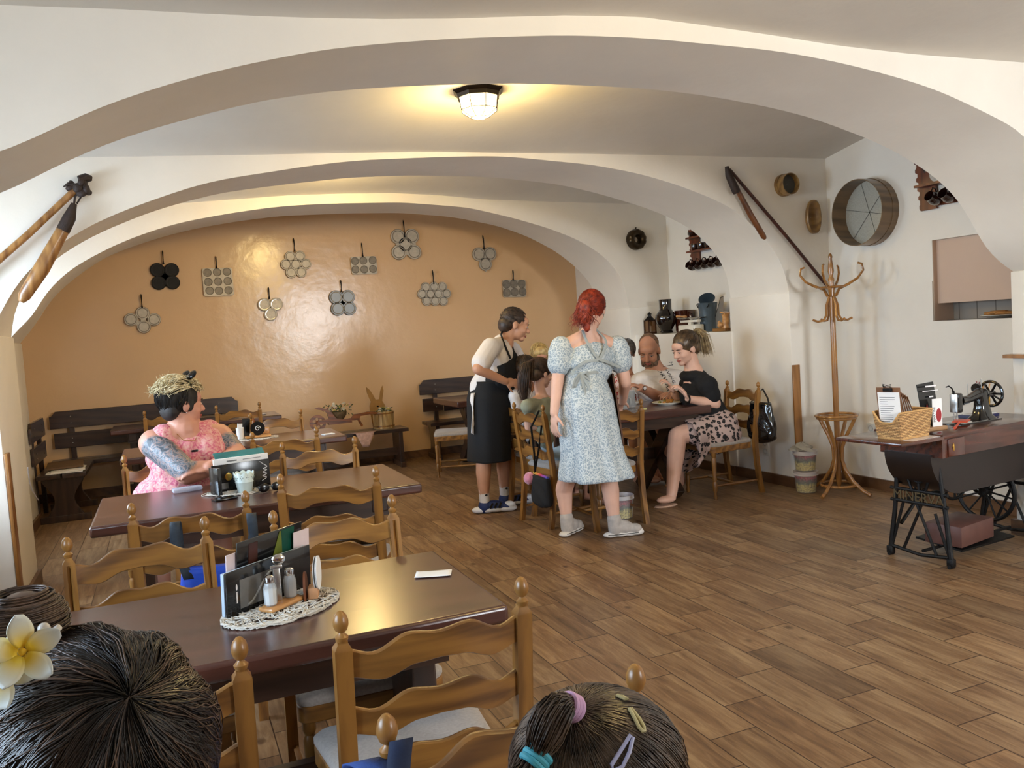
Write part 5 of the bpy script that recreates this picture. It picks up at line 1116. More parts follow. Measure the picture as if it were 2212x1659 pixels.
# ================================================================== BAGS HUNG ON THE CHAIRS
NB = plain('grey_webbing', '2b3540', .7, 0, .15, 80)
t = thing('backpack', 'bright blue backpack hanging on a chair by grey straps', 'backpack', (.12, 3.36, .455), R(-7))
def bagmesh(w, d, h, top=.6, seed=1, wr=.012):
    rows = []; rnd = random.Random(seed)
    for j in range(15):
        v = j/14; s_ = (math.sin(PI*min(.5, v*2.2+.12)) if v < .25 else 1)*(1-(1-top)*max(0, v-.35)/.65); e_ = .0 if j in (0, 14) else 1
        rows.append([V((w/2*s_*(abs(math.cos(a))**.6)*(1 if math.cos(a) > 0 else -1), d/2*(s_ if v < .3 else s_*(1-.5*(v-.3)))*(abs(math.sin(a))**.6)*(1 if math.sin(a) > 0 else -1)+wr*math.sin(5*a+j*.9)*math.sin(PI*v), h*v+wr*.5*math.sin(3*a+j))) for a in [2*PI*k/40 for k in range(40)]])
    B = BM().grid(rows, close=True); B.b.verts.ensure_lookup_table(); B.b.faces.new(list(B.b.verts[:40])[::-1]); B.b.faces.new(list(B.b.verts[-40:])); return B
obj('bag_body', bagmesh(.3, .11, .26, .85, 1, .008), 'blue', t, loc=(0, -.02, -.04), ang=0)
obj('zip', BM().tube([(-.145, -.075, .09), (-.05, -.09, .075), (.05, -.09, .08), (.145, -.075, .1)], .007, 6, flat=(1, .5)), NB, t)
for x0, x1 in ((-.10, -.135), (.1, .14)): obj('strap', ribbon(curve_([(x0, -.05, .19), (x1, -.03, .31), (x1, -.035, .385), (x1, .0, .402), (x1, .035, .37), (x1, .035, .25)], 18), .036), NB, t, solid=.003)
t = thing('handbag', 'glossy black handbag hanging behind the woman in leopard skirt', 'handbag', (4.56, 5.62, .42), R(95)); BLK = plain('patent_black', '0c0c0d', .15, 0, .1, 6, coat=.7)
obj('bag_body', bagmesh(.3, .1, .34, .75, 3, .008), BLK, t, ang=0); obj('strap', BM().tube([(-.1, 0, .32), (-.06, -.02, .38), (.0, -.03, .45), (.1, -.02, .38), (.12, 0, .32)], .008, 8, flat=(.6, 1)), BLK, t); obj('buckle', BM().ell((.12, 0, .33), (.012, .006, .012)), 'chrome', t)
t = thing('shoulder_bag', 'small black shoulder bag with rainbow zip hanging under a chair', 'handbag', (2.50, 5.60, .17), R(90)); obj('bag_body', bagmesh(.27, .09, .23, .95, 4, .005), 'blackcloth', t, ang=0)
rb, nt5, bb5 = newmat('rainbow_zip'); tc5 = N(nt5, 'ShaderNodeTexCoord'); s5 = N(nt5, 'ShaderNodeSeparateXYZ'); nt5.links.new(tc5.outputs['Object'], s5.inputs[0]); mr5 = N(nt5, 'ShaderNodeMapRange'); mr5.inputs[1].default_value = -.13; mr5.inputs[2].default_value = .13; nt5.links.new(s5.outputs[0], mr5.inputs[0]); r5 = ramp(nt5, mr5.outputs[0], [(0, S('3b55b5')), (.25, S('8a3f9a')), (.5, S('c8474a')), (.75, S('d98b3a')), (1, S('d8c24a'))]); nt5.links.new(r5.outputs[0], bb5.inputs['Base Color'])
obj('zip', BM().tube([(-.12, 0, .235), (0, 0, .24), (.12, 0, .24)], .01, 8), rb, t); obj('strap', BM().tube([(.1, 0, .23), (.05, .02, .4), (.03, .04, .6), (.0, -.02, .72), (.02, -.06, .7), (.06, -.03, .45), (.1, .0, .26)], .009, 6, flat=(.3, 1)), 'blackcloth', t)
B = BM(); pc = V((.14, .03, .2)); B.ell(pc, .048, seg=20)
o = obj('pompom', B, plain('pink_fur', 'd48aa0', .95, 0, .1, 40, .3, sheen=.6), t, ang=0)
tx = bpy.data.textures.new('fur', 'CLOUDS'); tx.noise_scale = .012; dm = o.modifiers.new('s', 'SUBSURF'); dm.levels = dm.render_levels = 1; dm = o.modifiers.new('d', 'DISPLACE'); dm.texture = tx; dm.strength = .01
# foreground jacket on the chair of the child
t = thing('rucksack', 'blue rucksack with a dark navy strap over the foreground chair', 'backpack', (.27, 1.215, .585), R(175))
JB = plain('dull_blue', '23407c', .8, 0, .15, 40, .15)
obj('bag_body', bagmesh(.3, .13, .27, .7, 6, .01), JB, t, loc=(.02, .1, -.04), ang=0); obj('strap', ribbon(curve_([(-.0, .1, .16), (.01, .06, .24), (.03, .02, .28), (.05, -.02, .275), (.05, -.035, .25)], 14), .05), JB, t, solid=.003)
obj('navy_strap', ribbon(curve_([(.03, .1, .05), (.02, .06, .17), (.0, .03, .27), (-.01, .02, .315)], 10), .036), 'navy', t, solid=.003)
# ================================================================== PEOPLE
def cap(B, p0, p1, r0, r1, fl=None, seg=14):
    p0, p1 = V(p0), V(p1); d = p1-p0; n = 6
    B.tube([p0.lerp(p1, i/n) for i in range(n+1)], [r0+(r1-r0)*i/n for i in range(n+1)], seg, flat=fl)
    if not fl: B.ell(p0, r0*.99, seg=12); B.ell(p1, r1*.99, seg=12)
    return B
def chain(B, pts, rads):
    for i in range(len(pts)-1): cap(B, pts[i], pts[i+1], rads[i], rads[i+1])
    return B
def blob(name, B, m, root, vox=.006, sm=6, solid=None):
    """fuse overlapping volumes into one smooth continuous surface"""
    bm = B.b; bmesh.ops.recalc_face_normals(bm, faces=bm.faces[:]); me = bpy.data.meshes.new(name); bm.to_mesh(me); bm.free()
    o = bpy.data.objects.new(name, me); C.objects.link(o)
    q = o.modifiers.new('r', 'REMESH'); q.mode = 'VOXEL'; q.voxel_size = vox; q.use_smooth_shade = True
    q = o.modifiers.new('s', 'SMOOTH'); q.factor = .5; q.iterations = sm
    dg = bpy.context.evaluated_depsgraph_get(); dg.update(); m2 = bpy.data.meshes.new_from_object(o.evaluated_get(dg)); o.modifiers.clear(); o.data = m2; m2.name = name
    bpy.data.meshes.remove(me); m2.transform(Matrix.Translation(-V(root.location)))
    m2.materials.clear(); m2.materials.append(m if not isinstance(m, str) else M[m])
    for p in m2.polygons: p.use_smooth = True
    o.parent = root; return o
def hand(B, w, d, n, s=1, curl=.35, sc=1.0):
    w, d, n = V(w), V(d).normalized(), V(n).normalized(); n = (n-d*n.dot(d)).normalized(); sd = d.cross(n)
    rot = Matrix((sd, d, n)).transposed()
    B.ell(w+d*.048*sc, (.04*sc, .052*sc, .015*sc), rot.to_euler(), 16)
    for k, (off, ln) in enumerate(((-.032, .062), (-.0108, .076), (.0108, .08), (.032, .07)) if s > 0 else ((.032, .062), (.0108, .076), (-.0108, .08), (-.032, .07))):
        p = w+d*.088*sc+sd*off*sc; dd = (d+sd*off*2.4).normalized(); c = 0
        for j, f in enumerate((.45, .32, .23)):
            c += curl*(1+.15*k) if j else curl*.7; q_ = (dd*math.cos(c)+n*math.sin(c)); p2 = p+q_*ln*f*1.15*sc; cap(B, p, p2, (.0092-.0008*j)*sc, (.0088-.001*j)*sc, seg=8); p = p2
    p = w+d*.025*sc+sd*.03*s*sc
    for j, (a, ln) in enumerate(((.75, .04), (.45, .032))):
        q_ = (d*math.cos(a)+sd*s*math.sin(a)+n*.35).normalized(); p2 = p+q_*ln*sc; cap(B, p, p2, (.0125-.002*j)*sc, (.0105-.002*j)*sc, seg=8); p = p2
    return B
def hframe(fwd, up=(0, 0, 1)):
    f = V(fwd).normalized(); u = V(up); x = f.cross(u).normalized(); u = x.cross(f).normalized(); return Matrix((x, f, u)).transposed()
def head(B, c, Rm, s=1.0, male=False, fat=0.0):
    c = V(c)
    def P(x, y, z): return c + Rm @ (V((x, y, z))*s)
    def E(x, y, z, rx, ry, rz): B.ell(P(x, y, z), (rx*s, ry*s, rz*s), Rm.to_euler(), 20)
    E(0, -.012, .035, .074, .094, .086); E(0, .04, -.03, .057+fat*.3, .056, .072); E(0, .03, -.065, .05+fat*.5, .05, .045)
    E(0, .07, -.094, .026+(.006 if male else 0), .024, .02); E(0, .07, .035, .054, .03, .035)
    E(0, .086, .014, .042, .011, .009)
    for sx in (-1, 1):
        E(sx*.034, .062, -.032, .026, .028, .026); E(sx*.076, -.008, -.012, .009, .019, .031); E(sx*.072, .0, -.012, .014, .014, .02)
        E(sx*.032, .083, -.004, .0155, .01, .0075); E(sx*.011, .105, -.038, .008, .009, .007)
    cap(B, P(0, .09, .006), P(0, .114, -.032), .009*s, .0125*s); E(0, .088, -.062, .022, .011, .0065); E(0, .086, -.073, .019, .011, .006)
    return P
def face(root, c, Rm, s=1.0, brow='4a3527', lip=True, down=True, lipm='lip'):
    c = V(c)-V(root.location)
    def P(x, y, z): return c + Rm @ (V((x, y, z))*s)
    bmt = plain('brow_'+brow, brow, .8)
    for sx in (-1, 1):
        e = obj('eye', BM().ell(P(sx*.032, .0875, -.004), (.0105*s, .0075*s, .0045*s if down else .006*s), Rm.to_euler(), 12), 'eyew', root)
        obj('iris', BM().ell(P(sx*.032, .0945, -.0055), (.0048*s, .002*s, .004*s), Rm.to_euler(), 10), 'eyed', e)
        obj('eyebrow', BM().tube([P(sx*.014, .0975, .016), P(sx*.03, .0985, .0205), P(sx*.05, .086, .017)], [.0028*s, .0034*s, .0015*s], 6), bmt, root)
        obj('eyelash', BM().tube([P(sx*.02, .0935, .0), P(sx*.032, .097, .0022), P(sx*.046, .088, -.001)], .0013*s, 5), 'eyed', root)
    if lip: obj('lips', BM().tube([P(-.023, .088, -.067), P(-.008, .099, -.063), P(0, .1, -.065), P(.008, .099, -.063), P(.023, .088, -.067)], [.002*s, .0048*s, .0045*s, .0048*s, .002*s], 8).tube([P(-.018, .09, -.071), P(0, .0985, -.074), P(.018, .09, -.071)], [.002*s, .005*s, .002*s], 8), lipm, root)
def hairmat(name, a, b_, rough=.55):
    if name in MC: return MC[name]
    m, nt, b = newmat(name); tc = N(nt, 'ShaderNodeTexCoord'); n1 = N(nt, 'ShaderNodeTexNoise', Scale=35.0, Detail=3.0); nt.links.new(tc.outputs['Object'], n1.inputs['Vector'])
    r = ramp(nt, n1.outputs['Fac'], [(.35, S(a)), (.68, S(b_))]); nt.links.new(r.outputs[0], b.inputs['Base Color']); b.inputs['Roughness'].default_value = rough; b.inputs['Specular IOR Level'].default_value = .6; MC[name] = m; return m
class FS:
    """light builder for thousands of fine hairs"""
    def __init__(s): s.v = []; s.f = []
    def tube(s, pts, rad, seg=4, cap=False):
        n = len(pts)
        if not hasattr(rad, '__len__'): rad = [rad]*n
        b0 = len(s.v); up = None
        for i, p in enumerate(pts):
            t = (pts[min(i+1, n-1)]-pts[max(i-1, 0)]).normalized()
            if up is None: up = V((0, 0, 1)) if abs(t.z) < .8 else V((1, 0, 0))
            a = (up-t*up.dot(t)).normalized(); up = a; b = t.cross(a); r = rad[i]
            s.v += [p+a*r, p+b*r-a*r*.5, p-b*r-a*r*.5]
        for i in range(n-1):
            q = b0+i*3
            s.f += [(q, q+1, q+4, q+3), (q+1, q+2, q+5, q+4), (q+2, q, q+3, q+5)]
    def ell(s, c, r, seg=8):
        b0 = len(s.v); m = 10
        for i in range(m+1):
            for k in range(m): s.v.append(V(c)+V((r*math.sin(PI*i/m)*math.cos(2*PI*k/m), r*math.sin(PI*i/m)*math.sin(2*PI*k/m), r*math.cos(PI*i/m))))
        for i in range(m):
            for k in range(m): s.f.append((b0+i*m+k, b0+i*m+(k+1) % m, b0+(i+1)*m+(k+1) % m, b0+(i+1)*m+k))
def fobj(name, F, m, parent):
    me = bpy.data.meshes.new(name); me.from_pydata([tuple(v) for v in F.v], [], F.f); me.polygons.foreach_set('use_smooth', [True]*len(F.f)); me.materials.append(M[m] if isinstance(m, str) else m); return lnk(name, me, parent)
def curve(pts, n=12):
    P = [V(p) for p in pts]; P = [P[0]*2-P[1]]+P+[P[-1]*2-P[-2]]; out = []; m = len(P)-3
    for i in range(n):
        u = m*i/(n-1); j = min(int(u), m-1); t = u-j; a, b, c, d = P[j:j+4]
        out.append(.5*((2*b)+(c-a)*t+(2*a-5*b+4*c-d)*t*t+(3*b-a-3*c+d)*t**3))
    return out
def surf(c, Rm, rad, d, off=1.0): d = d.normalized(); return c + Rm @ V((d.x*rad[0]*off, d.y*rad[1]*off, d.z*rad[2]*off))
def slerp(a, b, t):
    a, b = a.normalized(), b.normalized(); w_ = math.acos(max(-1, min(1, a.dot(b))))
    if w_ < 1e-4: return a
    return (a*math.sin((1-t)*w_)+b*math.sin(t*w_))/math.sin(w_)
def hair_strands(name, root, c, Rm, rad, region, flow, n, m_, r=.0013, seed=1, steps=8, lift=.03, tail=None, taper=True):
    """strands lying on the skull: region(d) keeps a root direction, flow(d, rnd) returns the end direction"""
    rnd = random.Random(seed); B = FS(); c = V(c)-V(root.location); k = 0; tries = 0
    while k < n and tries < n*30:
        tries += 1; d = V((rnd.gauss(0, 1), rnd.gauss(0, 1), rnd.gauss(0, 1))).normalized()
        if not region(d): continue
        e = flow(d, rnd); off = 1+rnd.random()*lift; pts = []
        for i in range(steps):
            t = i/(steps-1); pts.append(surf(c, Rm, rad, slerp(d, e, t), off+.02*math.sin(PI*t)))
        if tail: pts += tail(pts[-1], rnd)
        m2 = len(pts); B.tube(pts, [r*(1-.75*(i/(m2-1))**3) if taper else r for i in range(m2)], 4, cap=False); k += 1
    return fobj(name, B, m_, root)
def person(label, loc): return thing('person', label, 'person', loc)
def ripple(cx, cy, prof, nr=64, waves=(), twist=0, seed=0):
    """a hanging skirt: profile of (z, rx, ry, dx, dy, amp)"""
    rows = []
    for z, rx, ry, dx, dy, am in prof:
        row = []
        for k in range(nr):
            a = 2*PI*k/nr; w = 1+am*sum(A*math.sin(f*a+ph) for f, A, ph in waves); row.append(V((cx+dx+rx*w*math.cos(a), cy+dy+ry*w*math.sin(a), z)))
        rows.append(row)
    return BM().grid(rows, close=True)
def dense(prof, n=24):
    out = []
    for i in range(n):
        t = i/(n-1)*(len(prof)-1); j = min(int(t), len(prof)-2); f = t-j; f = f*f*(3-2*f)*.5+f*.5; out.append(tuple(a+(b-a)*f for a, b in zip(prof[j], prof[j+1])))
    return out
O = ony
WSH = plain('white_tshirt', 'ddd6d2', .85, 0, .04, 14, .12)
# ---------------------------------------------------------------- the waiter
hf = (O(1046, 1062, 6.42), O(1090, 1052, 6.58))
rt_ = person('young waiter in white T-shirt and long black apron leaning towards the children', (hf[0].x+.08, 6.5, 0))
hipc, chest, nb, hc = O(1058, 852, 6.5), O(1075, 772, 6.5), O(1090, 740, 6.5), O(1112, 701, 6.48)
shn, shf = O(1060, 750, 6.33), O(1108, 757, 6.7); eln, wrn = O(1032, 797, 6.2), O(1092, 824, 6.22); elf, wrf = O(1126, 800, 6.75), O(1122, 826, 6.45)
B = BM(); Rm = hframe((.93, -.22, -.28)); head(B, hc, Rm, 1.14, True); cap(B, hc+Rm@V((0, -.02, -.06)), nb, .056, .062)
chain(B, [nb, chest, (hipc+chest)/2, hipc], [.08, .125, .115, .12])
for a, b in ((nb, shn), (nb, shf)): cap(B, a, b, .06, .056)
chain(B, [shn, eln, wrn], [.056, .046, .03]); chain(B, [shf, elf, wrf], [.05, .042, .028])
hand(B, wrn, (1, .05, -.25), (0, 1, -.3), -1, .6); hand(B, wrf, (.75, -.4, -.3), (0, -1, -.4), 1, .6)
for s_, ft in ((-1, hf[0]), (1, hf[1])):
    hp = hipc+V((.02*s_, .09*s_, -.04)); kn = V((ft.x+.02, ft.y+.0, .53)); chain(B, [hp, kn, V((ft.x+.005, ft.y, .34)), V((ft.x-.005, ft.y, .13))], [.092, .066, .064, .04]); cap(B, (ft.x-.005, ft.y, .13), (ft.x, ft.y, .06), .04, .038)
blob('body', B, 'skinB', rt_); face(rt_, hc, Rm, 1.14, '3b2a20')
B = BM(); chain(B, [nb+V((-.03, 0, .0)), chest, (hipc+chest)/2, hipc+V((-.03, 0, .05))], [.075, .148, .138, .145])
B.ell(chest, (.13, .19, .16)); B.ell((hipc+chest)/2, (.125, .165, .15)); cap(B, nb+V((-.01, 0, -.02)), shn, .07, .075); cap(B, nb+V((-.01, 0, -.02)), shf, .07, .075)
cap(B, shn, shn.lerp(eln, .72), .08, .084); cap(B, shf, shf.lerp(elf, .85), .075, .085); cap(B, hipc+V((-.06, -.02, .1)), hipc+V((-.15, -.03, -.02)), .06, .035)
blob('tshirt', B, WSH, rt_, .008, 5)
prof = [(hipc.z+.12, .15, .185, -.01, 0, .01), (hipc.z-.02, .185, .215, -.01, 0, .02), (.75, .178, .21, 0, 0, .03), (.55, .175, .21, .0, 0, .04), (.425, .178, .212, .0, 0, .05)]
cx0 = (hf[0].x+hipc.x)/2+.03
prof = [(z, rx, ry, (hipc.x-cx0)*max(0, (z-.43)/(hipc.z-.43)), 0, am) for z, rx, ry, dx, dy, am in prof]
o = obj('apron', ripple(cx0, 6.5, dense(prof), 64, ((3, .5, 1), (5, .5, 0), (9, .3, 2))), 'blackcloth', rt_, ang=0, solid=.006, mt=Matrix.Translation(-V(rt_.location)))
B = BM(); B.ell(chest.lerp(hipc, .35)+V((.06, -.05, 0)), (.125, .15, .16)); B.ell(chest.lerp(hipc, .68)+V((.03, -.03, 0)), (.16, .19, .13)); B.ell(chest.lerp(hipc, .1)+V((.085, -.07, .0)), (.075, .085, .1)); B.ell(chest.lerp(hipc, .9)+V((.0, -.0, 0)), (.17, .2, .1)); blob('apron_bib', B, 'blackcloth', rt_, .008, 6)
L0 = V(rt_.location)
def rel(*ps): return [V(p)-L0 for p in ps]
obj('apron_strap', BM().tube(rel(O(1103, 775, 6.3), O(1094, 755, 6.32), O(1086, 735, 6.37), O(1082, 722, 6.43), O(1086, 716, 6.5)), [.014, .015, .015, .013, .01], 8, flat=(.5, 1)), 'blackcloth', rt_)
obj('apron_strap', BM().tube(rel(O(1104, 738, 6.52), O(1109, 755, 6.42), O(1114, 775, 6.37), O(1115, 798, 6.36)), .006, 8), 'blackcloth', rt_)
obj('side_towel', BM().grid([[p-L0+V((0, .02*math.sin(k), 0)) for k, p in enumerate((O(1024-6*j/6, 850+90*j/6*.95, 6.4), O(1019+7*j/6-(3 if j == 1 else 0), 850+90*j/6, 6.42), O(1030-1*j/6, 848+92*j/6, 6.4)))] for j in range(7)]), WSH, rt_, solid=.006)
hm = hairmat('hair_dark_brown', '241913', '4a3627')
rt_w, hc_w, Rm_w = rt_, hc, Rm
for k, (ft, yy) in enumerate(((hf[0], 0), (hf[1], 0))):
    so = obj('sock', BM().lathe([(.038, .06), (.041, .1), (.042, .17), (.044, .2)], (ft.x-L0.x-.003, ft.y-L0.y, 0), 20, cap=False), WSH, rt_, solid=.003); obj('sock_mark', BM().ell((ft.x-L0.x+.0, ft.y-L0.y-.043, .155), (.012, .003, .009)), 'blk', so)
    d = V((.93, -.3, 0)).normalized(); f0 = V((ft.x, ft.y, 0))
    B = BM(); B.ell(f0+d*.0+V((0, 0, .055)), (.06, .052, .062)); B.ell(f0+d*.09+V((0, 0, .055)), (.1, .05, .046), Euler((0, .12, math.atan2(d.y, d.x)))); B.ell(f0+d*.18+V((0, 0, .042)), (.065, .048, .036), Euler((0, 0, math.atan2(d.y, d.x)))); sh = blob('shoe', B, plain('shoe_navy', '1b2f63', .6), rt_, .006, 3)
    B = BM()
    for q_, r1 in ((-.05, .046), (.02, .05), (.09, .055), (.17, .053), (.2, .046)): B.ell(f0+d*q_+V((0, 0, .028)), (r1+.02, r1, .028), Euler((0, 0, math.atan2(d.y, d.x))))
    B.ell(f0+d*.2+V((0, 0, .052)), (.055, .046, .034), Euler((0, 0, math.atan2(d.y, d.x)))); blob('sole', B, plain('shoe_white', 'd8d8dc', .5), sh if 0 else rt_, .006, 3)
    an = math.atan2(d.y, d.x)
    for j in range(3): obj('shoe_stripe', BM().box(f0-L0+d*(.05+.035*j)+V((-d.y*-.05, d.x*-.05, .065)), (.014, .008, .05), rot=Euler((0, .5, an))), ['shoe_w', 'blk'][1], rt_)
    B = BM()
    for j in range(4): B.tube([f0-L0+d*(.04+.028*j)+V((-d.y*w_, d.x*w_, .088-.012*j-abs(w_)*.3)) for w_ in (-.022, 0, .022)], .0035, 6)
    obj('laces', B, 'white', rt_)
# ---------------------------------------------------------------- the red-haired waitress
Yr = 5.16; fL, fR = onz(1230, 1158, 0), onz(1335, 1162, 0); fL.y += .03; fR.y += .04
rt_ = person('red-haired waitress from behind in a pale blue patterned midi dress', ((fL.x+fR.x)/2, Yr, 0)); L0 = V(rt_.location)
hc, nb, sl, sr = O(1280, 668, Yr), O(1270, 722, Yr), O(1212, 752, Yr+.03), O(1333, 750, Yr-.02); wc, hp_ = O(1262, 805, Yr), O(1262, 860, Yr)
el, wl = O(1203, 836, Yr+.0), O(1197, 893, Yr-.03); er, wr = O(1350, 826, Yr-.02), O(1345, 868, Yr+.22)
Rm = hframe((.62, .75, -.25)); B = BM(); head(B, hc, Rm, 1.08); cap(B, hc+Rm@V((0, -.02, -.05)), nb, .05, .052); ch_ = (sl+sr)/2+V((0, 0, -.06))
chain(B, [nb, ch_, wc, hp_], [.06, .1, .085, .105]); cap(B, nb, sl, .05, .05); cap(B, nb, sr, .05, .05); B.ell(ch_+V((0, 0, .03)), (.16, .09, .12))
chain(B, [sl, el, wl], [.052, .042, .03]); chain(B, [sr, er, wr], [.052, .044, .03]); hand(B, wl, (-.08, .0, -1), (1, .2, 0), 1, .3); hand(B, wr, (.1, .8, -.4), (0, -.2, -1), -1, .45)
for s_, ft in ((-1, fL), (1, fR)): chain(B, [hp_+V((.08*s_, 0, -.03)), V((ft.x*.85+hp_.x*.15, (ft.y+Yr)/2, .5)), V((ft.x*.97+hp_.x*.03, ft.y+.02, .33)), V((ft.x-.0, ft.y+.0, .11))], [.085, .066, .062, .038]); cap(B, (ft.x, ft.y, .12), (ft.x, ft.y, .05), .038, .038)
blob('body', B, 'skinC', rt_); face(rt_, hc, Rm, 1.08, '5a2a1a')
m, nt, b = newmat('blue_floral_dress'); DRS = m; tc = N(nt, 'ShaderNodeTexCoord'); n0 = N(nt, 'ShaderNodeTexNoise', Scale=18.0, Detail=2.0); nt.links.new(tc.outputs['Object'], n0.inputs['Vector'])
ad = N(nt, 'ShaderNodeMix', _data_type='RGBA'); ad.inputs[0].default_value = .06; nt.links.new(tc.outputs['Object'], ad.inputs[6]); nt.links.new(n0.outputs['Color'], ad.inputs[7])
vo = N(nt, 'ShaderNodeTexVoronoi', _feature='DISTANCE_TO_EDGE', Scale=58.0); nt.links.new(ad.outputs[2], vo.inputs['Vector']); r = ramp(nt, vo.outputs['Distance'], [(.05, S('ccd2d2')), (.13, S('9aa8b2')), (.5, S('8997a4'))]); nt.links.new(r.outputs[0], b.inputs['Base Color']); b.inputs['Roughness'].default_value = .85
prof = [(wc.z+.03, .128, .11, 0, 0, .2), (wc.z-.03, .145, .125, 0, 0, .3), (hp_.z, .195, .175, .0, 0, .4), (.8, .212, .2, .01, 0, .8), (.6, .22, .22, .03, 0, 1.1), (.43, .265, .26, .05, 0, 1.5)]
o = obj('dress_skirt', ripple(wc.x, Yr, dense(prof, 30), 110, ((5, .035, .4), (8, .03, 1.2), (13, .018, 2))), DRS, rt_, ang=0, solid=.005, mt=Matrix.Translation(-L0))
B = BM(); chain(B, [ch_+V((0, 0, .04)), ch_+V((0, 0, -.08)), wc+V((0, 0, .06)), wc], [.1, .125, .12, .108]); B.ell(ch_, (.175, .118, .125)); B.ell(ch_+V((0, 0, -.1)), (.16, .122, .12)); B.ell(wc+V((0, 0, .07)), (.15, .12, .08))
for sp, e_ in ((sl, el), (sr, er)): B.ell(sp+V((0, 0, .0)), (.078, .078, .085)); cap(B, sp, sp.lerp(e_, .42), .08, .085); B.ell(sp.lerp(e_, .2)+V((0, 0, .02)), (.085, .085, .08))
bod = blob('dress_bodice', B, DRS, rt_, .007, 4)
ST = plain('tie_cloth', '9fa5a4', .85, 0, .08, 30)
for a, b_ in ((sl, sr), (sr, sl)):
    pts = [nb+V(((a.x-nb.x)*.25, -.02, .03)), a.lerp(ch_, .62)+V((0, -.12, .08)), ch_+V((0, -.135, -.04)), wc.lerp(b_, .25)+V((0, -.13, .05)), wc+V(((b_.x-wc.x)*.9, -.09, .02))]
    obj('apron_tie', BM().tube([p-L0 for p in smooth_pts(resamp(pts, 16), 2)], .011, 6, flat=(.35, 1)), ST, rt_)
kx = wc+V((-.09, -.115, -.0))-L0
obj('apron_waistband', BM().tube([V((wc.x-L0.x+.135*math.cos(a), .118*math.sin(a), wc.z+.0)) for a in [2*PI*k/40 for k in range(40)]], .014, 6, closed=True, flat=(1, .4)), ST, rt_)
obj('bow', BM().tube([kx, kx+V((-.05, -.02, -.03)), kx+V((-.075, -.02, -.09)), kx+V((-.055, -.02, -.08)), kx], .012, 6, flat=(1, .35)).tube([kx, kx+V((.04, -.02, .01)), kx+V((.06, -.02, -.04)), kx], .012, 6, flat=(1, .35)).tube([kx, kx+V((.01, -.03, -.1)), kx+V((.02, -.035, -.2))], .011, 6, flat=(1, .3)).tube([kx, kx+V((.04, -.03, -.08)), kx+V((.045, -.035, -.16))], .01, 6, flat=(1, .3)), ST, rt_)
obj('apron', BM().grid([[V((wc.x-L0.x+(.205+.045*v)*math.cos(a), (.19+.05*v)*math.sin(a), wc.z-.02-.5*v)) for a in [R(-42+ 185*k/16) for k in range(17)]] for v in [j/10 for j in range(11)]]), plain('brown_apron', '5e4030', .85, 0, .1, 40), rt_, solid=.005)
rh = hairmat('hair_red', '641608', 'a83a16'); c2 = hc+Rm@V((0, -.02, .03)); rad = (.093, .115, .103); tie = V((-.25, -.95, -.2))
Bc = BM(); Bc.ell(c2, rad, Rm.to_euler()); tp = surf(c2, Rm, rad, tie, 1.1); Bc.ell(tp+V((-.01, -.01, -.03)), (.05, .04, .06)); Bc.ell(tp+V((-.02, -.01, -.09)), (.045, .035, .06)); Bc.ell(tp+V((-.0, -.01, -.15)), (.028, .024, .05)); blob('hair', Bc, rh, rt_, .006, 4)
hair_strands('hair_strands', rt_, c2, Rm, rad, lambda d: d.z > -.35 and d.y < .75, lambda d, r_: tie+V((r_.gauss(0, .05), 0, r_.gauss(0, .05))), 700, rh, .0014, 2, 9, .04)
rnd = random.Random(4); B = BM()
for k in range(420):
    p = tp-L0+V((rnd.gauss(-.005, .02), rnd.gauss(0, .015), rnd.gauss(-.0, .02))); a = rnd.random()*6; dr = V((rnd.gauss(-.004, .0045), rnd.gauss(-.001, .003), -.019-.006*rnd.random())); pts = []
    for i in range(9): pts.append(p+dr*i*.75+V((.017*math.sin(a+i*.8), .013*math.cos(a+i*1.0), 0))*min(1, i/3))
    B.tube(pts, [.0016]*8+[.0006], 4, cap=False)
obj('ponytail', B, rh, rt_, ang=0)
gl = obj('glasses', BM().tube([c-L0 for c in (hc+Rm@V((.078, -.01, .0)), hc+Rm@V((.074, .08, -.004)), hc+Rm@V((.06, .105, -.002)), hc+Rm@V((.055, .112, -.03)), hc+Rm@V((.02, .118, -.03)), hc+Rm@V((.018, .118, .0)), hc+Rm@V((.06, .105, .003)))], .0025, 6), 'blk', rt_)
CV = plain('canvas_grey', 'b0a79f', .85, 0, .12, 30, .1)
for ft, d in ((fL, V((.05, -.1, 0))), (fR, V((.95, -.2, 0)))):
    if ft is fL: d = V((.45, .3, 0))
    d = d.normalized(); f0 = V((ft.x, ft.y, 0)); an = math.atan2(d.y, d.x)
    B = BM(); cap(B, f0+V((0, 0, .05)), f0+V((0, 0, .135)), .046, .049); B.ell(f0+d*.06+V((0, 0, .065)), (.085, .047, .052), Euler((0, .25, an))); B.ell(f0+d*.14+V((0, 0, .045)), (.06, .046, .038), Euler((0, 0, an))); blob('high_top_shoe', B, CV, rt_, .006, 3)
    B = BM()
    for q_, r1 in ((-.03, .044), (.04, .046), (.11, .05), (.16, .044)): B.ell(f0+d*q_+V((0, 0, .018)), (r1+.012, r1, .02), Euler((0, 0, an)))
    B.ell(f0+d*.18+V((0, 0, .028)), (.03, .036, .022), Euler((0, 0, an))); blob('rubber_sole', B, plain('rubber_white', 'd5cfc8', .5), rt_, .006, 3)
    obj('sole_line', BM().tube([f0-L0+d*q_+V((-d.y*-w_, d.x*-w_, .024)) for q_, w_ in ((-.06, .035), (0, .046), (.08, .048), (.16, .046))], .0025, 6), 'blk', rt_)
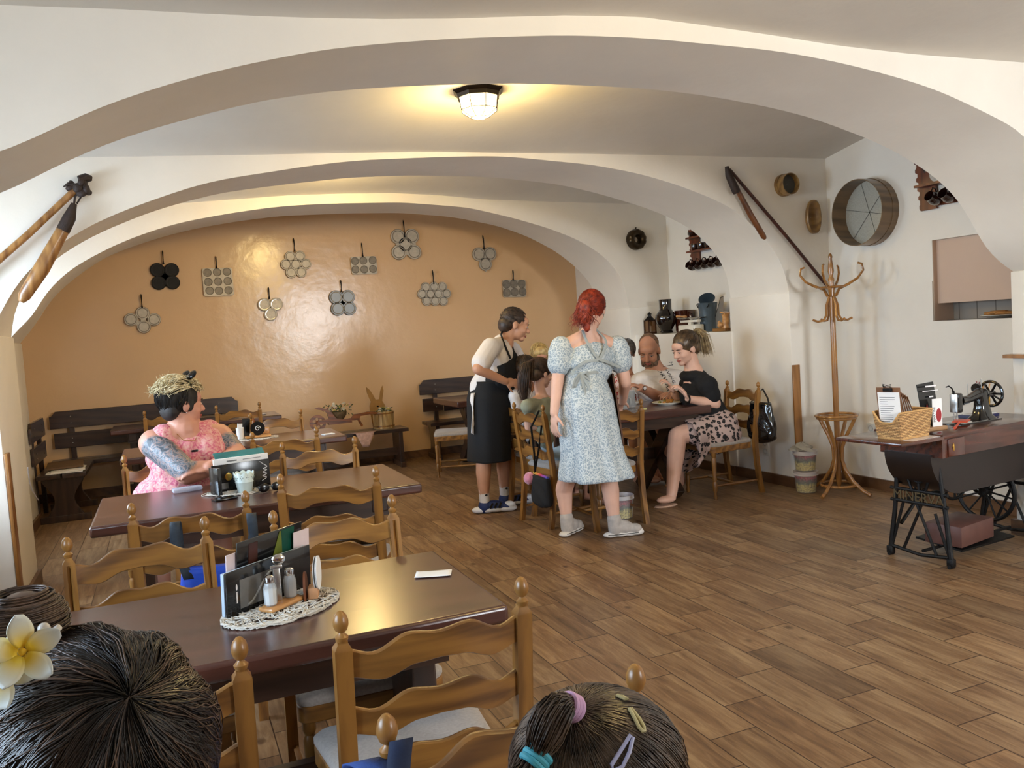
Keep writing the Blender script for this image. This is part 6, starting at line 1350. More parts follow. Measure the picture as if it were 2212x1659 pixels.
# ---------------------------------------------------------------- woman in pink at the second table
Yp = 5.08
rt_ = person('woman in a pink patterned sleeveless top with streaked blonde hair and tattooed arm', (.03, Yp, 0)); L0 = V(rt_.location)
hc, nb = O(391, 872, Yp), O(398, 928, Yp); sl, sr = O(332, 958, Yp-.03), O(474, 942, Yp+.12); el, wl = O(405, 1022, Yp-.22), O(478, 1006, Yp-.18); er, wr = O(512, 984, Yp-.02), O(452, 1012, Yp-.24)
Rm = hframe((.9, .36, -.05)); B = BM(); head(B, hc, Rm, 1.12, False, .02); cap(B, hc+Rm@V((0, -.01, -.06)), nb, .068, .08); B.ell(hc+Rm@V((0, .03, -.1)), (.06, .055, .035))
ch_ = (sl+sr)/2+V((.0, .0, -.07)); be = V((.03, Yp+.04, .64)); hp_ = V((.03, Yp+.05, .52))
chain(B, [nb, ch_, be, hp_], [.09, .15, .17, .17]); cap(B, nb, sl, .07, .075); cap(B, nb, sr, .07, .07)
chain(B, [sl, el, wl], [.082, .066, .036]); chain(B, [sr, er, wr], [.075, .062, .036]); hand(B, wl, (1, -.05, -.05), (0, .3, -1), 1, .3); hand(B, wr, (-.9, -.1, .0), (0, .3, -1), -1, .3)
for s_ in (-1, 1): chain(B, [hp_+V((.12*s_, -.05, -.02)), V((.03+.15*s_, Yp-.42, .53)), V((.03+.16*s_, Yp-.45, .28)), V((.03+.15*s_, Yp-.42, .06))], [.1, .072, .062, .04]); B.ell((.03+.15*s_, Yp-.48, .035), (.045, .1, .035))
m, nt, b = newmat('skin_tattooed'); tc = N(nt, 'ShaderNodeTexCoord'); b.inputs['Roughness'].default_value = .5
def tmask(ctr, r0):
    vm = N(nt, 'ShaderNodeVectorMath', _operation='DISTANCE'); nt.links.new(tc.outputs['Object'], vm.inputs[0]); vm.inputs[1].default_value = ctr; mr = N(nt, 'ShaderNodeMapRange'); mr.inputs[1].default_value = r0; mr.inputs[2].default_value = r0*.85; mr.inputs[3].default_value = 0; mr.inputs[4].default_value = 1; nt.links.new(vm.outputs['Value'], mr.inputs[0]); return mr.outputs[0]
k1, k2 = sl.lerp(el, .3)-L0+V((-.03, -.05, 0)), sl.lerp(el, .72)-L0+V((.01, -.05, .02)); mm_ = N(nt, 'ShaderNodeMath', _operation='MAXIMUM'); nt.links.new(tmask(k1, .115), mm_.inputs[0]); m3 = N(nt, 'ShaderNodeMath', _operation='MAXIMUM'); nt.links.new(tmask(k2, .095), m3.inputs[0]); nt.links.new(tmask(sr.lerp(er, .55)-L0, .09), m3.inputs[1]); nt.links.new(m3.outputs[0], mm_.inputs[1])
wv = N(nt, 'ShaderNodeTexNoise', Scale=16.0, Detail=2.0, Distortion=3.0); nt.links.new(tc.outputs['Object'], wv.inputs['Vector']); rr = ramp(nt, wv.outputs['Fac'], [(.4, S('4a5058')), (.47, S('8c8f96')), (.5, S('5a6472')), (.56, S('b3958a')), (.62, S('5a5f68'))])
mx = N(nt, 'ShaderNodeMix', _data_type='RGBA'); nt.links.new(mm_.outputs[0], mx.inputs[0]); mx.inputs[6].default_value = S('cb9079'); nt.links.new(rr.outputs[0], mx.inputs[7]); nt.links.new(mx.outputs[2], b.inputs['Base Color'])
blob('body', B, m, rt_); face(rt_, hc, Rm, 1.12, '3a2a24', down=False)
m, nt, b = newmat('pink_patterned_top'); tc = N(nt, 'ShaderNodeTexCoord'); n0 = N(nt, 'ShaderNodeTexNoise', Scale=38.0, Detail=5.0, Distortion=1.5); nt.links.new(tc.outputs['Object'], n0.inputs['Vector']); r = ramp(nt, n0.outputs['Fac'], [(.38, S('c8607a')), (.47, S('d98a90')), (.56, S('dea39b')), (.7, S('e3b5b0'))]); nt.links.new(r.outputs[0], b.inputs['Base Color']); b.inputs['Roughness'].default_value = .85
bp = N(nt, 'ShaderNodeBump', Strength=.4, Distance=.01); nt.links.new(n0.outputs['Fac'], bp.inputs['Height']); nt.links.new(bp.outputs[0], b.inputs['Normal'])
B = BM(); chain(B, [ch_+V((0, .0, .0)), be+V((0, 0, .06)), hp_+V((0, 0, .04))], [.165, .2, .2]); B.ell(ch_+V((0, .0, -.02)), (.235, .16, .13)); B.ell(be+V((0, 0, .04)), (.27, .2, .16)); B.ell(hp_+V((0, 0, .05)), (.28, .21, .1)); B.ell(ch_+V((-.08, -.06, -.08)), (.12, .11, .1)); B.ell(ch_+V((.1, -.04, -.08)), (.12, .11, .1))
for q_, sg in ((sl, 1), (sr, -1)): cap(B, q_+V((.055*sg, .0, .035)), ch_+V((-.09*sg, -.05, 0)), .072, .11); cap(B, q_+V((.05*sg, .01, .03)), nb+V((-.075*sg, .02, -.02)), .072, .062); cap(B, q_+V((.06*sg, .06, .02)), ch_+V((-.08*sg, .08, -.02)), .06, .1)
blob('top', B, m, rt_, .008, 5)
B = BM()
for s_ in (-1, 1): cap(B, hp_+V((.12*s_, -.0, -.0)), V((.03+.15*s_, Yp-.3, .54)), .12, .095)
blob('shorts', B, 'blackcloth', rt_, .009, 3)
hb, hk = hairmat('hair_blonde_streak', 'b09a6c', 'f3e3bd', .6), hairmat('hair_black', '15110f', '2c2420', .7); c2 = hc+Rm@V((0, -.018, .038)); rad = (.095, .117, .1)
Bc = BM(); Bc.ell(c2, rad, Rm.to_euler()); Bc.ell(c2+Rm@V((0, -.045, -.065)), (.08, .055, .07), Rm.to_euler()); Bc.ell(c2+Rm@V((.07, .035, -.04)), (.018, .028, .045), Rm.to_euler()); blob('hair', Bc, hk, rt_, .006, 4)
hair_strands('dark_hair', rt_, c2, Rm, (.096, .118, .107), lambda d: d.z < .5 and d.y < .2, lambda d, r_: d+V((0, -.1, -.5)), 380, hk, .0018, 3, 7, .06)
hair_strands('blonde_hair', rt_, c2, Rm, (.099, .121, .107), lambda d: d.z > .34 if d.y < .3 else d.z > .42, lambda d, r_: d+V((r_.gauss(0, .35), .35 if d.y > .25 else -.5, -.1)), 620, hb, .0024, 5, 7, .26, tail=lambda p, r_: [p+V((r_.gauss(-.006, .014), r_.gauss(0, .012), r_.gauss(.006, .014)))])
o = obj('sunglasses', BM().tube([p-L0 for p in (c2+Rm@V((.085, -.03, -.035)), c2+Rm@V((.093, .01, .02)), c2+Rm@V((.07, .045, .085)))], .004, 6), plain('olive_frame', '6d6a48', .3), rt_)
for sx in (-.045, .042): obj('lens', BM().ell(c2+Rm@V((sx, .066, .122))-L0, (.042, .014, .034), (Rm @ Euler((-.7, 0, 0)).to_matrix()).to_euler()), 'blk', o)
obj('earring', BM().ell(hc+Rm@V((.08, -.004, -.05))-L0, .004, seg=8), 'chrome', rt_); obj('necklace', BM().tube([p-L0 for p in (nb+V((-.07, -.05, .02)), nb+V((-.01, -.11, -.05)), nb+V((.05, -.09, -.06)), nb+V((.08, -.03, .0)))], .0018, 6), 'gold', rt_); obj('pin', BM().box(ch_+V((.03, -.165, .02))-L0, (.035, .006, .012), bev=.002), 'blk', rt_)
cap_hair_later = []
# ---------------------------------------------------------------- the family
def sitter(label, seat, nb, hc, sl, sr, el, wl, er, wr, fwd, skin, shirt, shirtn, s=1.0, w=1.0, sleeve=.55, legs=None, male=False, hands=((1, 0, 0), (-1, 0, 0)), brow='4a3527', collar=0, trous='blackcloth', fc=True, up=(0, 0, 1), fat=0):
    t = person(label, (seat.x, seat.y, 0)); Rm = hframe(fwd, up); B = BM(); P = head(B, hc, Rm, s, male, fat); cap(B, hc+Rm@V((0, -.02, -.055))*s, nb, .054*s*w, .06*s*w)
    ch_ = (sl+sr)/2+V((0, 0, -.07*s)); be = seat.lerp(ch_, .45)
    chain(B, [nb, ch_, be, seat], [.07*s*w, .115*s*w, .12*s*w, .13*s*w]); cap(B, nb, sl, .055*s*w, .052*s*w); cap(B, nb, sr, .055*s*w, .052*s*w)
    chain(B, [sl, el, wl], [.052*s*w, .042*s*w, .028*s]); chain(B, [sr, er, wr], [.052*s*w, .042*s*w, .028*s])
    hand(B, wl, hands[0], (0, .2, -1), 1, .55, s); hand(B, wr, hands[1], (0, .2, -1), -1, .55, s)
    if legs:
        for k, (kn, an) in enumerate(legs):
            side = V((0, .09*s if k else -.09*s, 0)) if abs(kn.x-seat.x) > abs(kn.y-seat.y) else V((.09*s if k else -.09*s, 0, 0))
            chain(B, [seat+side, kn, kn.lerp(an, .4), an], [.1*s, .068*s, .062*s, .038*s]); dd = (V((kn.x-seat.x, kn.y-seat.y, 0))).normalized(); B.ell(an+dd*.06+V((0, 0, -.03)), (.04+.05*abs(dd.x), .04+.05*abs(dd.y), .03))
    blob('body', B, skin, t)
    if fc: face(t, hc, Rm, s, brow)
    B = BM(); rx = (sr-sl).length/2
    ax = Euler((0, 0, math.atan2(sr.y-sl.y, sr.x-sl.x)))
    chain(B, [ch_, be, seat+V((0, 0, .03))], [.132*s*w, .145*s*w, .15*s*w]); B.ell(ch_, (rx*.98, .15*s*w, .14*s), ax); cap(B, sl, sr, .08*s*w, .08*s*w); B.ell(be, (rx*.9, .145*s*w, .15*s), ax)
    cap(B, nb+V((0, 0, -.038*s)), sl, .066*s*w, .076*s*w); cap(B, nb+V((0, 0, -.038*s)), sr, .066*s*w, .076*s*w)
    B.ell(nb+V((0, .0, -.04*s)), (.115*s*w, .1*s*w, .055*s), ax); B.ell(ch_+V((0, 0, .05*s)), (rx*.8, .11*s*w, .09*s), ax)
    if sleeve: cap(B, sl, sl.lerp(el, sleeve), .068*s*w, .068*s*w); cap(B, sr, sr.lerp(er, sleeve), .068*s*w, .068*s*w)
    top = blob(shirtn, B, shirt, t, .008, 4)
    if trous and legs:
        B = BM()
        for k, (kn, an) in enumerate(legs):
            side = V((0, .09*s if k else -.09*s, 0)) if abs(kn.x-seat.x) > abs(kn.y-seat.y) else V((.09*s if k else -.09*s, 0, 0))
            cap(B, seat+side*.8, (seat+side).lerp(kn, .8), .125*s, .088*s)
        blob('shorts', B, trous, t, .009, 3)
    return t, Rm, top
def cap_hair(t, hc, Rm, s, m_, n=350, extra=None, front=.55, flow=(0, .2, -.3), lift=.05, seed=1, sc=1.0):
    c2 = hc+Rm@V((0, -.02, .04))*s; rad = (.084*s*sc, .104*s*sc, .088*s*sc); Bc = BM(); Bc.ell(c2, rad, Rm.to_euler()); Bc.ell(c2+Rm@V((0, -.045, -.055))*s, (.077*s, .062*s, .066*s), Rm.to_euler())
    if extra: extra(Bc, c2, rad)
    blob('hair', Bc, m_, t, .006, 4); hair_strands('hair_strands', t, c2, Rm, rad, lambda d: (d.z > -.1 and d.y < front) or (d.y < -.2 and d.z > -.6), lambda d, r_: d+V(flow), n, m_, .0016, seed, 7, lift); return c2, rad
# girl with the long ponytail
Yg = 5.88; hc = O(1168, 806, Yg); nb = O(1170, 858, Yg); seat = V((2.78, 5.86, .56))
t, Rm, _ = sitter('girl with long brown ponytail and sage green top, seated with her back to us', seat, nb, hc, O(1140, 878, Yg-.1), O(1196, 872, Yg+.12), O(1142, 925, Yg-.05), V((3.04, 5.8, .80)), O(1205, 920, Yg+.15), V((3.06, 6.0, .80)), (.95, .25, -.25), 'skinC', plain('sage_cloth', '8b8d79', .85, 0, .1, 30, .2), 'top', .92, .8, .12, [(V((3.15, 5.78, .53)), V((3.14, 5.76, .08))), (V((3.15, 5.95, .53)), V((3.14, 5.97, .08)))], trous=plain('pale_blue_cloth', '9fb2bd', .8, 0, .1, 20))
cap_hair(rt_w, hc_w, Rm_w, 1.14, hm, 450, front=.72, flow=(0, .25, -.1), lift=.03, seed=17, sc=.95)
bh = hairmat('hair_brown', '2b1d15', '5b4230'); tie = V((.15, -.8, .45)); c2, rad = cap_hair(t, hc, Rm, .92, bh, 10, sc=1.04)
tp = surf(c2, Rm, rad, tie, 1.1)
hair_strands('hair_strands', t, c2, Rm, rad, lambda d: d.z > -.5 and d.y < .6, lambda d, r_: tie+V((r_.gauss(0, .06), 0, r_.gauss(0, .06))), 500, bh, .0014, 7, 8, .04)
rnd = random.Random(5); B = BM(); L0 = V(t.location)
for k in range(260):
    o1 = V((rnd.gauss(0, .016), rnd.gauss(0, .016), 0)); B.tube([tp-L0+o1*.4, tp-L0+V((-.05, -.02, -.02))+o1, tp-L0+V((-.075, -.02, -.12))+o1*1.4, tp-L0+V((-.085, -.01, -.22))+o1*1.3, tp-L0+V((-.08, .0, -.3))+o1*.7], [.0018, .0018, .0018, .0015, .0007], 4, cap=False)
obj('ponytail', B, bh, t, ang=0); obj('hair_tie', BM().lathe([(.016, -.006), (.02, 0), (.016, .006)], tp-L0, 14), plain('tie_dark', '3a1f28', .7), t)
# brown-haired boy bent over the table
Yk = 6.35; hc = O(1136, 797, Yk); nb = O(1128, 838, Yk); seat = V((2.82, 6.33, .56))
t, Rm, _ = sitter('brown-haired boy in a white T-shirt bent forward between the waiter and the girl', seat, nb, hc, O(1112, 856, Yk-.08), O(1142, 850, Yk+.14), O(1122, 905, Yk-.1), V((3.02, 6.22, .80)), O(1150, 880, Yk+.15), V((3.08, 6.4, .80)), (.9, -.1, -.5), 'skinA', WSH, 'tshirt', .88, .8, .5, [(V((3.18, 6.24, .52)), V((3.16, 6.22, .08))), (V((3.18, 6.42, .52)), V((3.16, 6.44, .08)))])
cap_hair(t, hc, Rm, .88, hm, 350, seed=3)
# blond boy on the far side
Yb = 6.85; hc = O(1166, 771, Yb); nb = O(1166, 812, Yb); seat = V((hc.x, 6.98, .55))
chb = chair_o(hc.x, 7.0, 180, 'ladderback chair hidden behind the blond boy')
t, Rm, _ = sitter('blond boy with bowl-cut hair facing us behind the ponytailed girl', seat, nb, hc, O(1138, 832, Yb), O(1194, 828, Yb), O(1135, 880, Yb-.05), V((hc.x-.1, 6.62, .80)), O(1200, 876, Yb-.05), V((hc.x+.12, 6.62, .80)), (-.15, -.92, -.3), 'skinA', plain('pale_pink_cloth', 'c9a9a0', .85), 'tshirt', .92, .8, .5, [(V((hc.x-.1, 6.6, .52)), V((hc.x-.1, 6.58, .08))), (V((hc.x+.1, 6.6, .52)), V((hc.x+.1, 6.58, .08)))], brow='8a6a45')
cap_hair(t, hc, Rm, .92, hairmat('hair_blond', 'a98a55', 'dcc489', .45), 700, lambda Bc, c2, rad: Bc.ell(c2+Rm@V((0, .06, .025)), (.07, .04, .05), Rm.to_euler()), .95, (0, .15, -.75), .05, 6, 1.06)
# older woman in red
Yo = 6.95; hc = O(1352, 764, Yo); nb = O(1352, 810, Yo); seat = V((hc.x-.05, 7.05, .56))
chair_o(hc.x-.05, 7.1, 180, 'ladderback chair hidden behind the woman in the red patterned top')
m, nt, b = newmat('red_white_pattern'); tc = N(nt, 'ShaderNodeTexCoord'); vo = N(nt, 'ShaderNodeTexVoronoi', Scale=45.0); nt.links.new(tc.outputs['Object'], vo.inputs['Vector']); r = ramp(nt, vo.outputs['Distance'], [(.35, S('b02a30')), (.5, S('e0c9c4'))]); nt.links.new(r.outputs[0], b.inputs['Base Color']); b.inputs['Roughness'].default_value = .85
t, Rm, _ = sitter('older grey-haired woman in a red and white patterned top behind the waitress', seat, nb, hc, O(1312, 838, Yo-.03), O(1386, 835, Yo), O(1318, 860, Yo-.2), O(1322, 842, 6.6), O(1376, 880, Yo-.15), O(1345, 868, 6.6), (-.45, -.75, -.35), 'skinD', m, 'blouse', 1.0, 1.08, .4, [(V((hc.x-.15, 6.62, .52)), V((hc.x-.15, 6.6, .08))), (V((hc.x+.05, 6.62, .52)), V((hc.x+.05, 6.6, .08)))], hands=((-.4, -.5, .5), (-.9, -.3, 0)))
cap_hair(t, hc, Rm, 1.02, hairmat('hair_grey', '3a3431', '8a837d', .5), 500, None, .6, (0, -.1, -.45), .1, 9, 1.05)
# bearded man
Ym = 6.82; hc = O(1402, 757, Ym); nb = O(1415, 800, Ym+.02); seat = V((4.24, 6.98, .56))
chair_o(4.26, 7.02, 175, 'ladderback chair hidden behind the bearded man')
t, Rm, sh_ = sitter('bearded man with cropped hair in a white MOVING FORWARD T-shirt, eating', seat, nb, hc, O(1385, 828, Ym-.12), O(1462, 822, Ym-.05), O(1428, 860, 6.56), O(1384, 837, 6.42), O(1480, 862, 6.6), O(1452, 850, 6.42), (-.62, -.66, -.38), 'skinD', WSH, 'tshirt', 1.26, 1.1, .6, [(V((4.05, 6.6, .52)), V((4.05, 6.55, .08))), (V((4.25, 6.6, .52)), V((4.25, 6.55, .08)))], male=True, hands=((-.85, -.2, .3), (-.7, -.5, 0)), brow='6a4a33', fat=.02, trous=plain('dark_trousers', '16181d', .8))
L0 = V(t.location); stb = hairmat('hair_cropped', '5a3f2d', '8b6a4f', .7); c2 = hc+Rm@V((0, -.026, .046))*1.26; Bc = BM(); Bc.ell(c2, (.096, .116, .098), Rm.to_euler()); Bc.ell(c2+Rm@V((0, -.035, -.05))*1.1, (.09, .076, .076), Rm.to_euler()); blob('hair', Bc, stb, t, .006, 4)
bd = hairmat('beard_brown', '4b3628', '80644d', .75); P_ = lambda x, y, z: hc+Rm@V((x, y, z))*1.26; Bc = BM()
for x, y, z, rx, ry, rz in ((0, .07, -.1, .034, .03, .026), (-.045, .035, -.085, .02, .04, .03), (.045, .035, -.085, .02, .04, .03), (-.06, .0, -.06, .012, .03, .035), (.06, .0, -.06, .012, .03, .035), (0, .094, -.052, .026, .009, .006), (-.028, .082, -.068, .009, .012, .018), (.028, .082, -.068, .009, .012, .018), (0, .09, -.086, .018, .012, .01)): Bc.ell(P_(x, y, z), (rx*1.26, ry*1.26, rz*1.26), Rm.to_euler())
blob('beard', Bc, bd, t, .005, 3)
def wrap_text(nm, body, size, p, xa, ya, target, root, m_='blk'):
    xa, ya = V(xa).normalized(), V(ya).normalized(); za = xa.cross(ya); mt = Matrix.Translation(V(p)-V(root.location)) @ Matrix((xa, ya, za)).transposed().to_4x4()
    o = text(nm, body, size, m_, target, mt, 0)
    from mathutils.bvhtree import BVHTree
    bt = BVHTree.FromPolygons([v.co for v in target.data.vertices], [list(q.vertices) for q in target.data.polygons]); bm = bmesh.new(); bm.from_mesh(o.data)
    bmesh.ops.triangulate(bm, faces=bm.faces[:]); bmesh.ops.subdivide_edges(bm, edges=bm.edges[:], cuts=1)
    for v in bm.verts:
        h = bt.ray_cast(v.co+za*.4, -za)
        if h[0]: v.co = h[0]+za*.004
    bm.to_mesh(o.data); bm.free(); return o
dn_ = (V((.06, -.1, -1))); wrap_text('shirt_lettering', 'MOVING', .052, O(1452, 805, Ym-.25), dn_, (.9, -.2, .1), sh_, t); wrap_text('shirt_lettering', 'FORWARD', .06, O(1438, 822, Ym-.25), dn_, (.9, -.2, .1), sh_, t)
wa = obj('wrist_watch', BM().lathe([(.034, -.012), (.037, 0), (.034, .012)], (0, 0, 0), 20, cap=False).lathe([(.02, .0), (.02, .01), (.001, .011)], (0, -.036, 0), 20, Matrix.Rotation(R(90), 4, 'X')), 'blk', t, loc=O(1387, 838, 6.43)-L0); obj('dial', BM().lathe([(.016, 0), (.001, .001)], (0, -.048, 0), 20, Matrix.Rotation(R(90), 4, 'X')), 'white', wa)
obj('fork', BM().tube([O(1448, 846, 6.38)-L0, O(1440, 855, 6.3)-L0, O(1432, 862, 6.2)-L0], .003, 6), 'chrome', t)
# woman in black
Yw = 5.98; hc = O(1480, 752, Yw); nb = O(1497, 800, Yw); seat = V((4.26, 5.9, .57))
m, nt, b = newmat('leopard_print'); LEO = m; tc = N(nt, 'ShaderNodeTexCoord'); n0 = N(nt, 'ShaderNodeTexNoise', Scale=14.0); nt.links.new(tc.outputs['Object'], n0.inputs['Vector']); ad = N(nt, 'ShaderNodeMix', _data_type='RGBA'); ad.inputs[0].default_value = .05; nt.links.new(tc.outputs['Object'], ad.inputs[6]); nt.links.new(n0.outputs['Color'], ad.inputs[7])
vo = N(nt, 'ShaderNodeTexVoronoi', Scale=26.0, Randomness=.8); nt.links.new(ad.outputs[2], vo.inputs['Vector']); r = ramp(nt, vo.outputs['Distance'], [(.08, S('8a6f68')), (.14, S('171314')), (.4, S('171314')), (.46, S('b89f97'))]); r.color_ramp.interpolation = 'LINEAR'; nt.links.new(r.outputs[0], b.inputs['Base Color']); b.inputs['Roughness'].default_value = .8
t, Rm, _ = sitter('woman in a black T-shirt and leopard print skirt with a blond ponytail', seat, nb, hc, O(1489, 832, Yw+.13), O(1528, 834, Yw-.15), O(1474, 870, 6.22), O(1456, 850, 6.16), O(1545, 872, 5.8), O(1487, 862, 5.82), (-.93, -.12, -.28), 'skinC', 'blackcloth', 'tshirt', 1.14, 1.02, .55, [(V((3.86, 5.82, .54)), V((3.68, 5.68, .09))), (V((3.9, 6.05, .53)), V((4.05, 6.1, .09)))], hands=((-.4, .0, .8), (-.5, .1, .85)), brow='3c2a20', trous=None, fat=.01)
L0 = V(t.location); rows = []
for j in range(16):
    v = j/15; ang = v*R(70); row = []
    cxs = seat.x-.02-.32*v**1.1; 
    for k in range(60):
        a = 2*PI*k/60; am = 1+.05*v*math.sin(9*a)+.03*v*math.sin(14*a+1); rz_ = .13+.02*v; ry_ = .19+.07*v
        row.append(V((cxs+.05*math.sin(a)*0-.02*math.cos(a), seat.y+.0+ry_*am*math.cos(a), seat.z+.0+rz_*am*math.sin(a)-(.05*v if math.sin(a) > 0 else .1*v+.1*v*v))))
    rows.append(row)
obj('skirt', BM().grid(rows, close=True), LEO, t, ang=0, solid=.006, mt=Matrix.Translation(-L0))
B = BM(); B.ell(seat+V((.02, -.02, .03)), (.18, .22, .13)); cap(B, seat+V((-.02, -.12, .0)), seat+V((-.25, -.12, -.02)), .13, .11); cap(B, seat+V((-.02, .1, .0)), seat+V((-.25, .12, -.02)), .12, .1); B.ell(seat+V((-.02, -.14, -.06)), (.2, .14, .14)); B.ell(seat+V((-.12, -.17, -.12)), (.16, .1, .1)); blob('skirt_drape', B, LEO, t, .009, 4)
tie = V((0, -.85, .5)); fh = hairmat('hair_dark_blond', '3a2a1c', '6b5237', .4); c2, rad = cap_hair(t, hc, Rm, 1.14, fh, 10, sc=1.02); tp = surf(c2, Rm, rad, tie, 1.08)
hair_strands('hair_strands', t, c2, Rm, rad, lambda d: d.z > -.4 and d.y < .7, lambda d, r_: tie+V((r_.gauss(0, .05), 0, r_.gauss(0, .05))), 500, fh, .0014, 12, 8, .03)
B = BM(); rnd = random.Random(9)
for k in range(300):
    o1 = V((rnd.gauss(0, .02), rnd.gauss(0, .02), rnd.gauss(0, .01))); B.tube([tp-L0, tp-L0+V((.04, 0, .012))+o1*.6, tp-L0+V((.085, 0, -.04))+o1*1.3, tp-L0+V((.1, 0, -.12))+o1*1.5, tp-L0+V((.115, 0, -.19))+o1*1.7], [.002, .002, .002, .0016, .0006], 4, cap=False)
obj('ponytail', B, hairmat('hair_blond_tail', '7b6544', 'c0a677', .45), t, ang=0)
wa = obj('wrist_watch', BM().tube([O(1485, 861, 5.8)-L0+V((.0, .034*math.cos(a), .034*math.sin(a))) for a in [2*PI*k/20 for k in range(20)]], .011, 6, closed=True, flat=(.4, 1)), 'blk', t)
obj('tattoo', BM().tube([p-L0+V((0, -.0, 0)) for p in (O(1540, 838, 5.825), O(1548, 842, 5.82), O(1538, 850, 5.81), O(1550, 856, 5.8), O(1540, 866, 5.79), O(1528, 862, 5.785))], .003, 5), plain('tattoo_ink', '6f4638', .6), t)
for kn in ((3.68, 5.68),): obj('sandal', BM().lathe([(.045, 0), (.05, .006), (.045, .014)], seg=24, mt=Matrix.Diagonal((2.2, .9, 1, 1)) , c=(kn[0]-L0.x-.06, kn[1]-L0.y, .0)).tube([(kn[0]-L0.x-.12, kn[1]-L0.y, .05), (kn[0]-L0.x-.05, kn[1]-L0.y-.03, .075), (kn[0]-L0.x, kn[1]-L0.y-.045, .06)], .006, 6), plain('sandal_tan', 'c9a48c', .4), t)
# ---------------------------------------------------------------- the two heads in the foreground
def rayp(x, y, dist): d = ray(x, y).normalized(); return V((0, 0, EYE))+d*dist
hd = rayp(214, 1738, .87); c0 = hd.copy()
seat = V((hd.x, hd.y-.12, .56)); chq = dup(ch, 'ladderback chair of the dark-haired woman, below the picture edge', (hd.x, hd.y-.02, 0), 0)
s_ = 1.0
t, Rm, _ = sitter('dark-haired woman in the lower left corner with white frangipani flowers in her hair', seat, hd+V((0, -.01, -.17)), hd, hd+V((-.18, -.02, -.23)), hd+V((.18, -.02, -.23)), hd+V((-.24, .05, -.45)), hd+V((-.1, .22, -.5)), hd+V((.24, .05, -.45)), hd+V((.1, .22, -.5)), (-.05, .85, -.45), 'skinA', plain('dusty_pink', '9a6a6a', .85), 'top', 1.0, .95, .5, [(V((hd.x-.12, hd.y+.3, .54)), V((hd.x-.12, hd.y+.3, .08))), (V((hd.x+.12, hd.y+.3, .54)), V((hd.x+.12, hd.y+.3, .08)))], hands=((.5, .5, 0), (-.5, .5, 0)), fc=True)
L0 = V(t.location); bk_ = hairmat('hair_blackbrown', '0d0a0a', '2b211d', .3); c2 = hd+Rm@V((0, -.025, .035)); rad = (.098, .118, .105)
Bc = BM(); Bc.ell(c2, (.094, .114, .101), Rm.to_euler()); Bc.ell(c2+Rm@V((0, -.03, -.09)), (.08, .06, .08), Rm.to_euler()); blob('hair', Bc, bk_, t, .006, 4)
wd = (Rm.transposed() @ (rayp(248, 1560, .78)-c2)); wd = V((wd.x/rad[0], wd.y/rad[1], wd.z/rad[2])).normalized()
def flowout(d, r_):
    ax = d-wd*d.dot(wd); ax = ax.normalized() if ax.length > 1e-3 else V((1, 0, 0)); sw = wd.cross(ax); return (wd*-.35+(ax+sw*.35)).normalized()
def fromwhorl(n, seed, lift, rr, mm, nm, sweep=1.0):
    rnd = random.Random(seed); B = FS(); u_ = wd.orthogonal().normalized(); v_ = wd.cross(u_)
    for k in range(n):
        a = rnd.random()*2*PI; st0 = rnd.random()**.7*1.2; L_ = rnd.uniform(.7, 1.5); off = 1+lift*rnd.random()*(.6+.4*math.sin(a*7)); pts = []
        for i in range(12):
            th = st0*.75+L_*i/11; aa = a+.35*math.sin(th*1.2)+.05*math.sin(i+a*20); d = wd*math.cos(th)+(u_*math.cos(aa)+v_*math.sin(aa))*math.sin(th); pts.append(surf(c2-L0, Rm, rad, d, off*(1+.012*math.sin(a*9)*min(1, th*2))))
        B.tube(pts, [rr*(.6+.4*min(1, i/2)) if i < 9 else rr*(12-i)/3.5 for i in range(12)], 4, cap=False)
    return fobj(nm, B, mm, t)
fromwhorl(3600, 3, .05, .00075, bk_, 'hair_strands'); fromwhorl(500, 8, .075, .00055, hairmat('hair_midbrown', '35261e', '6a5446', .3), 'hair_flyaway')
# bun with scrunchie and flowers on the left
bp_ = rayp(52, 1352, .84); B = FS(); rnd = random.Random(6)
for k in range(500):
    a = rnd.random()*6.28; e = rnd.uniform(-1, 1); r0 = .03+.006*rnd.random(); pts = [bp_-L0+V((r0*math.cos(a+i*.35)*math.cos(e), r0*math.sin(a+i*.35)*math.cos(e), r0*math.sin(e)*1.0)) for i in range(7)]; B.tube(pts, .0007, 4, cap=False)
B.ell(bp_-L0, .029); fobj('bun', B, hairmat('hair_midbrown', '35261e', '6a5446', .3), t)
obj('scrunchie', BM().tube([bp_-L0+V((.012, 0, -.028))+V((.032*math.cos(a), .03*math.sin(a), .004*math.sin(6*a))) for a in [2*PI*k/24 for k in range(24)]], .009, 8, closed=True), plain('red_velvet', '7a1830', .8, 0, .3, 60, .3, sheen=.5), t)
m, nt, b = newmat('frangipani_petal'); tc = N(nt, 'ShaderNodeTexCoord'); vm = N(nt, 'ShaderNodeVectorMath', _operation='LENGTH'); nt.links.new(tc.outputs['Object'], vm.inputs[0]); r = ramp(nt, vm.outputs['Value'], [(.0, S('e9b81e')), (.009, S('f0cf3c')), (.017, S('ece7c8')), (.026, S('e4ecec'))]); nt.links.new(r.outputs[0], b.inputs['Base Color']); b.inputs['Roughness'].default_value = .55; FRG = m
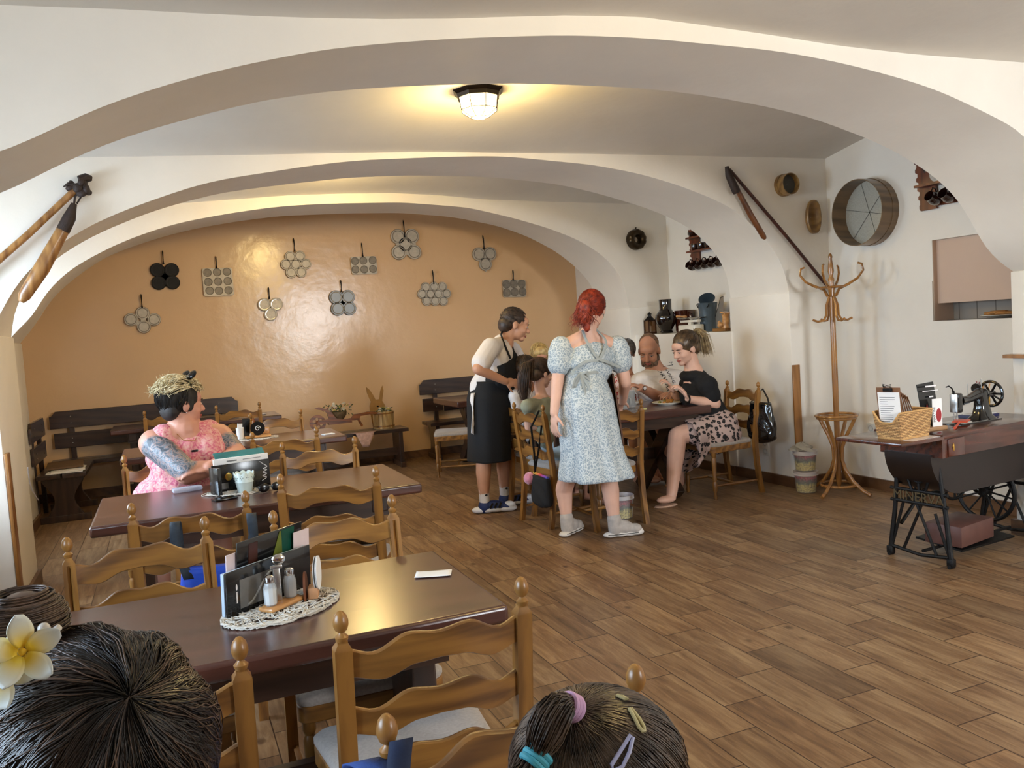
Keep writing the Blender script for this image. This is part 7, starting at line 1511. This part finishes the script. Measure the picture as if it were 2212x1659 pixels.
for (fx, fy, fd, rot_) in ((48, 1408, .74, .3), (-6, 1452, .75, 1.0)):
    fc_ = rayp(fx, fy, fd); fr = obj('frangipani_flower', BM().ell((0, 0, 0), .003, seg=8), FRG, t, loc=fc_-L0)
    out = (V((0, 0, EYE))-fc_).normalized(); Rf = out.to_track_quat('Z', 'Y').to_matrix(); Rf = Matrix.Rotation(rot_, 3, out) @ Rf
    for q in range(5):
        a = 2*PI*q/5; rows = []
        for j in range(9):
            v = j/8; wd_ = .0088*math.sin(PI*min(1, v*.85+.08))**.8; ra = .003+.0235*v
            rows.append([Rf @ V((ra*math.cos(a)-u2*wd_*math.sin(a), ra*math.sin(a)+u2*wd_*math.cos(a), .002+.008*v*v+.003*u2)) for u2 in (-1, -.6, -.2, .2, .6, 1)])
        obj('petal', BM().grid(rows), FRG, fr, ang=0, solid=.0008)
obj('pearl_clip', BM().box(rayp(108, 1372, .8)-L0, (.006, .006, .022), rot=Euler((.3, .9, 0)), bev=.002).ell(rayp(95, 1358, .8)-L0, .005, seg=10), plain('pearl', 'd9d3cc', .25), t)
# child with hair clips
hd = rayp(1312, 1738, 1.04); seat = V((hd.x+.0, hd.y+.08, .56))
t, Rm, _ = sitter('child with dark blond hair, pastel hair ties and snap clips at the bottom edge', seat, hd+V((0, .0, -.14)), hd, hd+V((-.05, -.13, -.19)), hd+V((.0, .14, -.19)), hd+V((.05, -.2, -.34)), hd+V((.12, -.28, -.3)), hd+V((.1, .15, -.36)), hd+V((.2, .02, -.34)), (.92, -.2, -.35), 'skinA', plain('child_white', 'cfc8c4', .85), 'top', .86, .8, .4, [(V((seat.x-.08, seat.y-.32, .5)), V((seat.x-.08, seat.y-.3, .12))), (V((seat.x+.08, seat.y-.32, .5)), V((seat.x+.08, seat.y-.3, .12)))])
L0 = V(t.location); kh = hairmat('hair_child', '241a15', '6f5d4f', .32); c2 = hd+Rm@V((0, -.02, .035)); rad = (.08, .098, .088)
Bc = BM(); Bc.ell(c2, (.076, .094, .084), Rm.to_euler()); Bc.ell(c2+Rm@V((0, -.04, -.06)), (.072, .06, .07), Rm.to_euler()); blob('hair', Bc, kh, t, .006, 4)
tw = rayp(1244, 1545, .95); td = Rm.transposed() @ (tw-c2); td = V((td.x/rad[0], td.y/rad[1], td.z/rad[2])).normalized()
hair_strands('hair_strands', t, c2, Rm, rad, lambda d: d.z > -.6 and d.y < .85, lambda d, r_: slerp(d, td+V((r_.gauss(0, .07), r_.gauss(0, .07), r_.gauss(0, .07))), .93), 2400, kh, .0008, 21, 11, .035)
t0 = surf(c2, Rm, rad, td, 1.04); e1_ = rayp(1158, 1638, .93); e2_ = rayp(1110, 1740, .93); B = FS(); rnd = random.Random(31)
for k in range(900):
    o1 = V((rnd.gauss(0, 1), rnd.gauss(0, 1), rnd.gauss(0, 1))).normalized()*.011*rnd.random()**.5; up_ = (t0-c2)
    B.tube(curve([p-L0 for p in (t0-up_*.1+o1*.5, t0+up_*.12+o1*.6, t0.lerp(e1_, .3)+up_*.26+o1*1.7, t0.lerp(e1_, .7)+up_*.14+o1*1.8, e1_+o1*.7, e1_.lerp(e2_, .5)+o1*1.8, e2_+o1*1.0)], 16), [.0009]*14+[.0007, .0003])
fobj('ponytail', B, kh, t)
def band(nm, c, ax, r, w_, m_):
    Rb = V(ax).normalized().to_track_quat('Z', 'Y').to_matrix().to_4x4(); B = BM(); n3 = 3
    for j in range(n3): B.tube([V(c)-L0+Rb.to_3x3() @ V((r*math.cos(a), r*math.sin(a), (j-1)*w_)) for a in [2*PI*k/26 for k in range(26)]], w_*.62, 8, closed=True)
    return obj(nm, B, m_, t)
band('hair_tie', t0+(t0-c2)*.13+(e1_-t0)*.03, e1_-t0+(t0-c2)*1.3, .0115, .0058, plain('lilac_elastic', 'cfa6cf', .6)); band('hair_tie', e1_, e2_-t0, .0125, .006, plain('aqua_elastic', '4fb3c9', .6))
def snap(nm, pts, d_, m_, w_=.005):
    P2 = [rayp(x, y, d_) for x, y in pts]; P3 = []
    for p in P2:
        q = Rm.transposed() @ (p-c2); q = V((q.x/rad[0], q.y/rad[1], q.z/rad[2])); P3.append(surf(c2-L0, Rm, rad, q, 1.075))
    return obj(nm, BM().tube(P3, .0021, 8, closed=True), m_, t)
YC = plain('cream_clip', 'cdc393', .3)
snap('snap_clip', [(1370, 1508), (1376, 1504), (1392, 1540), (1399, 1562), (1397, 1575), (1390, 1577), (1382, 1570), (1376, 1545)], .95, YC); snap('snap_clip', [(1340, 1472), (1356, 1473), (1366, 1483), (1358, 1484)], .96, YC); snap('snap_clip', [(1355, 1596), (1360, 1600), (1350, 1630), (1335, 1658), (1318, 1665), (1315, 1655)], .95, plain('lavender_clip', 'b9bce0', .3))
